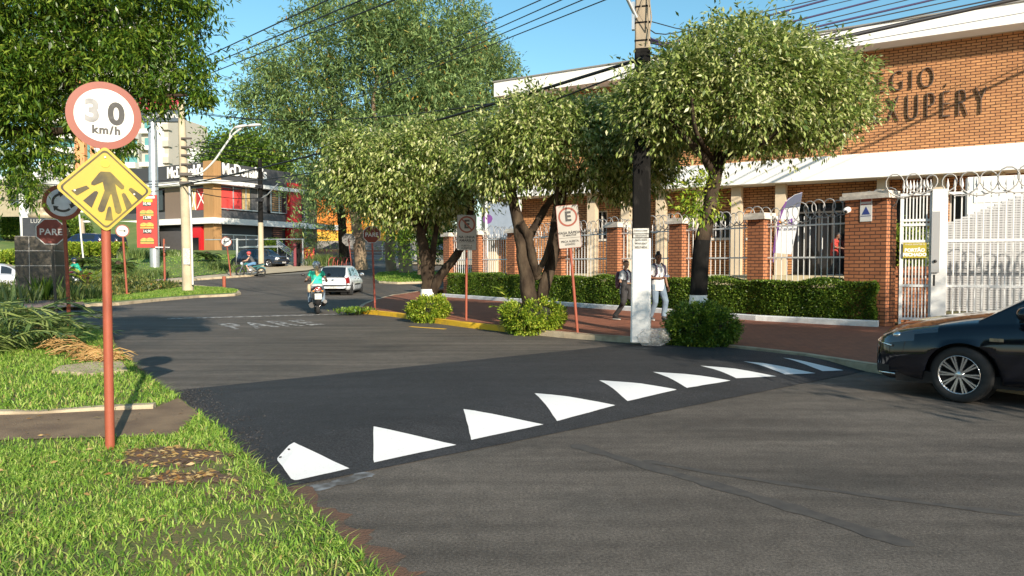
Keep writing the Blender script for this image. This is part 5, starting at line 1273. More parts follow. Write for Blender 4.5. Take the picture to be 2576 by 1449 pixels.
# ------------------------------------------------------------------ trees and plants
M_BARK = mat('dark bark', (0.03, 0.021, 0.015), 0.95, spec=.15, col2=(0.095, 0.07, 0.047), scale=5, bump=0.9, bscale=22, stretch=(1, 1, .45), contrast=(.4, .72))
M_BARK2 = mat('tan bark', (0.15, 0.105, 0.07), 0.95, col2=(0.34, 0.25, 0.15), scale=1.6, bump=0.9, bscale=8, stretch=(1, 1, .35), contrast=(.4, .7))
L_OITI = leaf_mat('oiti leaf', [(0, (0.045, 0.085, 0.016)), (0.3, (0.13, 0.195, 0.036)), (0.62, (0.31, 0.385, 0.095)), (0.88, (0.52, 0.55, 0.23)), (1, (0.62, 0.6, 0.36))], .3, .38, .5)
L_DARK = leaf_mat('mango leaf', [(0, (0.02, 0.055, 0.008)), (0.45, (0.07, 0.15, 0.016)), (0.8, (0.17, 0.27, 0.03)), (1, (0.28, 0.34, 0.05))], .35, .35, .5)
L_TALL = leaf_mat('feathery leaf', [(0, (0.06, 0.11, 0.04)), (0.5, (0.165, 0.26, 0.09)), (0.9, (0.29, 0.40, 0.15)), (0.965, (0.31, 0.34, 0.11)), (1, (0.48, 0.25, 0.04))], .3, .55, .3)
L_HEDGE = leaf_mat('hedge leaf', [(0, (0.03, 0.075, 0.010)), (0.5, (0.085, 0.165, 0.02)), (0.85, (0.19, 0.29, 0.035)), (1, (0.34, 0.42, 0.055))], .3, .4, .5)
L_LIME = leaf_mat('lime shrub leaf', [(0, (0.06, 0.13, 0.012)), (0.45, (0.20, 0.31, 0.026)), (0.85, (0.40, 0.47, 0.05)), (1, (0.55, 0.55, 0.1))], .3, .4, .5)
L_BED = leaf_mat('bed leaf', [(0, (0.03, 0.055, 0.014)), (0.5, (0.08, 0.12, 0.025)), (0.9, (0.2, 0.2, 0.045)), (0.985, (0.3, 0.26, 0.08)), (1, (0.5, 0.08, 0.03))], .3, .45, .4)
L_FROND = leaf_mat('frond', [(0, (0.05, 0.10, 0.025)), (0.5, (0.13, 0.20, 0.055)), (1, (0.28, 0.34, 0.11))], .25, .4, .5)
L_DRYF = leaf_mat('dry stalk', [(0, (0.28, 0.15, 0.05)), (0.5, (0.45, 0.27, 0.1)), (1, (0.56, 0.38, 0.17))], .1, .7, .3)
M_CORE = mat('dark foliage core', (0.022, 0.024, 0.012), 0.95)  # dark solid core added inside hedges and shrubs to block the view through

def strokes(par, base, lines, m, name='trunk', n=9):
    b = MB()
    for pts, r0, r1 in lines:
        q = smooth_line([Vector(p) - base for p in pts], 5); k = len(q)
        rr = [(r0 + (r1 - r0) * i / (k - 1)) * (1 + rnd.uniform(-.07, .07)) for i in range(k)]
        q = [v + Vector((rnd.uniform(-1, 1), rnd.uniform(-1, 1), 0)) * r0 * .08 for v in q]
        b.tube(q, rr, n)
    return b.build(name, m, par)
def crown(par, base, lumps, ncl, per, cr, L, W, m, seed, droop=.35, out=.7, rand=.6, lo=.62, flat=.5, squash=1.0, name='crown', clump=1.3, sprigs=0, kids=10):
    lum = [(c.x - base.x, c.y - base.y, c.z - base.z, a, b_, h) for c, a, b_, h in lumps]
    p, ax = crown_pts(lum, ncl, per, cr, lo, droop, out, rand, squash, seed, clump, kids)
    if sprigs:                  # young shoots standing out of the clipped surface
        g = np.random.default_rng(seed + 500); lm = np.array(lum, float); k = g.integers(0, len(lm), sprigs); d = norm(g.normal(0, 1, (sprigs, 3)) + [0, 0, .9])
        q = lm[k, :3] + d * lm[k, 3:] * 1.02; tw = norm(d * .8 + g.normal(0, .4, (sprigs, 3)) + [0, 0, .55]); s = np.linspace(-.4, 1, 12); ln = g.uniform(.1, .36, (sprigs, 1, 1)) * L / .095
        pp = q[:, None, :] + tw[:, None, :] * s[None, :, None] * ln; aa = tw[:, None, :] * .8 + g.normal(0, .6, (sprigs, 12, 3)) - np.array([0, 0, .25])
        p = np.concatenate([p, pp.reshape(-1, 3)]); ax = np.concatenate([ax, aa.reshape(-1, 3)])
    return leaves(name, p, ax, L, W, m, par, flat)
def lump(px, py, wpx, hpx, Y, depth=None):
    return (P(px, py, Y), wpx / FPX * Y, depth if depth else wpx / FPX * Y, hpx / FPX * Y)

# three pruned pavement trees
def limb(base, pts): return [P(x, y, base.y + d) for x, y, d in pts]
t3b = G(1762, 858, .115); t3b = P(1762, 862, 13.6); t3b.z = .11
t3 = thing('street_tree', 'large pruned tree with one thick trunk and a wide dome crown beside the big pole', 'tree', t3b, 0, 'pruned trees along the pavement')
strokes(t3, t3b, [(limb(t3b, [(1758, 864, 0), (1757, 770, 0), (1764, 640, 0), (1785, 520, .05), (1800, 430, .1)]), .155, .125), (limb(t3b, [(1797, 445, .1), (1770, 395, -.2), (1720, 340, -.4), (1660, 280, -.3)]), .09, .03), (limb(t3b, [(1800, 440, .1), (1830, 385, .2), (1910, 340, .4), (2020, 290, .3)]), .095, .03),
         (limb(t3b, [(1798, 450, .1), (1810, 360, .5), (1830, 270, .8), (1840, 180, .8)]), .09, .02), (limb(t3b, [(1815, 400, .1), (1900, 370, -.4), (1960, 330, -.8)]), .06, .02), (limb(t3b, [(1790, 400, .1), (1750, 330, -.8), (1740, 240, -1.0)]), .06, .02)], M_BARK)
b = MB(); q = [P(1757, 862, 13.6) - t3b, P(1757, 800, 13.6) - t3b, P(1757, 742, 13.6) - t3b]; b.tube(q, [.23, .19, .163], 12); b.build('limewash', M_LIME, t3)
b = MB(); q = [P(1757, 742, 13.6) - t3b, P(1760, 690, 13.6) - t3b, P(1766, 604, 13.6) - t3b]; b.tube(q, [.162, .158, .153], 12); b.build('painted_band', M_TAR, t3)
Y = 13.75
lum3 = [lump(1860, 215, 215, 112, Y, 1.7), lump(1710, 255, 150, 105, Y, 1.2), lump(2040, 245, 125, 110, Y, 1.1), lump(1635, 290, 78, 75, Y, .8), lump(1890, 300, 215, 75, Y, 1.4), lump(2110, 265, 65, 75, Y, .7), lump(1850, 145, 150, 66, Y, 1.2)]
crown(t3, t3b, lum3, 3900, 13, .085, .108, .38, L_OITI, 21, droop=.55, out=.75, rand=.55, lo=.62, clump=2.0, sprigs=520)
crown(t3, t3b, [lump(1772, 490, 34, 55, 13.5, .3), lump(1745, 500, 25, 40, 13.5, .2)], 90, 12, .08, .1, .36, L_LIME, 22, droop=.2, name='epiphyte')
t2b = P(1342, 836, 16.4); t2b.z = .11
t2 = thing('street_tree', 'middle pruned tree with several dark forked stems between the two parking signs', 'tree', t2b, 0, 'pruned trees along the pavement')
strokes(t2, t2b, [(limb(t2b, [(1340, 838, 0), (1330, 740, 0), (1318, 660, 0), (1305, 570, 0), (1285, 490, .2), (1250, 410, .4)]), .2, .09), (limb(t2b, [(1348, 838, .1), (1366, 740, .1), (1392, 640, .2), (1408, 540, .3), (1420, 460, .4)]), .16, .09), (limb(t2b, [(1322, 610, 0), (1352, 560, .2), (1385, 505, .4), (1440, 468, .5), (1520, 420, .6)]), .1, .05),
         (limb(t2b, [(1352, 700, .1), (1340, 650, -.1), (1330, 600, -.1), (1310, 560, -.2)]), .1, .09), (limb(t2b, [(1350, 690, 0), (1375, 640, -.2), (1392, 560, -.3), (1402, 470, -.4)]), .075, .045), (limb(t2b, [(1418, 480, .4), (1480, 410, .6), (1580, 370, .6)]), .07, .03), (limb(t2b, [(1285, 500, .2), (1310, 420, -.4), (1350, 330, -.5)]), .07, .02)], M_BARK)
Y = 16.5
lum2 = [lump(1330, 355, 115, 92, Y, 1.4), lump(1460, 380, 160, 95, Y, 1.6), lump(1585, 395, 95, 100, Y, 1.2), lump(1255, 400, 72, 75, Y, 1.0), lump(1390, 310, 110, 52, Y, 1.1), lump(1530, 320, 95, 60, Y, 1.1), lump(1650, 405, 45, 60, Y, .7)]
crown(t2, t2b, lum2, 3700, 12, .095, .12, .38, L_OITI, 31, droop=.75, out=.7, rand=.5, lo=.62, clump=2.0, sprigs=450)
t1b = P(1077, 800, 19.6); t1b.z = .11
t1 = thing('street_tree', 'farthest pruned tree with a limewashed base and leaning dark limbs near the corner', 'tree', t1b, 0, 'pruned trees along the pavement')
strokes(t1, t1b, [(limb(t1b, [(1077, 806, 0), (1076, 740, 0), (1072, 660, 0), (1058, 590, .1), (1035, 540, .2), (1000, 470, .3), (960, 430, .3)]), .2, .06), (limb(t1b, [(1084, 740, 0), (1110, 690, -.1), (1150, 640, -.2), (1172, 590, -.2), (1188, 500, -.2)]), .15, .07), (limb(t1b, [(1082, 700, .1), (1088, 640, .2), (1098, 570, .3), (1108, 500, .4)]), .11, .05), (limb(t1b, [(1060, 600, .1), (1075, 540, .2), (1070, 470, .2)]), .09, .03)], M_BARK)
b = MB(); b.tube([P(1077, 806, 19.6) - t1b, P(1077, 727, 19.6) - t1b], [.24, .2], 12); b.build('limewash', M_LIME, t1)
Y = 19.6
lum1 = [lump(1010, 420, 115, 82, Y, 1.5), lump(915, 425, 78, 78, Y, 1.0), lump(1110, 405, 95, 95, Y, 1.3), lump(970, 490, 105, 52, Y, 1.2), lump(1090, 490, 100, 50, Y, 1.2), lump(878, 390, 38, 45, Y, .6), lump(1165, 430, 50, 75, Y, .9)]
crown(t1, t1b, lum1, 3200, 12, .105, .13, .38, L_OITI, 41, droop=.75, out=.7, rand=.5, lo=.6, clump=2.0, sprigs=400)
# one more pruned tree on the same pavement, to the right of the view (it shades the kerb and the car)
t4b = Vector((11.0, .3, .11))
t4 = thing('street_tree', 'tall leafy pavement tree beyond the right edge, the nearer of two', 'tree', t4b, 0, 'leafy trees beyond the right edge')
strokes(t4, t4b, [([t4b, t4b + Vector((.1, 0, 1.8)), t4b + Vector((.1, .1, 3.8))], .2, .14), ([t4b + Vector((.1, .1, 3.4)), t4b + Vector((-1.2, .2, 5.4))], .11, .03), ([t4b + Vector((.1, .1, 3.4)), t4b + Vector((1.1, .2, 5.6))], .11, .03)], M_BARK)
crown(t4, t4b, [(t4b + Vector((-.4, 0, 5.3)), 2.4, 1.9, 1.9), (t4b + Vector((-1.3, .2, 4.6)), 1.6, 1.6, 1.4), (t4b + Vector((1.4, -.2, 5.4)), 1.8, 1.6, 1.7), (t4b + Vector((-1.6, .2, 6.1)), 1.2, 1.3, 1.0), (t4b + Vector((-2.7, .1, 6.1)), 1.0, 1.0, .95)], 1900, 12, .17, .17, .45, L_OITI, 51, droop=.5, lo=.3)
t5b = Vector((14.8, -.6, .11))
t5 = copy_thing(t4, t5b, .5, 'tall leafy pavement tree beyond the right edge, the farther of two'); t5.scale = (1.1, 1.1, 1.18)
for i, (x, y, sc_, l) in enumerate(((-5.5, -7.5, 1.15, 'leafy tree added behind the view for car reflections, nearest of three'), (-9.5, -5.0, 1.1, 'leafy tree added behind the view for car reflections, farthest to the left of three'), (-2.2, -12.0, 1.3, 'leafy tree added behind the view for car reflections, farthest back of three'))):
    q = copy_thing(t4, Vector((x, y, .08)), 1.3 * i, l); q.scale = (sc_, sc_, sc_ * .95); q['group'] = 'leafy trees added behind the view for car reflections'  # unseen trees added to darken the reflections in the black car
for o_, b_o, lm, sd2 in ((t3, t3b, lum3, 1), (t2, t2b, lum2, 2), (t1, t1b, lum1, 3)):
    g = random.Random(sd2); b = MB()
    for q in range(70):
        c, a, d_, h = g.choice(lm); v = Vector((g.gauss(0, 1), g.gauss(0, 1), g.gauss(0, .8) + .2)).normalized(); e = Vector((c.x + v.x * a * .97, c.y + v.y * d_ * .97, c.z + v.z * h * .97)) - b_o; st = e * .55 + (c - b_o) * .45 - Vector((0, 0, .15))
        b.tube([st, st.lerp(e, .55) + Vector((g.uniform(-.08, .08), g.uniform(-.08, .08), g.uniform(0, .1))), e], [.014, .009, .004], 4)
    b.build('twigs', M_BARK2, o_)
# clipped shrubs at their feet
def shrub(px, py, rx, ry, rz, Y, m, label, seed, n=520, L=.055):
    c = P(px, py, Y); base = Vector((c.x, c.y, .11)); o = thing('round_shrub', label, 'shrub', base, 0, 'clipped shrubs under the pavement trees')
    h = c.z - .11
    crown(o, base, [(Vector((c.x, c.y, .11 + h * .9)), rx, ry, rz), (Vector((c.x, c.y, .11 + h * .5)), rx * .85, ry * .85, rz)], n, 16, .036, L, .5, m, seed, droop=-.1, out=.9, rand=.6, lo=.84, name='foliage', clump=.8)
    k = MB(); k.ball((0, 0, h * .75), (rx * .74, ry * .74, rz * .85)); k.build('dark_core', M_CORE, o)
shrub(1764, 818, .66, .6, .40, 13.3, L_HEDGE, 'round dark green shrub at the foot of the largest pruned tree', 61, 1500, .055)
shrub(1340, 791, .70, .62, .36, 16.3, L_LIME, 'round yellow green shrub between the two parking signs', 62, 1300, .065)
shrub(1078, 773, .52, .5, .29, 19.5, L_LIME, 'small yellow green shrub at the limewashed trunk near the corner', 63, 900, .07)
b = MB()
for i, (px, py, w) in enumerate(((1764, 873, 1.0), (1385, 832, .9), (1100, 802, .8))):
    pass

# long clipped hedge
hb0 = Vector((HK[0][0], HK[0][1], 0)); hb1 = Vector((HK[-1][0], HK[-1][1], 0)); hd = (hb1 - hb0).normalized(); hn = Vector((-hd.y, hd.x, 0)); HL = (hb1 - hb0).length - .15
hedge = thing('hedge', 'long clipped hedge in a whitewashed kerb along the brick and iron fence', 'hedge', (hb0.x, hb0.y, .13), math.atan2(hd.y, hd.x))
g = np.random.default_rng(70); N = 150000
u = g.uniform(.15, HL, N) ** 1.0
u = HL - (HL - .15) * g.uniform(0, 1, N) ** 1.25 - .0
face = g.choice(3, N, p=[.58, .32, .10]); wob = lambda a, s: .05 * np.sin(a * 1.7 + s) + .04 * np.sin(a * 4.1 + 2 * s)
yv = np.where(face == 0, .14 + wob(u, 1) + np.abs(g.normal(0, .05, N)), g.uniform(.14, .72, N)); zt_ = .98 + wob(u, 3)
zv = np.where(face == 1, zt_ - np.abs(g.normal(0, .06, N)), g.uniform(.08, .98, N)); u = np.where(face == 2, HL - np.abs(g.normal(0, .06, N)) + wob(zv * 3, 2), u)
pts = np.stack([u, yv, zv], 1); ax = g.normal(0, .6, (N, 3)) + np.where(face[:, None] == 0, [[0, -.8, .1]], np.where(face[:, None] == 1, [[0, -.1, .8]], [[.8, 0, .1]]))
cl = (np.sin(u * 9 + 4 * np.sin(zv * 7)) * np.sin(zv * 11 + 3 * np.sin(u * 5))) ; keep = g.random(N) < np.clip(.75 + .4 * cl, .5, 1)
leaves('foliage', pts[keep], ax[keep], .06, .48, L_HEDGE, hedge, .6)
k = MB(); k.bx(.3, HL - .2, .31, .62, 0, .82); k.build('dark_core', M_CORE, hedge)

# plant in the planter behind the gate
pp = Vector((pt.x, pt.y, 1.45)); o = thing('planter_shrub', 'yellow green shrub growing in the brick planter behind the gate', 'shrub', pp, GRZ)
crown(o, pp, [(pp + Vector((-.1, 0, .42)), .72, .5, .5)], 500, 12, .09, .09, .4, L_LIME, 77, droop=0, name='foliage')
k = MB(); k.ball((-.1, 0, .35), (.5, .35, .36)); k.build('dark_core', M_CORE, o)
# fern at the foot of the middle tree
fb = P(1302, 742, 16.9); fb.z = .12
def frond_plant(name, label, base, nf, length, leafL, m, seed, lift=.9, arch=.7, cat='plant', wd=.16, group=None, rows=26, spread=2 * math.pi, trunk=None):
    g = np.random.default_rng(seed); o = thing(name, label, cat, base, 0, group); pts = []; axs = []; b = MB()
    for f in range(nf):
        a = spread * f / nf + g.uniform(-.25, .25); up = lift * g.uniform(.5, 1.25); d = np.array([math.cos(a), math.sin(a), 0]); l = length * g.uniform(.75, 1.1)
        prev = None; line = []
        for i in range(rows):
            s = i / (rows - 1); p = d * l * s * (1 - .12 * s) + np.array([0, 0, 1]) * (l * (up * s - arch * s * s)); line.append(Vector(p))
            if i < 2: continue
            t = d + np.array([0, 0, 1]) * (up - 2 * arch * s); sd_ = np.array([-d[1], d[0], 0])
            for sg in (-1, 1): pts.append(p); axs.append(sd_ * sg + t * .75 + np.array([0, 0, .15]))
        b.tube(line, [.012 * length] * len(line), 3)
    leaves('fronds', np.array(pts), np.array(axs), leafL, wd, m, o, .3)
    b.build('stems', m, o)
    if trunk:
        k = MB(); k.lathe([(trunk * .6, -.1), (trunk, .15), (trunk * .9, .4), (.05, .5)], 10); k.build('trunk', M_BARK, o)
    return o
frond_plant('fern', 'small green fern beside the middle pruned tree in front of the hedge', fb, 6, .8, .22, L_LIME, 5, 1.5, .8, wd=.35, rows=9)

# big tree at the left: crown seen from below, trunk beyond the left edge
lt = Vector((-8.6, 9.6, .08))
ltree = thing('leafy_tree', 'large dark green tree whose hanging crown fills the upper left corner', 'tree', lt, 0)
strokes(ltree, lt, [([lt, lt + Vector((.2, .1, 2)), lt + Vector((.6, .2, 4)), lt + Vector((1.2, .2, 6))], .32, .18), ([lt + Vector((.5, .2, 3.6)), P(120, 200, 9.6), P(260, 150, 9.4), P(400, 120, 9.2)], .15, .03), ([lt + Vector((.9, .2, 5)), P(100, 60, 9.4), P(280, 20, 9.2)], .14, .03), ([lt + Vector((.5, .2, 3.4)), P(20, 330, 9.5), P(150, 330, 9.3), P(280, 300, 9.1)], .11, .02), ([P(120, 200, 9.6), P(250, 230, 9.3), P(380, 240, 9.2), P(470, 240, 9.1)], .07, .015)], M_BARK)
Y = 9.3
lumL = [lump(110, 60, 150, 85, Y, 1.0), lump(310, 60, 115, 75, Y, .9), lump(40, 190, 105, 75, Y, .9), lump(240, 170, 105, 55, Y, .7), lump(375, 170, 85, 65, Y, .6), lump(450, 215, 62, 28, Y, .4), lump(460, 60, 32, 60, Y, .4), lump(35, 320, 75, 50, Y, .6), lump(150, -60, 240, 80, Y, 1.2), lump(420, -40, 80, 50, Y, .8), lump(-150, 150, 160, 200, Y, 1.5), lump(330, 250, 80, 26, Y, .4), lump(90, 260, 70, 40, Y, .5), lump(0, 150, 120, 80, 13.2, 1.2), lump(-130, 240, 120, 110, 13.2, 1.3)]
crown(ltree, lt, lumL, 9500, 9, .035, .088, .27, L_DARK, 81, droop=.55, out=.25, rand=.75, lo=.4, clump=5.5, sprigs=260, kids=22)
lumT = [lump(70, 450, 20, 50, Y, .2), lump(150, 400, 16, 40, Y, .2), lump(20, 400, 40, 40, Y, .3), lump(95, 370, 25, 25, Y, .2), lump(250, 330, 16, 22, Y, .2), lump(200, 310, 25, 22, Y, .2), lump(500, 240, 40, 28, Y, .25), lump(500, 170, 25, 25, Y, .2), lump(505, 15, 22, 20, Y, .2), lump(305, 365, 35, 22, Y, .2), lump(75, 500, 14, 35, Y, .12)]
crown(ltree, lt, lumT, 480, 9, .035, .088, .27, L_DARK, 82, droop=.8, out=.2, rand=.7, lo=.2, name='hanging_sprays', clump=1.5, kids=5)

# tall feathery trees beyond the junction
def talltree(label, bx_, by_, Y, r, stems, lumps, ncl, seed, L=.40, m=None, per=18, cr=.30, W=.24, barkm=None, name='tall_tree'):
    base = P(bx_, by_, Y); base.z = H(Y) + .02
    o = thing(name, label, 'tree', base, 0, None)
    strokes(o, base, [([P(x, y, Y + d) for x, y, d in pts], a, b_) for pts, a, b_ in stems], barkm or M_BARK2, n=10)
    crown(o, base, [lump(*l) for l in lumps], ncl, per, cr, L, W, m or L_TALL, seed, droop=.15, out=.5, rand=.7, lo=.3, squash=.7, clump=2.6, sprigs=ncl // 9, kids=26)
    return o
talltree('tall olive green tree whose mottled tan trunk stands behind the white hatchback', 907, 678, 55, .5, [([(910, 690, 0), (904, 620, 0), (893, 540, 0), (885, 470, 0), (860, 380, 0), (830, 280, 0)], .52, .2), ([(890, 520, 0), (920, 420, 0), (930, 300, 0), (900, 180, 0)], .3, .08), ([(866, 400, 0), (790, 330, 0), (720, 270, 0)], .2, .05), ([(840, 310, 0), (790, 220, 0), (760, 150, 0)], .15, .04), ([(885, 480, 0), (800, 440, 0), (760, 400, 0)], .15, .04)],
         [(760, 210, 95, 85, 54), (690, 300, 85, 65, 54), (840, 110, 120, 100, 55), (900, 250, 120, 100, 54), (780, 380, 75, 55, 54), (790, 450, 40, 40, 53), (855, 440, 70, 50, 54), (650, 180, 45, 30, 54), (782, 545, 26, 45, 53), (830, 20, 90, 60, 55), (800, 320, 100, 60, 54), (640, 260, 55, 45, 54), (690, 230, 70, 50, 54), (890, 350, 110, 80, 54)], 2200, 91)
talltree('tall olive green tree with two dark trunks on the grassy median', 1000, 690, 50, .45, [([(1022, 700, 0), (1016, 620, 0), (1015, 540, 0), (1000, 440, 0), (990, 330, 0)], .5, .2), ([(984, 692, 1.5), (982, 610, 1.5), (988, 520, 1), (1000, 430, .3)], .4, .25), ([(1000, 440, 0), (1060, 330, 0), (1080, 200, 0)], .25, .06), ([(995, 400, 0), (940, 280, 0), (960, 140, 0)], .22, .05)],
         [(1000, 190, 130, 110, 51), (960, 330, 110, 75, 50), (1050, 60, 130, 90, 51), (1080, 240, 100, 90, 51), (1040, 380, 110, 60, 50), (950, 50, 100, 80, 51), (1130, 130, 70, 90, 51), (1000, 470, 80, 50, 50)], 2200, 92)
talltree('tall olive green tree filling the sky left of the school roof', 1085, 655, 60, .4, [([(1086, 672, 0), (1084, 600, 0), (1095, 480, 0), (1130, 360, 0), (1160, 260, 0)], .45, .15), ([(1130, 370, 0), (1210, 290, 0), (1240, 230, 0)], .2, .05)],
         [(1170, 230, 110, 100, 60), (1220, 190, 70, 65, 60), (1120, 330, 110, 70, 60), (1190, 90, 55, 60, 60), (1270, 200, 42, 50, 60), (1220, 300, 80, 60, 60), (1110, 420, 90, 50, 60), (1010, 290, 80, 80, 60)], 1900, 93)
talltree('young bright green tree behind the pruned trunks at the corner', 1085, 650, 44, .2, [([(1058, 690, 0), (1056, 620, 0), (1060, 560, 0)], .2, .12), ([(1056, 600, 0), (1100, 540, 0)], .1, .04)],
         [(1040, 530, 60, 55, 44), (1100, 540, 45, 55, 44), (1075, 590, 55, 30, 43), (1010, 560, 40, 40, 44), (1130, 500, 40, 40, 44)], 900, 94, L=.22, m=L_HEDGE, cr=.3, W=.4)
talltree('slim roadside tree with a dark trunk left of the mottled trunk', 863, 650, 60, .3, [([(868, 660, 0), (862, 590, 0), (855, 500, 0), (850, 430, 0)], .42, .25), ([(855, 510, 0), (800, 480, 0), (770, 500, 0)], .12, .04)],
         [(810, 500, 38, 35, 60), (850, 530, 32, 30, 60), (765, 600, 18, 25, 59), (825, 590, 22, 18, 60)], 300, 95, L=.3, barkm=M_BARK)
talltree('broad flat topped green tree far behind the restaurant roof', 620, 420, 105, .4, [([(615, 430, 0), (615, 400, 0), (590, 380, 0)], .4, .2)],
         [(610, 392, 60, 18, 105), (575, 385, 40, 14, 105), (660, 395, 50, 20, 105), (630, 410, 90, 16, 104)], 1500, 96, L=.55, m=L_HEDGE, cr=.7, W=.45)
for i, (px, l) in enumerate(((1090, 'tan trunked tree by the far road right of the double trunk tree'),)):
    pass
# leaning white painted trunk by the monument
wb = P(72, 640, 31.5); wb.z = .15
o = thing('painted_trunk', 'leaning white painted trunk with climbing leaves left of the bust', 'tree', wb, 0)
b = MB(); b.tube([Vector((.2, 0, 0)), P(68, 600, 31.5) - wb, P(62, 540, 31.5) - wb, P(58, 480, 31.5) - wb, P(55, 420, 31.5) - wb], [.24, .22, .2, .17, .12], 10); b.build('trunk', M_LIME, o)
crown(o, wb, [lump(58, 470, 26, 40, 31.4, .4), lump(50, 420, 40, 30, 31.4, .6)], 130, 12, .22, .22, .34, L_DARK, 97, droop=.7, name='crown')

# shade trees beyond the left edge of the view, over the roundabout bed
for i, (x, y, l) in enumerate(((-14.2, 16, 'shade tree beyond the left edge by the roundabout bed'),)):
    b0 = Vector((x, y, .1)); o = thing('shade_tree', l, 'tree', b0, 0)
    strokes(o, b0, [([b0, b0 + Vector((.1, 0, 2.5)), b0 + Vector((0, .1, 5))], .25, .15)], M_BARK)
    crown(o, b0, [(b0 + Vector((.6, 0, 6.3)), 2.8, 2.6, 1.3), (b0 + Vector((-2, .5, 6.3)), 2.5, 2.5, 1.4)], 1500, 12, .22, .16, .34, L_DARK, 98, lo=.4)

L_CYC = leaf_mat('cycad leaf', [(0, (0.03, 0.07, 0.015)), (0.5, (0.08, 0.14, 0.03)), (1, (0.2, 0.27, 0.07))], .25, .35, .6)
# cycads on the restaurant lawn
def cyc(px, py, Y, label, L, seed): 
    c = P(px, py, Y); c.z = lawn_z(c.x, Y) + .25; frond_plant('cycad', label, c, 38, L, .24 * L, L_CYC, seed, 1.0, .7, 'cycad', .17, 'cycads on the lawn', 22, trunk=.22)
cyc(203, 684, 45, 'cycad behind the motorcyclist in the green shirt', 1.25, 1); cyc(298, 685, 45.5, 'cycad left of the silver advert pole', 1.2, 2); cyc(522, 676, 53, 'cycad in the grass right of the pale utility pole', 1.05, 3)
frond_plant('dracaena', 'yellow green dracaena in the flower bed behind the roundabout sign post', P(221, 700, 37) * Vector((1, 1, 0)) if False else Vector((P(221, 700, 37).x, 37, .5)), 12, .75, .4, L_LIME, 7, 1.2, .4, wd=.25, rows=5, trunk=.08)

# hedges and tufts on the lawn
def strip_hedge(name, label, a, b_, h, w, m, n, seed, L=.16, cat='hedge'):
    a = Vector(a); b_ = Vector(b_); d = b_ - a; g = np.random.default_rng(seed); s = g.uniform(0, 1, n); pz = np.abs(g.normal(0, 1, n)); ang = g.uniform(0, math.pi, n)
    o = thing(name, label, cat, a, 0)
    nrm = Vector((-d.y, d.x, 0)).normalized()
    off = np.cos(ang) * w * (1 + .15 * np.sin(s * 40)); zz = np.sin(ang) ** .6 * h * (1 + .12 * np.sin(s * 57 + 1))
    pts = np.stack([d.x * s + nrm.x * off, d.y * s + nrm.y * off, d.z * s + zz], 1); ax = g.normal(0, .6, (n, 3)) + np.stack([nrm.x * np.cos(ang), nrm.y * np.cos(ang), np.sin(ang)], 1)
    leaves('foliage', pts, ax, L, .45, m, o, .5)
    k = MB(); k.tube([Vector((0, 0, h * .25)), d + Vector((0, 0, h * .25))], [w * .8, w * .8], 8); c = k.build('dark_core', M_CORE, o); return o
gz = lambda px, py, Y: Vector((P(px, py, Y).x, Y, P(px, py, Y).z))
strip_hedge('lawn_hedge', 'low clipped yellow green hedge behind the cycads', gz(158, 645, 57), gz(310, 645, 57), .9, .7, L_LIME, 9000, 1, .2)
strip_hedge('lawn_hedge', 'low clipped hedge at the far left above the silver car', gz(-30, 668, 46), gz(62, 655, 52), .7, .5, L_LIME, 6000, 2, .18)
strip_hedge('bank_hedge', 'dark green hedge on the lawn bank at the left edge', gz(12, 600, 66), gz(66, 600, 66), 1.7, .7, L_HEDGE, 5000, 3, .25)
strip_hedge('bank_hedge', 'dark green hedge on the lawn bank behind the roundabout sign post', gz(152, 602, 66), gz(205, 592, 70), 1.6, .8, L_HEDGE, 5000, 4, .25)
strip_hedge('doorway_shrub', 'clipped shrub at the restaurant entrance above the dark estate car', gz(672, 632, 64), gz(705, 632, 64), .9, .6, L_HEDGE, 2500, 5, .2, 'shrub')
for i, (px, Y, w, h, l) in enumerate(((345, 56, 1.3, .8, 'tall grass clump left of the advert pole'), (362, 45.0, .9, .55, 'grass clump at the foot of the advert pole'), (402, 46, .4, .45, 'small grass clump right of the advert pole foot'), (552, 51, .8, .5, 'long grass by the driveway post'), (425, 60, 1.3, .55, 'grass border below the restaurant wall'), (815, 58, 1.6, 1.0, 'grassy clump by the bicycle racks'), (603, 51, .5, .55, 'grass tuft beside the leaning arrow sign'))):
    cx_ = (px - 1288) / FPX * Y; X_ = cx_ + nrg.normal(0, w * .4, 800); Y_ = Y + nrg.normal(0, .35, 800); z = [lawn_z(a, b_) if px < 600 else H(b_) + .08 for a, b_ in zip(X_, Y_)]
    o = blades('grass_clump', np.stack([X_, Y_, z], 1), h, .035, L_FROND, .6, i); tag(o, l, 'plant', 'grass clumps')

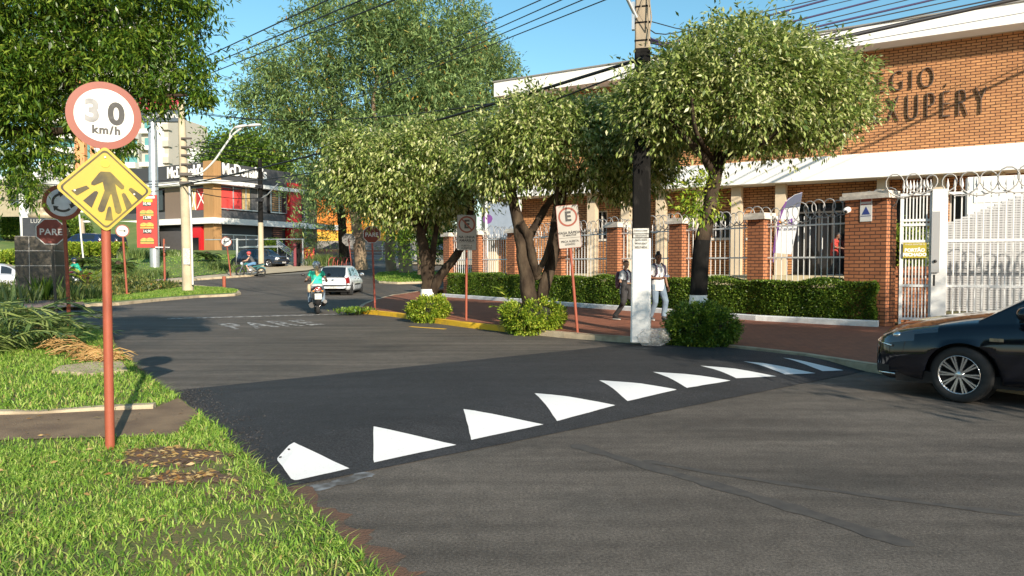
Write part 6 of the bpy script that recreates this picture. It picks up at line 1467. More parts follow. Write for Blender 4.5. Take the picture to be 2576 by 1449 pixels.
# flower bed plants: leafy ground cover and spiky plants
pts = scatter([(p[0], p[1]) for p in BEDSOIL], 5200, 33, .1); k = pts[:, 1] > 0
cover = []; axs = []
g = np.random.default_rng(34)
for p in pts:
    n = 9; hh_ = (.26 if p[0] > -21 else .40) * (1 + .4 * math.sin(p[0] * 1.7) * math.sin(p[1] * 1.1)) * g.uniform(.4, 1.2)
    cover.append(p + np.stack([g.normal(0, .12, n), g.normal(0, .12, n), g.uniform(.04, hh_, n)], 1)); axs.append(g.normal(0, .6, (n, 3)) + [0, 0, .7])
o = leaves('flower_bed_foliage', np.concatenate(cover), np.concatenate(axs), .17, .35, L_BED); o['kind'] = 'stuff'; o['label'] = 'leafy ground cover of the roundabout bed'
def spiky(px, Y, h, n, label, seed, m=L_FROND, z=.1):
    c = P(px, 700, Y); base = Vector((c.x, Y, z)); g = np.random.default_rng(seed); o = thing('spiky_plant', label, 'plant', base, 0, 'spiky plants')
    a = g.uniform(0, 6.28, n); ax = np.stack([np.cos(a) * .35, np.sin(a) * .35, np.ones(n)], 1); pts = np.stack([g.normal(0, .15, n), g.normal(0, .15, n), np.zeros(n)], 1)
    leaves('leaves', pts, ax, h, .1, m, o, .8)
spiky(110, 28.6, .95, 70, 'dark leafy plant directly in front of the stone monument', 1, L_HEDGE); spiky(30, 26.5, .7, 60, 'spiky plant at the left edge of the flower bed', 2); spiky(70, 26.6, .65, 60, 'spiky plant below the monument in the flower bed', 3); spiky(175, 27.5, .7, 50, 'spiky plant right of the shaded stop sign', 4); spiky(235, 29, .6, 50, 'spiky plant behind the tall red post', 5)
spiky(30, 16.2, 1.15, 9, 'young palm shoot with pointed leaves behind the frond pile', 6)
# weeds at the kerb corner
c = G(893, 783, .1); pts = np.stack([c.x + nrg.normal(0, .22, 700), c.y + nrg.normal(0, .3, 700), np.full(700, .11)], 1); o = leaves('weeds', pts, nrg.normal(0, .6, (700, 3)) + [0, 0, .6], .13, .4, L_HEDGE); o['kind'] = 'stuff'; o['label'] = 'weeds growing in the kerb corner by the stop sign'

# pile of cut palm fronds and dry stalks on the verge
pile = thing('frond_pile', 'heap of cut green palm fronds dumped on the verge', 'plant debris', Vector((-8.35, 12.6, .09)), 0)
g = np.random.default_rng(55); pts = []; axs = []; b = MB()
for f in range(60):
    c0 = np.array([g.uniform(-1.9, .55), g.normal(0, .5), g.uniform(.05, .55)]); a = g.uniform(-.7, .9) if f % 3 else g.uniform(0, 6.28); l = g.uniform(.7, 1.2); d = np.array([math.cos(a), math.sin(a) * .7, 0]); up = g.uniform(.25, 1.1); line = []
    for i in range(24):
        s = i / 23; p = c0 + d * l * (s - .35) + np.array([0, 0, up * l * s * (1 - .95 * s)]); p[2] = max(p[2], .03); line.append(Vector(p))
        sd_ = np.array([-d[1], d[0], 0])
        for sg in (-1, 1): pts.append(p); axs.append(sd_ * sg * .7 + d * .8 + np.array([0, 0, g.uniform(-.45, .35)]))
    b.tube(line, .014, 4)
leaves('leaflets', np.array(pts), np.array(axs), .36, .085, L_FROND, pile, .4); b.build('stems', L_FROND, pile)
for i in range(16):
    a = R(-20 + 12 * i); 
sp = MB()
dry = thing('dry_stalks', 'tangled heap of dry brown palm stalks in front of the green fronds', 'plant debris', G(120, 880, .09), 0)
b = MB(); cx = G(120, 880, .09)
for f in range(150):
    t = g.uniform(0, 1); px = 45 + 265 * t; py = 835 + 95 * math.sin(t * 1.6) + g.normal(0, 10) - (40 if t < .3 else 0) * (.3 - t) / .3
    c = G(px, min(py, 915), .09); o0 = c - cx + Vector((0, 0, g.uniform(.0, .28 - .14 * t))); a = g.normal(.15, .7); l = g.uniform(.25, .6)
    line = [o0 + Vector((l * (s - .5) * math.cos(a), l * (s - .5) * math.sin(a) * .6, .1 * math.sin(s * 3.1) * g.uniform(.2, 1) + .015)) for s in (0, .25, .5, .75, 1)]
    b.tube(line, [.006, .008, .008, .006, .004], 4)
b.build('stalks', L_DRYF, dry)
# ------------------------------------------------------------------ vehicles
M_TYRE = mat('tyre rubber', (.022, .022, .022), .85, var=.15, scale=20)
M_RIM = mat('alloy rim', (.62, .62, .63), .22, metal=.9)
M_BLKP = mat('black plastic', (.02, .02, .021), .55)
M_WELL = mat('wheel well', (.008, .008, .008), .95)
M_CGL = mat('car glass', (.012, .016, .02), .03, spec=.9)
M_HL = mat('headlight lens', (.55, .58, .6), .05, spec=.9)
M_TL = mat('tail light', (.20, .012, .012), .15, spec=.6)
M_SEAM = mat('seam', (.006, .006, .006), .9)
M_CHROME = mat('chrome', (.75, .75, .75), .08, metal=1.0)
def cint(x, pts):
    xs = [p[0] for p in pts]; ys = [p[1] for p in pts]
    i = max(0, min(len(xs) - 2, int(np.searchsorted(xs, x)) - 1)); x0, x1 = xs[i], xs[i + 1]; t = max(0.0, min(1.0, (x - x0) / (x1 - x0)))
    d = [(ys[k + 1] - ys[k]) / (xs[k + 1] - xs[k]) for k in range(len(xs) - 1)]
    def slope(k):
        if k == 0: return d[0]
        if k == len(xs) - 1: return d[-1]
        return 0 if d[k - 1] * d[k] <= 0 else 2 * d[k - 1] * d[k] / (d[k - 1] + d[k])
    h = x1 - x0; m0, m1 = slope(i) * h, slope(i + 1) * h
    return (2 * t ** 3 - 3 * t * t + 1) * ys[i] + (t ** 3 - 2 * t * t + t) * m0 + (-2 * t ** 3 + 3 * t * t) * ys[i + 1] + (t ** 3 - t * t) * m1
def car(name, label, cat, loc, rz, sp, paint, rimm=None, steer=0.0, spokes=10, detail=True):
    o = thing(name, label, cat, loc, rz)
    x0, x1 = sp['w'][0][0], sp['w'][-1][0]; st = sp.get('step', .06) if detail else .12
    xs = list(np.arange(x0, x1, st)) + [x1]; wr = sp['r']; ra = wr + sp.get('gap', .045)
    side = [(.80, 0), (.93, .05), (.972, .16), (.992, .32), (1.0, .5), (.995, .66), (.978, .8), (.945, .92), (.90, 1.0)]
    def ring(x):
        w, zs, zt, zb = cint(x, sp['w']), cint(x, sp['zs']), cint(x, sp['zt']), cint(x, sp['zb'])
        pts = []
        for fy, fz in side:
            y, z = w * fy, zb + (zs - zb) * fz
            for xw in (sp['xf'], sp['xr']):
                if abs(x - xw) < ra: z = max(z, min(wr + math.sqrt(ra * ra - (x - xw) ** 2), zs - .03))
            pts.append((y, z))
        for f in (.8, .62, .42, .2, 0): pts.append((w * f, zs + (zt - zs) * (1 - (f / .9) ** 2)))
        return [Vector((x, y, z)) for y, z in pts] + [Vector((x, -y, z)) for y, z in pts[-2::-1]]
    rings = [ring(x) for x in xs]; parts = {}
    def put(key, quad): parts.setdefault(key, MB()); b = parts[key]; b.add(quad, [tuple(range(len(quad)))], 0, True)
    n = len(rings[0])
    for i in range(len(rings) - 1):
        for j in range(n - 1):
            q = [rings[i][j], rings[i + 1][j], rings[i + 1][j + 1], rings[i][j + 1]]; c = sum(q, Vector()) / 4
            put(sp['cls'](c, j if j < n // 2 else n - 2 - j) if 'cls' in sp else 'body', q[::-1])
    put('body', rings[0]); put('body', rings[-1][::-1])
    H0 = max(z for _, z in sp['roof']); g0, g1 = sp['roof'][0][0], sp['roof'][-1][0]
    gx = list(np.arange(g0, g1, st)) + [g1]; gr = []
    for x in gx:
        zb = cint(x, sp['zs']) - .03; zr = max(cint(x, sp['roof']), zb + .004); wb = cint(x, sp['w']) * .9; f = min(1, (zr - zb) / (H0 - zb)); wt = wb - (wb - sp['wr']) * f
        half = [(wb, zb)] + [(wb + (wt - wb) * k, zb + (zr - zb) * k * .96) for k in (.10, .5, .88)] + [(wt, zr - .02 * f), (wt * .93, zr)] + [(wt * k, zr + .025 * f * (1 - k * k)) for k in (.72, .48, .24, 0)]
        gr.append([Vector((x, y, z)) for y, z in half] + [Vector((x, -y, z)) for y, z in half[-2::-1]])
    n = len(gr[0])
    for i in range(len(gr) - 1):
        xm = (gx[i] + gx[i + 1]) / 2; tall = cint(xm, sp['roof']) - cint(xm, sp['zs'])
        for j in range(n - 1):
            k = j if j < n // 2 else n - 2 - j; q = [gr[i][j], gr[i + 1][j], gr[i + 1][j + 1], gr[i][j + 1]]; key = 'roof'; sd_ = 'left' if j < n // 2 else 'right'
            if k in (1, 2) and tall > .13:
                for wi, (a, b_) in enumerate(sp['win']):
                    if a < xm < b_: key = 'side_window/%d%s' % (wi, sd_)
            if k >= 5:
                if xm > sp['wf']: key = 'windscreen'
                elif xm < sp['rf']: key = 'rear_window'
            put(key, q[::-1])
    weld = lambda ob: None
    glass = {'windscreen', 'rear_window'}
    for key, b in parts.items():
        nm = key.split('/')[0]; m = paint
        if nm in glass or nm == 'side_window': m = M_CGL
        m = sp.get('mats', {}).get(nm, m)
        b2 = MB(); idx = {}
        for f, mi, s_ in zip(b.f, b.m, b.s):
            ff = []
            for v in f:
                kx = tuple(round(c, 4) for c in b.v[v])
                if kx not in idx: idx[kx] = len(b2.v); b2.v.append(b.v[v])
                if idx[kx] not in ff: ff.append(idx[kx])
            if len(ff) > 2: b2.f.append(ff); b2.m.append(0); b2.s.append(len(f) == 4)
        b2.build(nm, m, o)
    k = MB(); ym = cint(0, sp['w']) * .9; k.bx(x0 + .25, x1 - .25, -ym, ym, cint(0, sp['zb']) - .01, cint(0, sp['zb']) + .12); k.build('underbody', M_WELL, o)
    for xw in (sp['xf'], sp['xr']):
        for s in (-1, 1):
            yo = cint(xw, sp['w']) * s
            k = MB(); k.cyl((xw, yo * .35, wr), (xw, yo * .72, wr), ra * .99, ra * .99, 28); k.build('wheel_well', M_WELL, o)
            k = MB(); T = Matrix.Rotation(R(-90) * s, 4, 'X'); tw = .2; r = wr
            k.lathe([(r * .68, -tw * .5), (r * .9, -tw * .5), (r * .98, -tw * .4), (r, -tw * .22), (r, tw * .22), (r * .98, tw * .4), (r * .9, tw * .5), (r * .7, tw * .5), (r * .67, tw * .35), (r * .66, -tw * .3)], 40, M=T, cap=False)
            wh = k.build('wheel', M_TYRE, o); wh.location = (xw, yo - s * .115, wr)
            if xw == sp['xf']: wh.rotation_euler = (0, 0, steer)
            k = MB(); R_ = rimm or M_RIM
            k.lathe([(r * .655, .02), (r * .69, .1), (r * .665, .1), (r * .64, .03)], 40, M=T, cap=False)
            for q in range(spokes):
                for dq in ((-.07, .07) if spokes > 6 else (0,)):
                    a0 = 2 * math.pi * q / spokes + dq * .6; a1 = 2 * math.pi * q / spokes + dq * 1.2; p0 = Vector((r * .1 * math.cos(a0), r * .1 * math.sin(a0), .078)); p1 = Vector((r * .66 * math.cos(a1), r * .66 * math.sin(a1), .085))
                    d = (p1 - p0); L = d.length; wd = .02 if spokes > 6 else .045
                    k.box(None, (L, wd, .022), M=T @ Matrix.Translation((p0 + p1) / 2) @ Matrix.Rotation(math.atan2(d.y, d.x), 4, 'Z'), mi=0) if False else k.add([T @ (p0 + d * f + Vector((-d.y, d.x, 0)) / L * wd * e * (1 if f == 0 else 1.25) + Vector((0, 0, h))) for f in (0, 1) for e, h in ((-.5, -.01), (.5, -.01), (.35, .012), (-.35, .012))], [(0, 1, 5, 4), (1, 2, 6, 5), (2, 3, 7, 6), (3, 0, 4, 7)], 0, False)
            k.lathe([(0, .095), (r * .1, .093), (r * .17, .08), (r * .17, .04)], 20, M=T)
            rm = k.build('rim', R_, wh)
            k = MB(); k.lathe([(0, .028), (r * .645, .028), (r * .645, .02)], 32, M=T); k.build('brake_disc', M_WELL, wh)
            if spokes > 6:
                k = MB()
                for q in range(5): a = 2 * math.pi * q / 5 + .3; k.cyl(T @ Vector((r * .13 * math.cos(a), r * .13 * math.sin(a), .085)), T @ Vector((r * .13 * math.cos(a), r * .13 * math.sin(a), .098)), .009, n=8)
                k.build('lug_nuts', M_CHROME, wh)
    def sect(x): 
        r_ = ring(x); return r_
    for x in sp.get('seams', ()):
        r_ = ring(x)
        for s in (0, 1):
            pts = r_[1:9] if s == 0 else r_[-2:-10:-1]
            sl_ = sp.get('seamslope', 0)
            k = MB(); k.tube([p + Vector((sl_ * (p.z - .5) ** 2 * (1 if p.z < .5 else 0), (.001 if p.y > 0 else -.001), 0)) for p in pts], .0045, 4); k.build('door_seam', M_SEAM, o)
    return o
def mirror(o, x, y, z, m, s=1):
    k = MB(); k.ball((x, y + s * .1, z + .03), (.07, .11, .075), 14, 9); mo_ = k.build('mirror', m, o)
    k = MB(); k.tube([(x + .02, y - s * .04, z - .05), (x + .01, y + s * .05, z + .0)], .025, 6); k.build('stem', M_BLKP, mo_)
    k = MB(); k.ball((x - .055, y + s * .1, z + .03), (.02, .09, .06), 12, 7); k.build('glass', M_CHROME, mo_)

M_BLACKCAR = mat('black car paint', (.0035, .0045, .009), .1, spec=.4, coat=.55)
SED = dict(w=[(-2.34, .5), (-2.2, .72), (-1.8, .85), (-1.0, .885), (0, .89), (.9, .885), (1.5, .88), (1.85, .85), (2.08, .80), (2.2, .72), (2.27, .58)],
           zs=[(-2.34, .8), (-2.1, .97), (-1.2, .98), (0, .95), (.8, .92), (1.35, .87), (1.75, .81), (2.05, .75), (2.2, .69), (2.27, .6)],
           zt=[(-2.34, .85), (-2.2, 1.07), (-1.6, 1.12), (0, 1.05), (.85, 1.04), (1.3, .99), (1.75, .91), (2.05, .83), (2.2, .755), (2.27, .64)],
           zb=[(-2.34, .4), (-2.1, .25), (-1, .2), (1, .2), (1.6, .19), (2.1, .19), (2.27, .24)],
           roof=[(-1.85, 1.0), (-1.5, 1.17), (-.95, 1.40), (-.4, 1.47), (.15, 1.455), (.45, 1.35), (1.2, .93)], wr=.58, wf=.22, rf=-.85, win=[(-1.25, -.55), (-.5, .3), (.36, .85)], r=.318, xf=1.35, xr=-1.35,
           seams=(.72, -.35), seamslope=0.9, mats={})
def sed_cls(c, k):
    if 1.58 < c.x < 2.2 and 4 <= k <= 8 and c.z > .60 + (2.2 - c.x) * .30: return 'headlight/l' if c.y > 0 else 'headlight/r'
    if c.x > 2.1 and c.z < .36 and abs(c.y) > .35: return 'fog_light_grille/l' if c.y > 0 else 'fog_light_grille/r'
    return 'body'
SED['cls'] = sed_cls; SED['step'] = .03; SED['mats'] = {'headlight': mat('dark headlight', (.05, .055, .06), .03, spec=1.0, coat=1.0), 'fog_light_grille': M_BLKP}
hdg = Vector((-.79, .613, 0)).normalized(); wc = G(2397, 1011, 0)
left = Vector((-hdg.y, hdg.x, 0))          # towards the camera side of the car
carc = Vector((wc.x, wc.y, 0)) - left * .80 - hdg * 1.43
sedan = car('sedan', 'glossy black sedan parked at the kerb, cut off by the right edge', 'car', carc, math.atan2(hdg.y, hdg.x), SED, M_BLACKCAR, steer=R(-13))
mirror(sedan, .78, .84, 1.0, M_BLACKCAR, 1); mirror(sedan, .78, -.84, 1.0, M_BLACKCAR, -1)
k = MB(); k.tube([(2.06, .815, .6), (2.17, .74, .62), (2.25, .6, .63), (2.285, .3, .635), (2.285, 0, .64), (2.285, -.3, .635)], .014, 6); k.build('grille_trim', M_CHROME, sedan)
k = MB(); k.tube([(2.02, .83, .27), (2.14, .77, .27), (2.22, .68, .26)], .012, 6); k.build('fog_trim', M_CHROME, sedan)
k = MB(); k.tube([(.75, .81, 1.0), (.3, .815, 1.0), (-.6, .81, 1.0), (-1.3, .80, 1.01)], .009, 6); k.build('window_trim', M_CHROME, sedan)
k = MB(); k.box((1.02, .889, .735), (.13, .006, .035)); bd = k.build('badge', M_CHROME, sedan)
text('lettering', 'XEi', .04, frameM((1.02, .893, .735), (-1, 0, 0), (0, 0, 1)), M_SBLACK, bd, .002)
k = MB(); k.box((.4, .875, .86), (.18, .03, .025)); k.build('door_handle', M_BLACKCAR, sedan)
for s in (1, -1):
    k = MB(); k.ball((2.02, s * .735, .725), (.055, .05, .038)); k.build('lamp_bulb', M_CHROME, sedan)
k = MB(); k.lathe([(.0, 0), (.045, 0), (.045, .01)], 16, M=Matrix.Translation((2.272, 0, .60)) @ Matrix.Rotation(R(90), 4, 'Y')); k.build('emblem', M_CHROME, sedan)

HAT = dict(w=[(-1.86, .62), (-1.78, .74), (-1.5, .80), (-.6, .82), (.6, .82), (1.2, .81), (1.6, .74), (1.84, .58), (1.9, .4)],
           zs=[(-1.86, .84), (-1.6, .92), (-.6, .92), (.6, .9), (1.2, .82), (1.6, .74), (1.9, .55)],
           zt=[(-1.86, .86), (-1.75, .93), (0, .98), (.75, .98), (1.2, .9), (1.6, .82), (1.84, .68), (1.9, .56)],
           zb=[(-1.86, .36), (-1.6, .26), (-.8, .2), (.8, .2), (1.5, .22), (1.9, .28)],
           roof=[(-1.84, .9), (-1.66, 1.22), (-1.5, 1.35), (-.9, 1.42), (-.2, 1.43), (.25, 1.38), (1.0, .9)], wr=.57, wf=.2, rf=-1.48, win=[(-1.35, -.82), (-.75, -.05), (0.02, .6)], r=.285, xf=1.2, xr=-1.22, gap=.05, seams=(.62, -.1, -.9))
def hat_cls(c, k):
    if c.x < -1.70 and 4 <= k <= 8 and c.z > .60 and abs(c.y) > .55: return 'tail_light/l' if c.y > 0 else 'tail_light/r'
    if c.x > 1.5 and 5 <= k <= 8: return 'headlight/l' if c.y > 0 else 'headlight/r'
    return 'body'
HAT['cls'] = hat_cls; HAT['mats'] = {'tail_light': M_TL, 'headlight': M_HL}
M_WHITECAR = mat('white car paint', (.70, .74, .78), .2, spec=.5, coat=.6)
hp = Vector((-.012, 1.0, 0)).normalized(); hr = G(884, 742, 0)     # rear right wheel on the road
rgt = Vector((hp.y, -hp.x, 0))
hat = car('hatchback', 'white hatchback with dark wheels ahead of the green shirted scooter rider', 'car', Vector((hr.x, hr.y, 0)) - rgt * .74 + hp * 1.22, math.atan2(hp.y, hp.x), HAT, M_WHITECAR, M_BLKP, spokes=5)
mirror(hat, .6, -.8, .97, M_WHITECAR, -1); mirror(hat, .6, .8, .97, M_WHITECAR, 1)
k = MB(); k.tube([(-1.60, .76, .50), (-1.80, .70, .5), (-1.885, .5, .5), (-1.9, 0, .5), (-1.885, -.5, .5), (-1.80, -.70, .5), (-1.60, -.77, .5)], .035, 6); k.build('bumper_strip', M_BLKP, hat)
for s in (-1, 1):
    k = MB(); k.bx(-.75, .62, s * .822 - .008, s * .822 + .008, .5, .57); k.build('side_moulding', M_BLKP, hat)
    for x in (-.62, .18): k = MB(); k.ball((x, s * .81, .8), (.06, .02, .03)); k.build('door_handle', M_BLKP, hat)
k = MB(); k.bx(-1.885, -1.875, -.2, .2, .36, .46); pt_ = k.build('number_plate', M_SWHITE, hat); text('lettering', 'EIZ 0812', .08, frameM((-1.887, 0, .41), (0, -1, 0), (0, 0, 1)), M_SBLACK, pt_, .002)
k = MB(); k.lathe([(0, 0), (.07, 0), (.07, .015), (.0, .02)], 16, M=Matrix.Translation((-1.86, 0, .76)) @ Matrix.Rotation(R(-90), 4, 'Y') @ Matrix.Diagonal((.6, 1.3, 1, 1))); k.build('emblem', M_CHROME, hat)

WAG = dict(w=[(-2.1, .66), (-1.95, .77), (-1.2, .80), (0, .81), (1.2, .80), (1.75, .77), (1.95, .70), (2.0, .62)],
           zs=[(-2.1, .84), (-1.8, .88), (0, .88), (.9, .86), (1.5, .82), (1.9, .74), (2.0, .62)], zt=[(-2.1, .88), (-1.9, .92), (0, .95), (.9, .95), (1.5, .88), (1.9, .8), (2.0, .66)],
           zb=[(-2.1, .3), (-1.5, .24), (0, .22), (1.5, .22), (2.0, .26)], roof=[(-2.06, .9), (-1.7, 1.3), (-1.3, 1.37), (-.4, 1.4), (.2, 1.36), (1.0, .9)], wr=.56, wf=.18, rf=-1.5, win=[(-1.7, -1.0), (-.93, -.3), (-.22, .62)], r=.28, xf=1.22, xr=-1.25, gap=.05, seams=(.62, -.25))
def wag_cls(c, k):
    if c.x > 1.86 and .58 < c.z < .76: return ('headlight/l' if c.y > 0 else 'headlight/r') if abs(c.y) > .4 else 'grille'
    return 'body'
WAG['cls'] = wag_cls; WAG['mats'] = {'headlight': M_HL, 'grille': M_BLKP}
M_BLUECAR = mat('dark blue car paint', (.02, .03, .05), .25, spec=.5, coat=.6)
wp = P(690, 668, 57); wl = Vector((wp.x - .9, 57.2, H(57.2) + .03)); wrz = math.atan2(-.42, .9)
wag = car('estate_car', 'dark blue estate car with ladders on its roof leaving the restaurant driveway', 'car', wl, wrz, WAG, M_BLUECAR, M_RIM, spokes=5)
k = MB(); k.tube([(1.8, .78, .45), (2.0, .68, .45), (2.04, 0, .45), (2.0, -.68, .45), (1.8, -.78, .45)], .06, 6); k.build('bumper', M_BLKP, wag)
k = MB(); k.bx(2.06, 2.075, -.2, .2, .3, .42); k.build('number_plate', mat('grey plate', (.4, .4, .4), .5), wag)
mirror(wag, .7, -.78, .96, M_BLKP, -1); mirror(wag, .7, .78, .96, M_BLKP, 1)
for s, l, z in ((-.25, 'long aluminium ladder on the right of the estate car roof', 1.5), (.25, 'long aluminium ladder on the left of the estate car roof', 1.56)):
    T = Matrix.Translation(wl) @ Matrix.Rotation(wrz, 4, 'Z'); o = thing('ladder', l, 'ladder', T @ Vector((-.2, s, z)), wrz)
    k = MB()
    for q in (-.17, .17): k.bx(-1.9, 1.75, q - .025, q + .025, 0, .09)
    k.build('side_rails', M_STEEL, o)
    k = MB()
    for q in range(12): k.bx(-1.8 + q * .3, -1.77 + q * .3, -.144, .144, .03, .06)
    k.build('rungs', M_STEEL, o)
k = MB()
for x in (-1.2, 0): k.bx(x - .02, x + .02, -.6, .6, 1.41, 1.498)
k.build('roof_rack', M_BLKP, wag)
def small_car(px, py, Y, rz, paint, label, sp=HAT, z=None):
    c = P(px, py, Y); return car('parked_car', label, 'car', (c.x, Y, z if z is not None else c.z), rz, sp, paint, M_RIM, spokes=5, detail=False)
small_car(1098, 640, 62, R(100), mat('deep blue paint', (.02, .04, .08), .25, coat=.6), 'dark car seen between the pruned trunks near the far totem')
small_car(8, 705, 38, R(20), mat('silver car paint', (.5, .52, .56), .25, metal=.4, coat=.6), 'silver car at the left edge behind the roundabout bed', z=H(38))
small_car(212, 632, 60, R(175), mat('navy paint', (.01, .02, .06), .2, coat=.6), 'navy car parked behind the low hedge, left of the pair')
small_car(258, 632, 61, R(170), mat('black blue paint', (.01, .012, .03), .2, coat=.6), 'black car parked behind the low hedge, right of the pair')

# ------------------------------------------------------------------ people
M_SKIN1 = mat('tan skin', (.46, .27, .18), .55); M_SKIN2 = mat('brown skin', (.20, .095, .055), .5); M_SKIN3 = mat('fair skin', (.48, .28, .2), .55)
M_HAIR = mat('black hair', (.012, .009, .008), .5, var=.3, scale=40); M_BLOND = mat('blond hair', (.5, .33, .14), .5, var=.25, scale=40)
M_EYE = mat('eye dark', (.01, .008, .008), .2)
def fuse(b, name, m, parent, vox=.012, it=3):
    me = bpy.data.meshes.new(name); me.from_pydata(b.v, [], b.f); t = bpy.data.objects.new(name, me); C.objects.link(t)
    r = t.modifiers.new('r', 'REMESH'); r.mode = 'VOXEL'; r.voxel_size = vox
    s = t.modifiers.new('s', 'SMOOTH'); s.iterations = it; s.factor = .5
    dg = bpy.context.evaluated_depsgraph_get(); me2 = bpy.data.meshes.new_from_object(t.evaluated_get(dg)); bpy.data.objects.remove(t); bpy.data.meshes.remove(me)
    me2.name = name; me2.materials.clear(); me2.materials.append(m)
    me2.polygons.foreach_set('use_smooth', np.ones(len(me2.polygons), bool))
    o = bpy.data.objects.new(name, me2); C.objects.link(o); o.parent = parent; return o
def erings(b, secs, n=16):       # (centre, half width x, half depth y)
    b.loft([[Vector(c) + Vector((a * math.cos(t), d * math.sin(t), 0)) for t in np.linspace(0, 2 * math.pi, n, endpoint=False)] for c, a, d in secs], True, True, 0, True)
def hand(b, w, d, palm_n, side, k=1.0, curl=.5):
    """palm, four unequal bent fingers and a thumb; w wrist, d pointing direction, palm_n palm normal"""
    d = Vector(d).normalized(); n = Vector(palm_n); n = (n - d * n.dot(d)).normalized(); s = d.cross(n) * side; w = Vector(w)
    b.loft([[w + d * (l * k) + (s * (a * math.cos(t)) + n * (h * math.sin(t))) * k for t in np.linspace(0, 6.283, 10, endpoint=False)] for l, a, h in ((-.01, .026, .02), (.03, .036, .017), (.07, .043, .015), (.092, .04, .012))], True, True)
    for i, (off, ln) in enumerate(((.031, .072), (.011, .082), (-.010, .076), (-.030, .06))):
        p = w + (d * .088 + s * off) * k; dd = d.copy(); pts = [p]
        for j in range(3):
            dd = (dd + n * curl * (.55 + .1 * i)).normalized(); p = p + dd * ln * k / 3; pts.append(p)
        b.tube(pts, [.0095 * k, .009 * k, .0082 * k, .0065 * k], 7)
    p = w + (d * .03 + s * .034) * k; b.tube([p, p + (s * .025 + d * .025 + n * .012) * k, p + (s * .028 + d * .055 + n * .022) * k], [.012 * k, .011 * k, .008 * k], 7)
def head(b, c, f, k=1.0):
    """head with brow, nose, jaw and ears; c centre, f facing"""
    f = Vector(f).normalized(); u = Vector((0, 0, 1)); s = f.cross(u).normalized(); u = s.cross(f); c = Vector(c); T = frameM(c, s, f)
    secs = [(-.118, .03, .03, .055), (-.105, .045, .05, .045), (-.08, .056, .068, .03), (-.045, .066, .085, .012), (0, .073, .095, .002), (.04, .076, .099, -.003), (.075, .068, .09, -.006), (.1, .045, .06, -.006), (.112, .015, .02, -.005)]
    b.loft([[c + s * (a * k * math.cos(t)) + f * ((d * math.sin(t) + o_) * k) + u * z * k for t in np.linspace(0, 6.283, 18, endpoint=False)] for z, a, d, o_ in secs], True, True)
    b.tube([c + (f * .09 + u * .02) * k, c + (f * .108 - u * .018) * k, c + (f * .112 - u * .032) * k, c + (f * .09 - u * .04) * k], [.009 * k, .012 * k, .014 * k, .011 * k], 8)
    b.tube([c + (f * .084 - u * .068 + s * .022) * k, c + (f * .093 - u * .067) * k, c + (f * .084 - u * .068 - s * .022) * k], .009 * k, 6)
    for q in (-1, 1): b.ball(c + (s * q * .076 - f * .005 - u * .01) * k, (.012 * k, .02 * k, .03 * k), 8, 6)
    return c, f, s, u
def face_bits(par, hc, k=1.0):
    c, f, s, u = hc
    for q in (-1, 1):
        e = MB(); e.ball(c + (f * .082 + s * q * .03 + u * .012) * k, .0115 * k, 8, 6); e.build('eye', M_EYE, par)
        e = MB(); e.tube([c + (f * .090 + s * q * .015 + u * .030) * k, c + (f * .090 + s * q * .032 + u * .035) * k, c + (f * .08 + s * q * .046 + u * .029) * k], .004 * k, 5); e.build('eyebrow', M_HAIR, par)
    e = MB(); e.tube([c + (f * .091 - u * .067 + s * .018) * k, c + (f * .098 - u * .066) * k, c + (f * .091 - u * .067 - s * .018) * k], .0055 * k, 5); e.build('lips', mat('lips', (.30, .10, .08), .5), par)
def hair_cap(par, hc, k, m, bun=None, low=-.02, extra=None):
    c, f, s, u = hc; b = MB()
    b.loft([[c + s * (a * k * math.cos(t)) + f * ((d * math.sin(t) + o_) * k) + u * (z + (max(0, math.sin(t)) * up)) * k for t in np.linspace(0, 6.283, 18, endpoint=False)] for z, a, d, o_, up in ((low, .078, .085, -.03, .075), (.03, .084, .1, -.018, .045), (.07, .078, .102, -.012, .02), (.1, .06, .08, -.01, 0), (.122, .02, .03, -.01, 0))], True, True, 0, True)
    if bun: b.ball(c + (u * bun[0] + f * bun[1]) * k, bun[2] * k, 12, 8)
    if extra: extra(b, c, f, s, u)
    b.build('hair', m, par)
def shoe(par, ank, d, m, k=1.0, pitch=0.0):
    d = Vector((d[0], d[1], 0)).normalized(); s = Vector((d.y, -d.x, 0)); a = Vector(ank); b = MB(); sole = MB(); rg = []; sg = []
    for l, w, h in ((-.075, .018, .05), (-.06, .034, .085), (-.01, .04, .105), (.05, .045, .075), (.12, .047, .05), (.165, .036, .04), (.19, .014, .026)):
        up = Vector((0, 0, math.tan(pitch) * (l + .07))); c = Vector((a.x, a.y, 0)) + d * l * k + up; z0 = a.z - .09 * k
        rg.append([c + s * (w * k * math.cos(t)) + Vector((0, 0, z0 + .02 * k + h * k * .5 + h * k * .5 * math.sin(t))) for t in np.linspace(0, 6.283, 12, endpoint=False)])
        sg.append([c + s * (w * 1.06 * k * math.cos(t)) + Vector((0, 0, z0 + .013 * k + .013 * k * math.sin(t))) for t in np.linspace(0, 6.283, 12, endpoint=False)])
    b.loft(rg); o = b.build('shoe', m, par); sole.loft(sg); sole.build('sole', M_SWHITE, o)

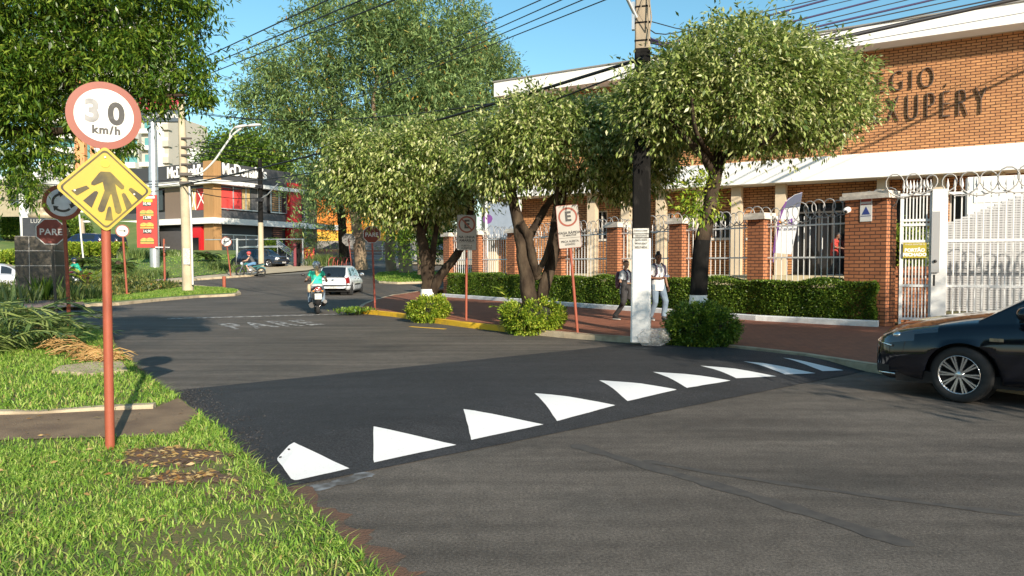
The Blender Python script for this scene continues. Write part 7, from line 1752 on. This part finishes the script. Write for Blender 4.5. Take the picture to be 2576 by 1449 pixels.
def walker(label, loc, face, ht, skin, shirt, trouser, shoem, hairm, pose, look, female=False, vox=.0075):
    o = thing('person', label, 'person', loc, math.atan2(face[1], face[0]) - math.pi / 2)
    k = ht / 1.75; J = {n: Vector(p) * k for n, p in pose.items()}
    V3 = lambda *a: Vector(a) * k
    b = MB(); hc = head(b, J['head'], look, k)
    b.tube([J['neck'] - V3(0, 0, .06), J['neck'], J['head'] - V3(0, .01, .07)], [.06 * k, .054 * k, .052 * k], 10)
    erings(b, [(J['hip'] + V3(0, 0, -.09), .14 * k, .10 * k), (J['hip'], .165 * k, .115 * k), (J['hip'] + V3(0, .0, .15), .14 * k, .10 * k), (J['hip'] + V3(0, .0, .32), .16 * k, .11 * k), (J['neck'] - V3(0, 0, .1), .165 * k, .095 * k), (J['neck'] - V3(0, 0, .03), .09 * k, .07 * k)])
    for s in 'LR':
        b.tube([J['sh' + s], J['el' + s], J['wr' + s]], [.05 * k, .04 * k, .027 * k], 9); b.ball(J['sh' + s], .055 * k)
        hand(b, J['wr' + s], J['hd' + s] - J['wr' + s], J['pn' + s] / k, -1 if s == 'L' else 1, k, .45)
        b.tube([J['hp' + s], J['kn' + s], J['an' + s]], [.085 * k, .055 * k, .038 * k], 9); b.tube([J['an' + s], J['an' + s] + J['toe' + s] * .09 - V3(0, 0, .05)], [.036 * k, .03 * k], 8)
    body = fuse(b, 'body', skin, o, vox, 3); face_bits(o, hc, k)
    b = MB(); hem = pose.get('hem', Vector((0, 0, -.1)))[2] if isinstance(pose.get('hem'), Vector) else -.12
    erings(b, [(J['hip'] + V3(0, 0, hem), .195 * k, .15 * k), (J['hip'] + V3(0, 0, .02), .185 * k, .145 * k), (J['hip'] + V3(0, 0, .17), .165 * k, .13 * k), (J['hip'] + V3(0, .0, .34), .185 * k, .135 * k), (J['neck'] - V3(0, 0, .12), .195 * k, .115 * k), (J['neck'] - V3(0, 0, .045), .12 * k, .085 * k), (J['neck'] - V3(0, 0, .02), .075 * k, .068 * k)])
    for s in 'LR':
        e = J['sh' + s].lerp(J['el' + s], .78); b.ball(J['sh' + s], .068 * k); b.tube([J['sh' + s], J['sh' + s].lerp(e, .6), e], [.07 * k, .066 * k, .07 * k], 10)
    fuse(b, 'shirt', shirt, o, .011, 2)
    b = MB(); erings(b, [(J['hip'] + V3(0, 0, -.1), .165 * k, .125 * k), (J['hip'] + V3(0, 0, .06), .172 * k, .128 * k)])
    for s in 'LR':
        kn = J['kn' + s]; an = J['an' + s]; b.tube([J['hp' + s] + V3(0, 0, .03), J['hp' + s].lerp(kn, .5), kn, kn.lerp(an, .5), an + V3(0, 0, .02)], [.105 * k, .095 * k, .078 * k, .072 * k, .07 * k], 10)
    fuse(b, 'trousers', trouser, o, .011, 2)
    for s in 'LR': shoe(o, J['an' + s], J['toe' + s], shoem, k, pose.get('pitch' + s, Vector((0, 0, 0)))[2] / 1)
    return o, J, k, hc
Vv = lambda *a: Vector(a)
# local axes: x = the person's right hand side as seen from behind, y = forward
pose_w = dict(head=Vv(0, .03, 1.63), neck=Vv(0, 0, 1.47), hip=Vv(0, 0, .93), shL=Vv(-.18, 0, 1.40), shR=Vv(.18, 0, 1.40), elL=Vv(-.27, .12, 1.16), elR=Vv(.27, -.02, 1.13), wrL=Vv(-.19, .36, 1.16), wrR=Vv(.14, .2, 1.08), hdL=Vv(-.14, .46, 1.18), hdR=Vv(.04, .24, 1.09), pnL=Vv(1, 0, 0), pnR=Vv(0, 0, -1),
              hpL=Vv(-.09, 0, .9), hpR=Vv(.09, 0, .9), knL=Vv(-.09, .22, .52), knR=Vv(.09, -.02, .48), anL=Vv(-.08, .34, .12), anR=Vv(.09, -.28, .11), toeL=Vv(0, 1, 0), toeR=Vv(.1, 1, 0), hem=Vv(0, 0, -.16))
wl_ = G(1572, 806, .115); f1 = (.80, -.60)
M_TEE = mat('pale grey tee', (.50, .54, .58), .8, var=.06, scale=6); M_DKTR = mat('dark trousers', (.028, .027, .028), .8, var=.15, scale=8); M_SNK = mat('dark sneaker', (.02, .02, .022), .6)
lk = Matrix.Rotation(-(math.atan2(f1[1], f1[0]) - math.pi / 2), 3, 'Z') @ Vector((.1, -1, 0))
o, J, k_, hc = walker('woman in a pale grey tee and dark trousers carrying a dark jacket', wl_, f1, 1.53, M_SKIN1, M_TEE, M_DKTR, M_SNK, M_HAIR, pose_w, lk, True)
hair_cap(o, hc, k_, mat('brown hair', (.035, .02, .013), .5, var=.3, scale=40), bun=(.02, -.12, .05))
jc = thing('jacket', 'dark jacket draped over the forearm of the walking woman', 'jacket', wl_, math.atan2(f1[1], f1[0]) - math.pi / 2)
b = MB(); c0 = J['elR'].lerp(J['wrR'], .5)
for dx, dz, r in ((0, 0, .075),): b.loft([[c0 + Vector((.078 * a_ * math.cos(t) + sx, .075 * a_ * math.sin(t), z)) for t in np.linspace(0, 6.283, 14, endpoint=False)] for z, a_, sx in ((.07, .5, 0), (.05, .9, 0), (-.05, 1.05, .01), (-.2, 1.1, .03), (-.38, 1.15, .01), (-.5, 1.0, .05), (-.56, .6, .05))])
b.tube([c0 + Vector((-.08, .05, 0)), c0 + Vector((-.13, .08, -.2)), c0 + Vector((-.14, .05, -.42))], [.05, .06, .045], 8)
fuse(b, 'cloth', mat('charcoal jacket', (.035, .033, .035), .85, var=.2, scale=9), jc, .012, 2)
bp1 = thing('backpack', 'maroon patterned backpack on the walking woman', 'backpack', wl_, math.atan2(f1[1], f1[0]) - math.pi / 2)
b = MB(); b.loft([[Vector((.15 * a_ * math.cos(t), -.2 + .09 * a_ * math.sin(t), z)) * k_ for t in np.linspace(0, 6.283, 14, endpoint=False)] for z, a_ in ((.92, .6), (.95, .95), (1.1, 1.05), (1.28, 1), (1.38, .8), (1.42, .4))]); b.build('bag', mat('maroon cloth', (.11, .04, .07), .8, col2=(.2, .12, .16), scale=30), bp1)
for s in (-1, 1): b = MB(); b.tube([Vector((s * .11, -.12, 1.38)) * k_, Vector((s * .12, .03, 1.475)) * k_, Vector((s * .125, .135, 1.38)) * k_, Vector((s * .13, .15, 1.2)) * k_, Vector((s * .16, .02, 1.05)) * k_, Vector((s * .13, -.13, 1.0)) * k_], .018, 6); b.build('strap', mat('maroon strap', (.10, .05, .09), .8), bp1)
pose_m = dict(head=Vv(0, .02, 1.615), neck=Vv(0, 0, 1.45), hip=Vv(0, 0, .94), shL=Vv(-.19, 0, 1.38), shR=Vv(.19, 0, 1.38), elL=Vv(-.26, -.03, 1.12), elR=Vv(.25, .02, 1.11), wrL=Vv(-.27, .05, .88), wrR=Vv(.05, .2, 1.10), hdL=Vv(-.27, .1, .79), hdR=Vv(-.06, .24, 1.12), pnL=Vv(1, 0, 0), pnR=Vv(0, -.5, 1),
              hpL=Vv(-.095, 0, .91), hpR=Vv(.095, 0, .91), knL=Vv(-.12, .17, .51), knR=Vv(.1, .03, .49), anL=Vv(-.1, .12, .11), anR=Vv(.09, -.18, .11), toeL=Vv(.2, 1, 0), toeR=Vv(.1, 1, 0), hem=Vv(0, 0, -.16))
ml_ = G(1654, 808, .115); f2 = (.45, -.89)
M_HOOD = mat('white hoodie', (.60, .60, .61), .8, var=.04, scale=5, bump=.2); M_JEAN = mat('light jeans', (.20, .265, .335), .85, col2=(.10, .14, .195), scale=5, contrast=(.35, .75))
lk = Matrix.Rotation(-(math.atan2(f2[1], f2[0]) - math.pi / 2), 3, 'Z') @ Vector((.15, -1, -.05))
o, J, k_, hc = walker('man in a white hooded short sleeved top and light jeans holding a blue phone', ml_, f2, 1.72, M_SKIN2, M_HOOD, M_JEAN, mat('grey sneaker', (.10, .10, .11), .6), M_HAIR, pose_m, lk)
hair_cap(o, hc, k_, M_HAIR, bun=(.13, -.02, .05))
b = MB(); b.tube([J['neck'] + Vector((.075 * math.cos(t), .06 * math.sin(t) - .02, .005 - .03 * max(0, math.sin(t)))) for t in np.linspace(0, 6.283, 14)], .028, 7); b.build('hood', M_HOOD, o)
for s in (-1, 1): b = MB(); b.tube([J['neck'] + Vector((s * .03, .09, -.03)), J['neck'] + Vector((s * .035, .125, -.15))], .005, 5); b.build('hood_cord', M_SWHITE, o)
ph = thing('phone', 'blue cased phone in the hand of the man in white', 'phone', ml_, math.atan2(f2[1], f2[0]) - math.pi / 2)
b = MB(); b.box(J['hdR'] + Vector((-.02, .0, .035)), (.15, .075, .014)); b.build('case', mat('blue case', (.10, .25, .5), .4), ph); b = MB(); b.box(J['hdR'] + Vector((-.02, .0, .043)), (.135, .065, .002)); b.build('screen', M_CGL, ph)
bp2 = thing('backpack', 'dark backpack with violet straps worn by the man in white', 'backpack', ml_, math.atan2(f2[1], f2[0]) - math.pi / 2)
b = MB(); b.loft([[Vector((.15 * a_ * math.cos(t), -.2 + .09 * a_ * math.sin(t), z)) for t in np.linspace(0, 6.283, 14, endpoint=False)] for z, a_ in ((.98, .6), (1.0, .95), (1.15, 1.05), (1.3, 1), (1.38, .8), (1.41, .4))]); b.build('bag', M_DKTR, bp2)
for s in (-1, 1): b = MB(); b.tube([Vector((s * .11, -.12, 1.37)), Vector((s * .12, .0, 1.45)), Vector((s * .125, .12, 1.37)), Vector((s * .13, .145, 1.2)), Vector((s * .17, .02, 1.05)), Vector((s * .13, -.13, 1.02))], .02, 6); b.build('strap', mat('violet strap', (.08, .05, .09), .8), bp2)

def rider(label, loc, rz, J, skin, shirt, shorts, helm, k=1.0, vox=.014, sleeve=.5, longleg=False, helm2=None):
    o = thing('person', label, 'person', loc, rz); b = MB(); J = {n: Vector(p) * k for n, p in J.items()}
    head(b, J['head'], Vector((0, 1, -.05)), k); b.tube([J['neck'] - Vector((0, 0, .05)), J['head'] - Vector((0, 0, .07))], [.055 * k, .05 * k], 8)
    ax = (J['neck'] - J['hip'])
    erings(b, [(J['hip'] - Vector((0, 0, .08)), .16 * k, .13 * k), (J['hip'].lerp(J['neck'], .2), .15 * k, .115 * k), (J['hip'].lerp(J['neck'], .5), .145 * k, .11 * k), (J['hip'].lerp(J['neck'], .82), .165 * k, .105 * k), (J['hip'].lerp(J['neck'], .97), .08 * k, .065 * k)])
    for s in 'LR':
        b.tube([J['sh' + s], J['el' + s], J['wr' + s]], [.05 * k, .04 * k, .028 * k], 8); hand(b, J['wr' + s], (0, 1, -.1), (0, 0, -1), 1 if s == 'R' else -1, k, .7)
        b.tube([J['hip'] + Vector(((.09 if s == 'R' else -.09) * k, 0, -.02)), J['kn' + s], J['an' + s]], [.09 * k, .058 * k, .04 * k], 9)
    fuse(b, 'body', skin, o, vox, 2)
    b = MB(); erings(b, [(J['hip'] - Vector((0, 0, .02)), .175 * k, .14 * k), (J['hip'].lerp(J['neck'], .25), .165 * k, .13 * k), (J['hip'].lerp(J['neck'], .55), .165 * k, .128 * k), (J['hip'].lerp(J['neck'], .84), .188 * k, .122 * k), (J['hip'].lerp(J['neck'], .98), .09 * k, .075 * k)])
    for s in 'LR':
        if sleeve: e = J['sh' + s].lerp(J['el' + s], sleeve); b.tube([J['sh' + s], e], [.068 * k, .066 * k], 9)
        b.ball(J['sh' + s], .066 * k)
    fuse(b, 'shirt', shirt, o, .014, 2)
    b = MB(); erings(b, [(J['hip'] - Vector((0, 0, .12)), .175 * k, .16 * k), (J['hip'] + Vector((0, 0, .06)), .17 * k, .14 * k)])
    for s in 'LR':
        hp_ = J['hip'] + Vector(((.09 if s == 'R' else -.09) * k, 0, -.02)); e = J['kn' + s]
        b.tube([hp_, hp_.lerp(e, .6), e if longleg else hp_.lerp(e, .85)], [.11 * k, .095 * k, .085 * k], 9)
        if longleg: b.tube([e, J['an' + s]], [.08 * k, .06 * k], 9)
    fuse(b, 'trousers' if longleg else 'shorts', shorts, o, .014, 2)
    for s in 'LR': shoe(o, J['an' + s] + Vector((0, 0, .0)), (0, 1, 0), M_SNK, k)
    h = MB(); h.ball(J['head'] + Vector((0, -.01, .035)), (.125 * k, .145 * k, .13 * k), 18, 12); ho = h.build('helmet', helm, o)
    h = MB(); h.ball(J['head'] + Vector((0, .085, .01)), (.098 * k, .06 * k, .05 * k), 14, 8); h.build('visor', M_CGL, ho)
    if helm2: 
        h = MB(); h.ball(J['head'] + Vector((0, -.035, .03)), (.1275 * k, .12 * k, .035 * k), 18, 8); h.ball(J['head'] + Vector((0, -.03, .105)), (.06 * k, .08 * k, .06 * k), 14, 8); h.build('stripe', helm2, ho)
    return o, J
def wheel2(o, y, r, w, rimm, name='wheel', spokes=5):
    T = Matrix.Translation((0, y, r)) @ Matrix.Rotation(R(90), 4, 'Y'); k = MB(); k.lathe([(r * .72, -w * .4), (r * .88, -w * .5), (r * .97, -w * .3), (r, 0), (r * .97, w * .3), (r * .88, w * .5), (r * .72, w * .4)], 28, M=T, cap=False); wh = k.build(name, M_TYRE, o)
    k = MB(); k.lathe([(r * .7, -w * .4), (r * .75, -w * .42), (r * .75, w * .42), (r * .7, w * .4), (r * .66, 0)], 28, M=T, cap=False); k.cyl(T @ Vector((0, 0, -w * .6)), T @ Vector((0, 0, w * .6)), r * .16, n=12)
    for q in range(spokes): a = 2 * math.pi * q / spokes; k.cyl(T @ Vector((r * .1 * math.cos(a), r * .1 * math.sin(a), 0)), T @ Vector((r * .7 * math.cos(a), r * .7 * math.sin(a), 0)), r * .05, n=6)
    k.build('rim', rimm, wh); return wh
def motorcycle(name, label, loc, rz, paint, scooter=False):
    o = thing(name, label, 'scooter' if scooter else 'motorcycle', loc, rz)
    if not scooter:
        wheel2(o, .66, .30, .09, M_BLKP); wheel2(o, -.66, .30, .12, M_BLKP)
        for s in (-1, 1): k = MB(); k.cyl((s * .09, .66, .30), (s * .09, .44, .86), .03, .024, 8); k.build('fork', M_CHROME, o)
        k = MB(); k.loft([[Vector((a * math.cos(t), y, z + h * math.sin(t))) for t in np.linspace(0, 6.283, 12, endpoint=False)] for y, z, a, h in ((.42, .80, .05, .06), (.3, .82, .14, .11), (.1, .80, .15, .11), (-.08, .74, .1, .06))]); k.build('tank', paint, o)
        k = MB(); k.loft([[Vector((a * math.cos(t), y, z + h * math.sin(t))) for t in np.linspace(0, 6.283, 10, endpoint=False)] for y, z, a, h in ((0, .77, .08, .04), (-.25, .75, .14, .05), (-.6, .80, .12, .04), (-.8, .86, .05, .03))]); k.build('seat', M_BLKP, o)
        k = MB(); k.loft([[Vector((a * math.cos(t), y, z + h * math.sin(t))) for t in np.linspace(0, 6.283, 10, endpoint=False)] for y, z, a, h in ((-.15, .64, .12, .06), (-.5, .70, .11, .06), (-.9, .82, .04, .03))]); k.build('tail_fairing', paint, o)
        k = MB(); k.ball((0, .05, .42), (.17, .2, .16)); k.cyl((0, .12, .45), (0, .22, .66), .1, .09, 10); k.build('engine', M_STEEL, o)
        k = MB(); k.tube([(.12, .2, .35), (.14, .0, .22), (.15, -.3, .25), (.17, -.85, .38)], [.03, .03, .05, .055], 8); k.build('exhaust', M_CHROME, o)
        k = MB(); k.tube([(0, .42, .75), (0, .1, .5), (0, -.3, .35), (0, -.66, .3)], .035, 7); k.tube([(0, .38, .8), (0, -.2, .66), (0, -.5, .68)], .03, 7); k.build('frame', M_BLKP, o)
        k = MB(); k.tube([(-.36, .36, 1.0), (-.2, .42, .98), (0, .44, .93), (.2, .42, .98), (.36, .36, 1.0)], .016, 6); k.build('handlebar', M_BLKP, o)
        k = MB(); k.ball((0, .56, .86), (.1, .09, .1)); k.build('headlight', M_HL, o)
        for y, a0 in ((.66, 30), (-.66, 40)):
            k = MB(); pts = [(0, y + .33 * math.cos(R(a)), .3 + .33 * math.sin(R(a))) for a in range(a0, 160, 15)]; k.tube(pts, .05, 6); k.build('mudguard', M_BLKP if y > 0 else paint, o)
        for s in (-1, 1):
            k = MB(); k.tube([(s * .25, .4, 1.0), (s * .3, .42, 1.17)], .008, 5); k.ball((s * .3, .42, 1.2), (.06, .02, .04)); k.build('mirror', M_BLKP, o)
    else:
        wheel2(o, .6, .23, .1, M_RIM); wheel2(o, -.58, .24, .12, M_RIM)
        k = MB(); k.loft([[Vector((a * math.cos(t), y, z + h * math.sin(t))) for t in np.linspace(0, 6.283, 14, endpoint=False)] for y, z, a, h in ((.1, .50, .12, .12), (-.15, .55, .19, .17), (-.45, .63, .20, .16), (-.75, .70, .13, .1), (-.9, .75, .07, .05))]); k.build('body_shell', paint, o)
        k = MB(); k.loft([[Vector((a * math.cos(t), y, z + h * math.sin(t))) for t in np.linspace(0, 6.283, 12, endpoint=False)] for y, z, a, h in ((.12, .74, .08, .05), (-.15, .77, .15, .06), (-.5, .80, .15, .06), (-.78, .84, .08, .05))]); k.build('seat', M_BLKP, o)
        k = MB(); k.loft([[Vector((a * math.cos(t), y + d_ * math.sin(t), z)) for t in np.linspace(0, 6.283, 12, endpoint=False)] for z, a, d_, y in ((.25, .1, .05, .42), (.45, .19, .07, .42), (.75, .21, .07, .38), (.98, .12, .06, .34))]); k.build('leg_shield', paint, o)
        k = MB(); k.bx(-.14, .14, -.1, .42, .24, .3); k.build('floorboard', M_BLKP, o)
        k = MB(); k.tube([(0, .36, .9), (0, .6, .23)], .03, 8); k.tube([(-.34, .26, 1.0), (-.15, .33, 1.0), (.15, .33, 1.0), (.34, .26, 1.0)], .017, 6); k.build('handlebar', M_BLKP, o)
        for s in (-1, 1):
            k = MB(); k.tube([(s * .2, .32, 1.0), (s * .38, .34, 1.16)], .008, 5); k.ball((s * .4, .34, 1.2), (.06, .02, .045)); k.build('mirror', M_BLKP, o)
        k = MB(); k.loft([[Vector((a * math.cos(t), -.90 - .03 * math.cos(z_ * 40), z_ + .03 * math.sin(t))) for t in np.linspace(0, 6.283, 12, endpoint=False)] for z_, a in ((.76, .09), (.79, .11), (.82, .08))]); k.build('tail_light', M_TL, o)
        for s in (-1, 1): k = MB(); k.ball((s * .13, -.86, .72), (.035, .04, .025)); k.build('indicator', mat('amber lens', (.7, .25, .03), .2), o)
        k = MB(); k.box((0, -1.0, .56), (.2, .012, .17)); pl_ = k.build('number_plate', M_SWHITE, o); text('lettering', 'FPM\n3C17', .075, FRONT(0, -1.008, .56), M_SBLACK, pl_, .002)
        k = MB(); k.tube([(0, -.86, .7), (0, -.9, .42), (0, -.82, .36)], .09, 8, sx=1.0); k.build('mudguard', M_BLKP, o)
        k = MB(); k.tube([(.15, .05, .25), (.19, -.3, .28), (.21, -.85, .40)], [.03, .065, .06], 10); k.build('exhaust', mat('exhaust grey', (.04, .037, .034), .5), o)
        k = MB(); k.tube([(-.15, .0, .26), (-.17, -.58, .28)], [.08, .09], 10); k.build('engine', mat('engine grey', (.05, .048, .045), .6), o)
    return o
sc_l = G(797, 787, 0); sc_rz = math.atan2(.95, -.30) - math.pi / 2
motorcycle('scooter', 'silver grey scooter with a white number plate ridden away from the camera', sc_l, sc_rz, mat('scooter grey', (.42, .42, .43), .3, metal=.3, coat=.4), True)
sl = Vector((.0, 0, 0))
JS = dict(head=(0, .03, 1.48), neck=(0, 0, 1.33), hip=(0, -.22, .88), shL=(-.17, -.01, 1.27), shR=(.17, -.01, 1.27), elL=(-.30, .06, 1.05), elR=(.30, .06, 1.05), wrL=(-.33, .24, 1.02), wrR=(.33, .24, 1.02), knL=(-.2, .2, .66), knR=(.2, .2, .66), anL=(-.2, .1, .33), anR=(.2, .1, .33))
M_GREEN = mat('green tee', (.03, .56, .36), .8, var=.08, scale=6, bump=.2)
sr_, J = rider('scooter rider in a bright green tee with a blond ponytail and a beige shoulder bag', sc_l, sc_rz, JS, M_SKIN3, M_GREEN, M_JEAN, mat('silver helmet', (.42, .45, .46), .25, metal=.2, coat=.5), 1.0, .011, .45, True, mat('helmet black', (.02, .02, .02), .3))
b = MB(); b.tube([(0, -.09, 1.44), (0, -.16, 1.36), (.0, -.19, 1.26), (.01, -.2, 1.16)], [.045, .065, .06, .02], 9); b.build('ponytail', M_BLOND, sr_)
b = MB(); b.loft([[Vector((.185 * math.cos(t), -.23 + .15 * math.sin(t), z)) for t in np.linspace(0, 6.283, 16, endpoint=False)] for z in (.86, .905)]); b.build('belt', M_SWHITE, sr_)
bg_ = thing('shoulder_bag', 'beige shoulder bag hanging at the left hip of the scooter rider', 'bag', sc_l, sc_rz)
M_BAG = mat('beige leather', (.58, .42, .26), .6)
b = MB(); b.tube([(.13, -.10, 1.33), (.06, -.165, 1.22), (-.05, -.225, 1.08), (-.15, -.26, .95), (-.2, -.28, .9)], .018, 6); b.build('strap', M_BAG, bg_)
b = MB(); b.loft([[Vector((-.24 + .06 * a_ * math.cos(t), -.26 + .12 * a_ * math.sin(t), z)) for t in np.linspace(0, 6.283, 12, endpoint=False)] for z, a_ in ((.66, .6), (.69, .95), (.82, 1), (.9, .7), (.92, .3))]); b.build('pouch', M_BAG, bg_)
mc_l = P(631, 702, 48.0); mc_l.z = H(48) + .01; mc_rz = math.atan2(-.15, -1) - math.pi / 2
motorcycle('motorcycle', 'teal and black motorcycle crossing to the left by the restaurant kerb', mc_l, mc_rz, mat('teal paint', (.03, .16, .17), .3, coat=.5))
JM = dict(head=(0, .12, 1.50), neck=(0, .05, 1.34), hip=(0, -.2, .90), shL=(-.17, .04, 1.28), shR=(.17, .04, 1.28), elL=(-.3, .18, 1.08), elR=(.3, .18, 1.08), wrL=(-.33, .33, 1.03), wrR=(.33, .33, 1.03), knL=(-.19, .24, .72), knR=(.19, .24, .72), anL=(-.18, .02, .36), anR=(.18, .02, .36))
rider('motorcycle rider in a red helmet, grey vest and blue shorts', mc_l, mc_rz, JM, M_SKIN3, mat('grey vest', (.08, .08, .085), .8), mat('blue shorts', (.10, .22, .38), .8), mat('red helmet', (.45, .06, .06), .3, coat=.5), 1.0, .014, 0)
m2 = P(192, 712, 40.0); m2.z = H(40) + .02
motorcycle('motorcycle', 'dark motorcycle half hidden by flower bed leaves behind the roundabout sign post', m2, math.atan2(.05, -1) - math.pi / 2, mat('dark red paint', (.2, .02, .02), .3, coat=.5))
rider('motorcycle rider in a green shirt and patterned helmet behind the roundabout sign post', m2, math.atan2(.05, -1) - math.pi / 2, JM, M_SKIN3, M_GREEN, M_DKTR, mat('navy helmet', (.03, .04, .09), .3, coat=.5), 1.0, .016, .5, True, mat('helmet yellow', (.6, .5, .1), .3))
# a person in red at the school door, one in white at the restaurant door
q = FC - FB * .55; t = hit(2098, q, FD); c = q + FD * t
JD = dict(JM); rider_l = Vector((c.x, c.y, .78))
pose_d = dict(pose_m); pose_d.update(head=Vv(0, .12, 1.58), neck=Vv(0, .06, 1.43), wrR=Vv(.12, .35, 1.05), hdR=Vv(.1, .45, 1.05), pnR=Vv(0, 0, -1), wrL=Vv(-.12, .35, 1.05), hdL=Vv(-.1, .45, 1.05), elL=Vv(-.25, .1, 1.15))
o, J, k_, hc = walker('person in a red shirt standing in the dark school doorway', Vector((c.x, c.y, ZF)), (.9, -.45), 1.5, M_SKIN2, mat('red shirt', (.42, .04, .03), .8), M_DKTR, M_SNK, M_HAIR, pose_d, Vector((0, 1, -.2)), vox=.014)
hair_cap(o, hc, k_, M_HAIR)
c = P(655, 636, 66); c.z = H(66) + .05
o, J, k_, hc = walker('person in a white shirt at the restaurant door above the estate car', c, (.3, -1), 1.7, M_SKIN2, M_HOOD, M_DKTR, M_SNK, M_HAIR, pose_d, Vector((0, 1, -.2)), vox=.02)
hair_cap(o, hc, k_, M_HAIR)

# ------------------------------------------------------------------ small things
pbp = G(1645, 866, .115)
o = thing('plastic_bag', 'crumpled clear plastic bag lying at the foot of the large pole', 'bag', pbp, 0)
bm = bmesh.new(); bmesh.ops.create_icosphere(bm, subdivisions=5, radius=1)
from mathutils import noise as mnoise
for v in bm.verts:
    p = v.co.copy(); q = 1 + .32 * mnoise.noise(p * 1.6 + Vector((3, 1, 2))) + .28 * abs(mnoise.noise(p * 4.2)) + .12 * abs(mnoise.noise(p * 10))
    v.co = Vector((p.x * .25 * q - .06 * p.z, p.y * .17 * q, max(-.02, p.z * .16 * q + .12 + .05 * p.x)))
me = bpy.data.meshes.new('film'); bm.to_mesh(me); bm.free()
mp_ = bpy.data.materials.new('plastic film'); mp_.use_nodes = True; pb_ = mp_.node_tree.nodes['Principled BSDF']
pb_.inputs['Base Color'].default_value = (.62, .60, .57, 1); pb_.inputs['Roughness'].default_value = .25; pb_.inputs['Alpha'].default_value = .32; pb_.inputs['Specular IOR Level'].default_value = .8
me.materials.append(mp_); po = bpy.data.objects.new('film', me); C.objects.link(po); po.parent = o
# handrails by the restaurant ramp, bicycle hoops
hr0 = gz(905, 645, 66); o = thing('handrail', 'long grey ramp handrail with several rails behind the tall trunks', 'handrail', hr0, R(4))
k = MB(); k.bx(-1, 6.5, .1, .4, -1.6, -.3); k.build('ramp_wall', M_CONC, o)
for i in range(5): k = MB(); k.tube([(-1, 0, -.2 + i * .28), (6.5, 0, -.25 + i * .28)], .035, 6); k.build('rail', M_STEEL, o)
for i in range(6): k = MB(); k.cyl((-1 + i * 1.5, 0, -.4), (-1 + i * 1.5, 0, .98), .04, n=6); k.build('baluster', M_STEEL, o)
hr1 = gz(690, 640, 63); o = thing('stair_rail', 'sloping grey stair rail beside the estate car', 'handrail', hr1, R(-8))
for i in range(4): k = MB(); k.tube([(.2, 0, 1.3 - i * .16), (1.9, -.2, .15 - i * .16)], .045, 6); k.build('rail', M_STEEL, o)
for x in (.3, 1.1, 1.8): k = MB(); k.cyl((x, 0, -.6), (x, 0, 1.25 - .68 * (x - .2)), .04, n=6); k.build('baluster', M_STEEL, o)
for i in range(5):
    c = gz(835 + i * 11, 665, 57); c.z = H(57) + .05; o = MB(); o.tube([Vector((.0, math.cos(t) * .35, .75 * abs(math.sin(t)) ** .7)) for t in np.linspace(0, math.pi, 12)], .035, 6)
    ob = o.build('bicycle_hoop', mat('hoop red', (.3, .06, .04), .5)); ob.location = c; ob.rotation_euler = (0, 0, R(-35)); tag(ob, 'red bicycle hoop in a row behind the white hatchback', 'bicycle rack', 'bicycle hoops')
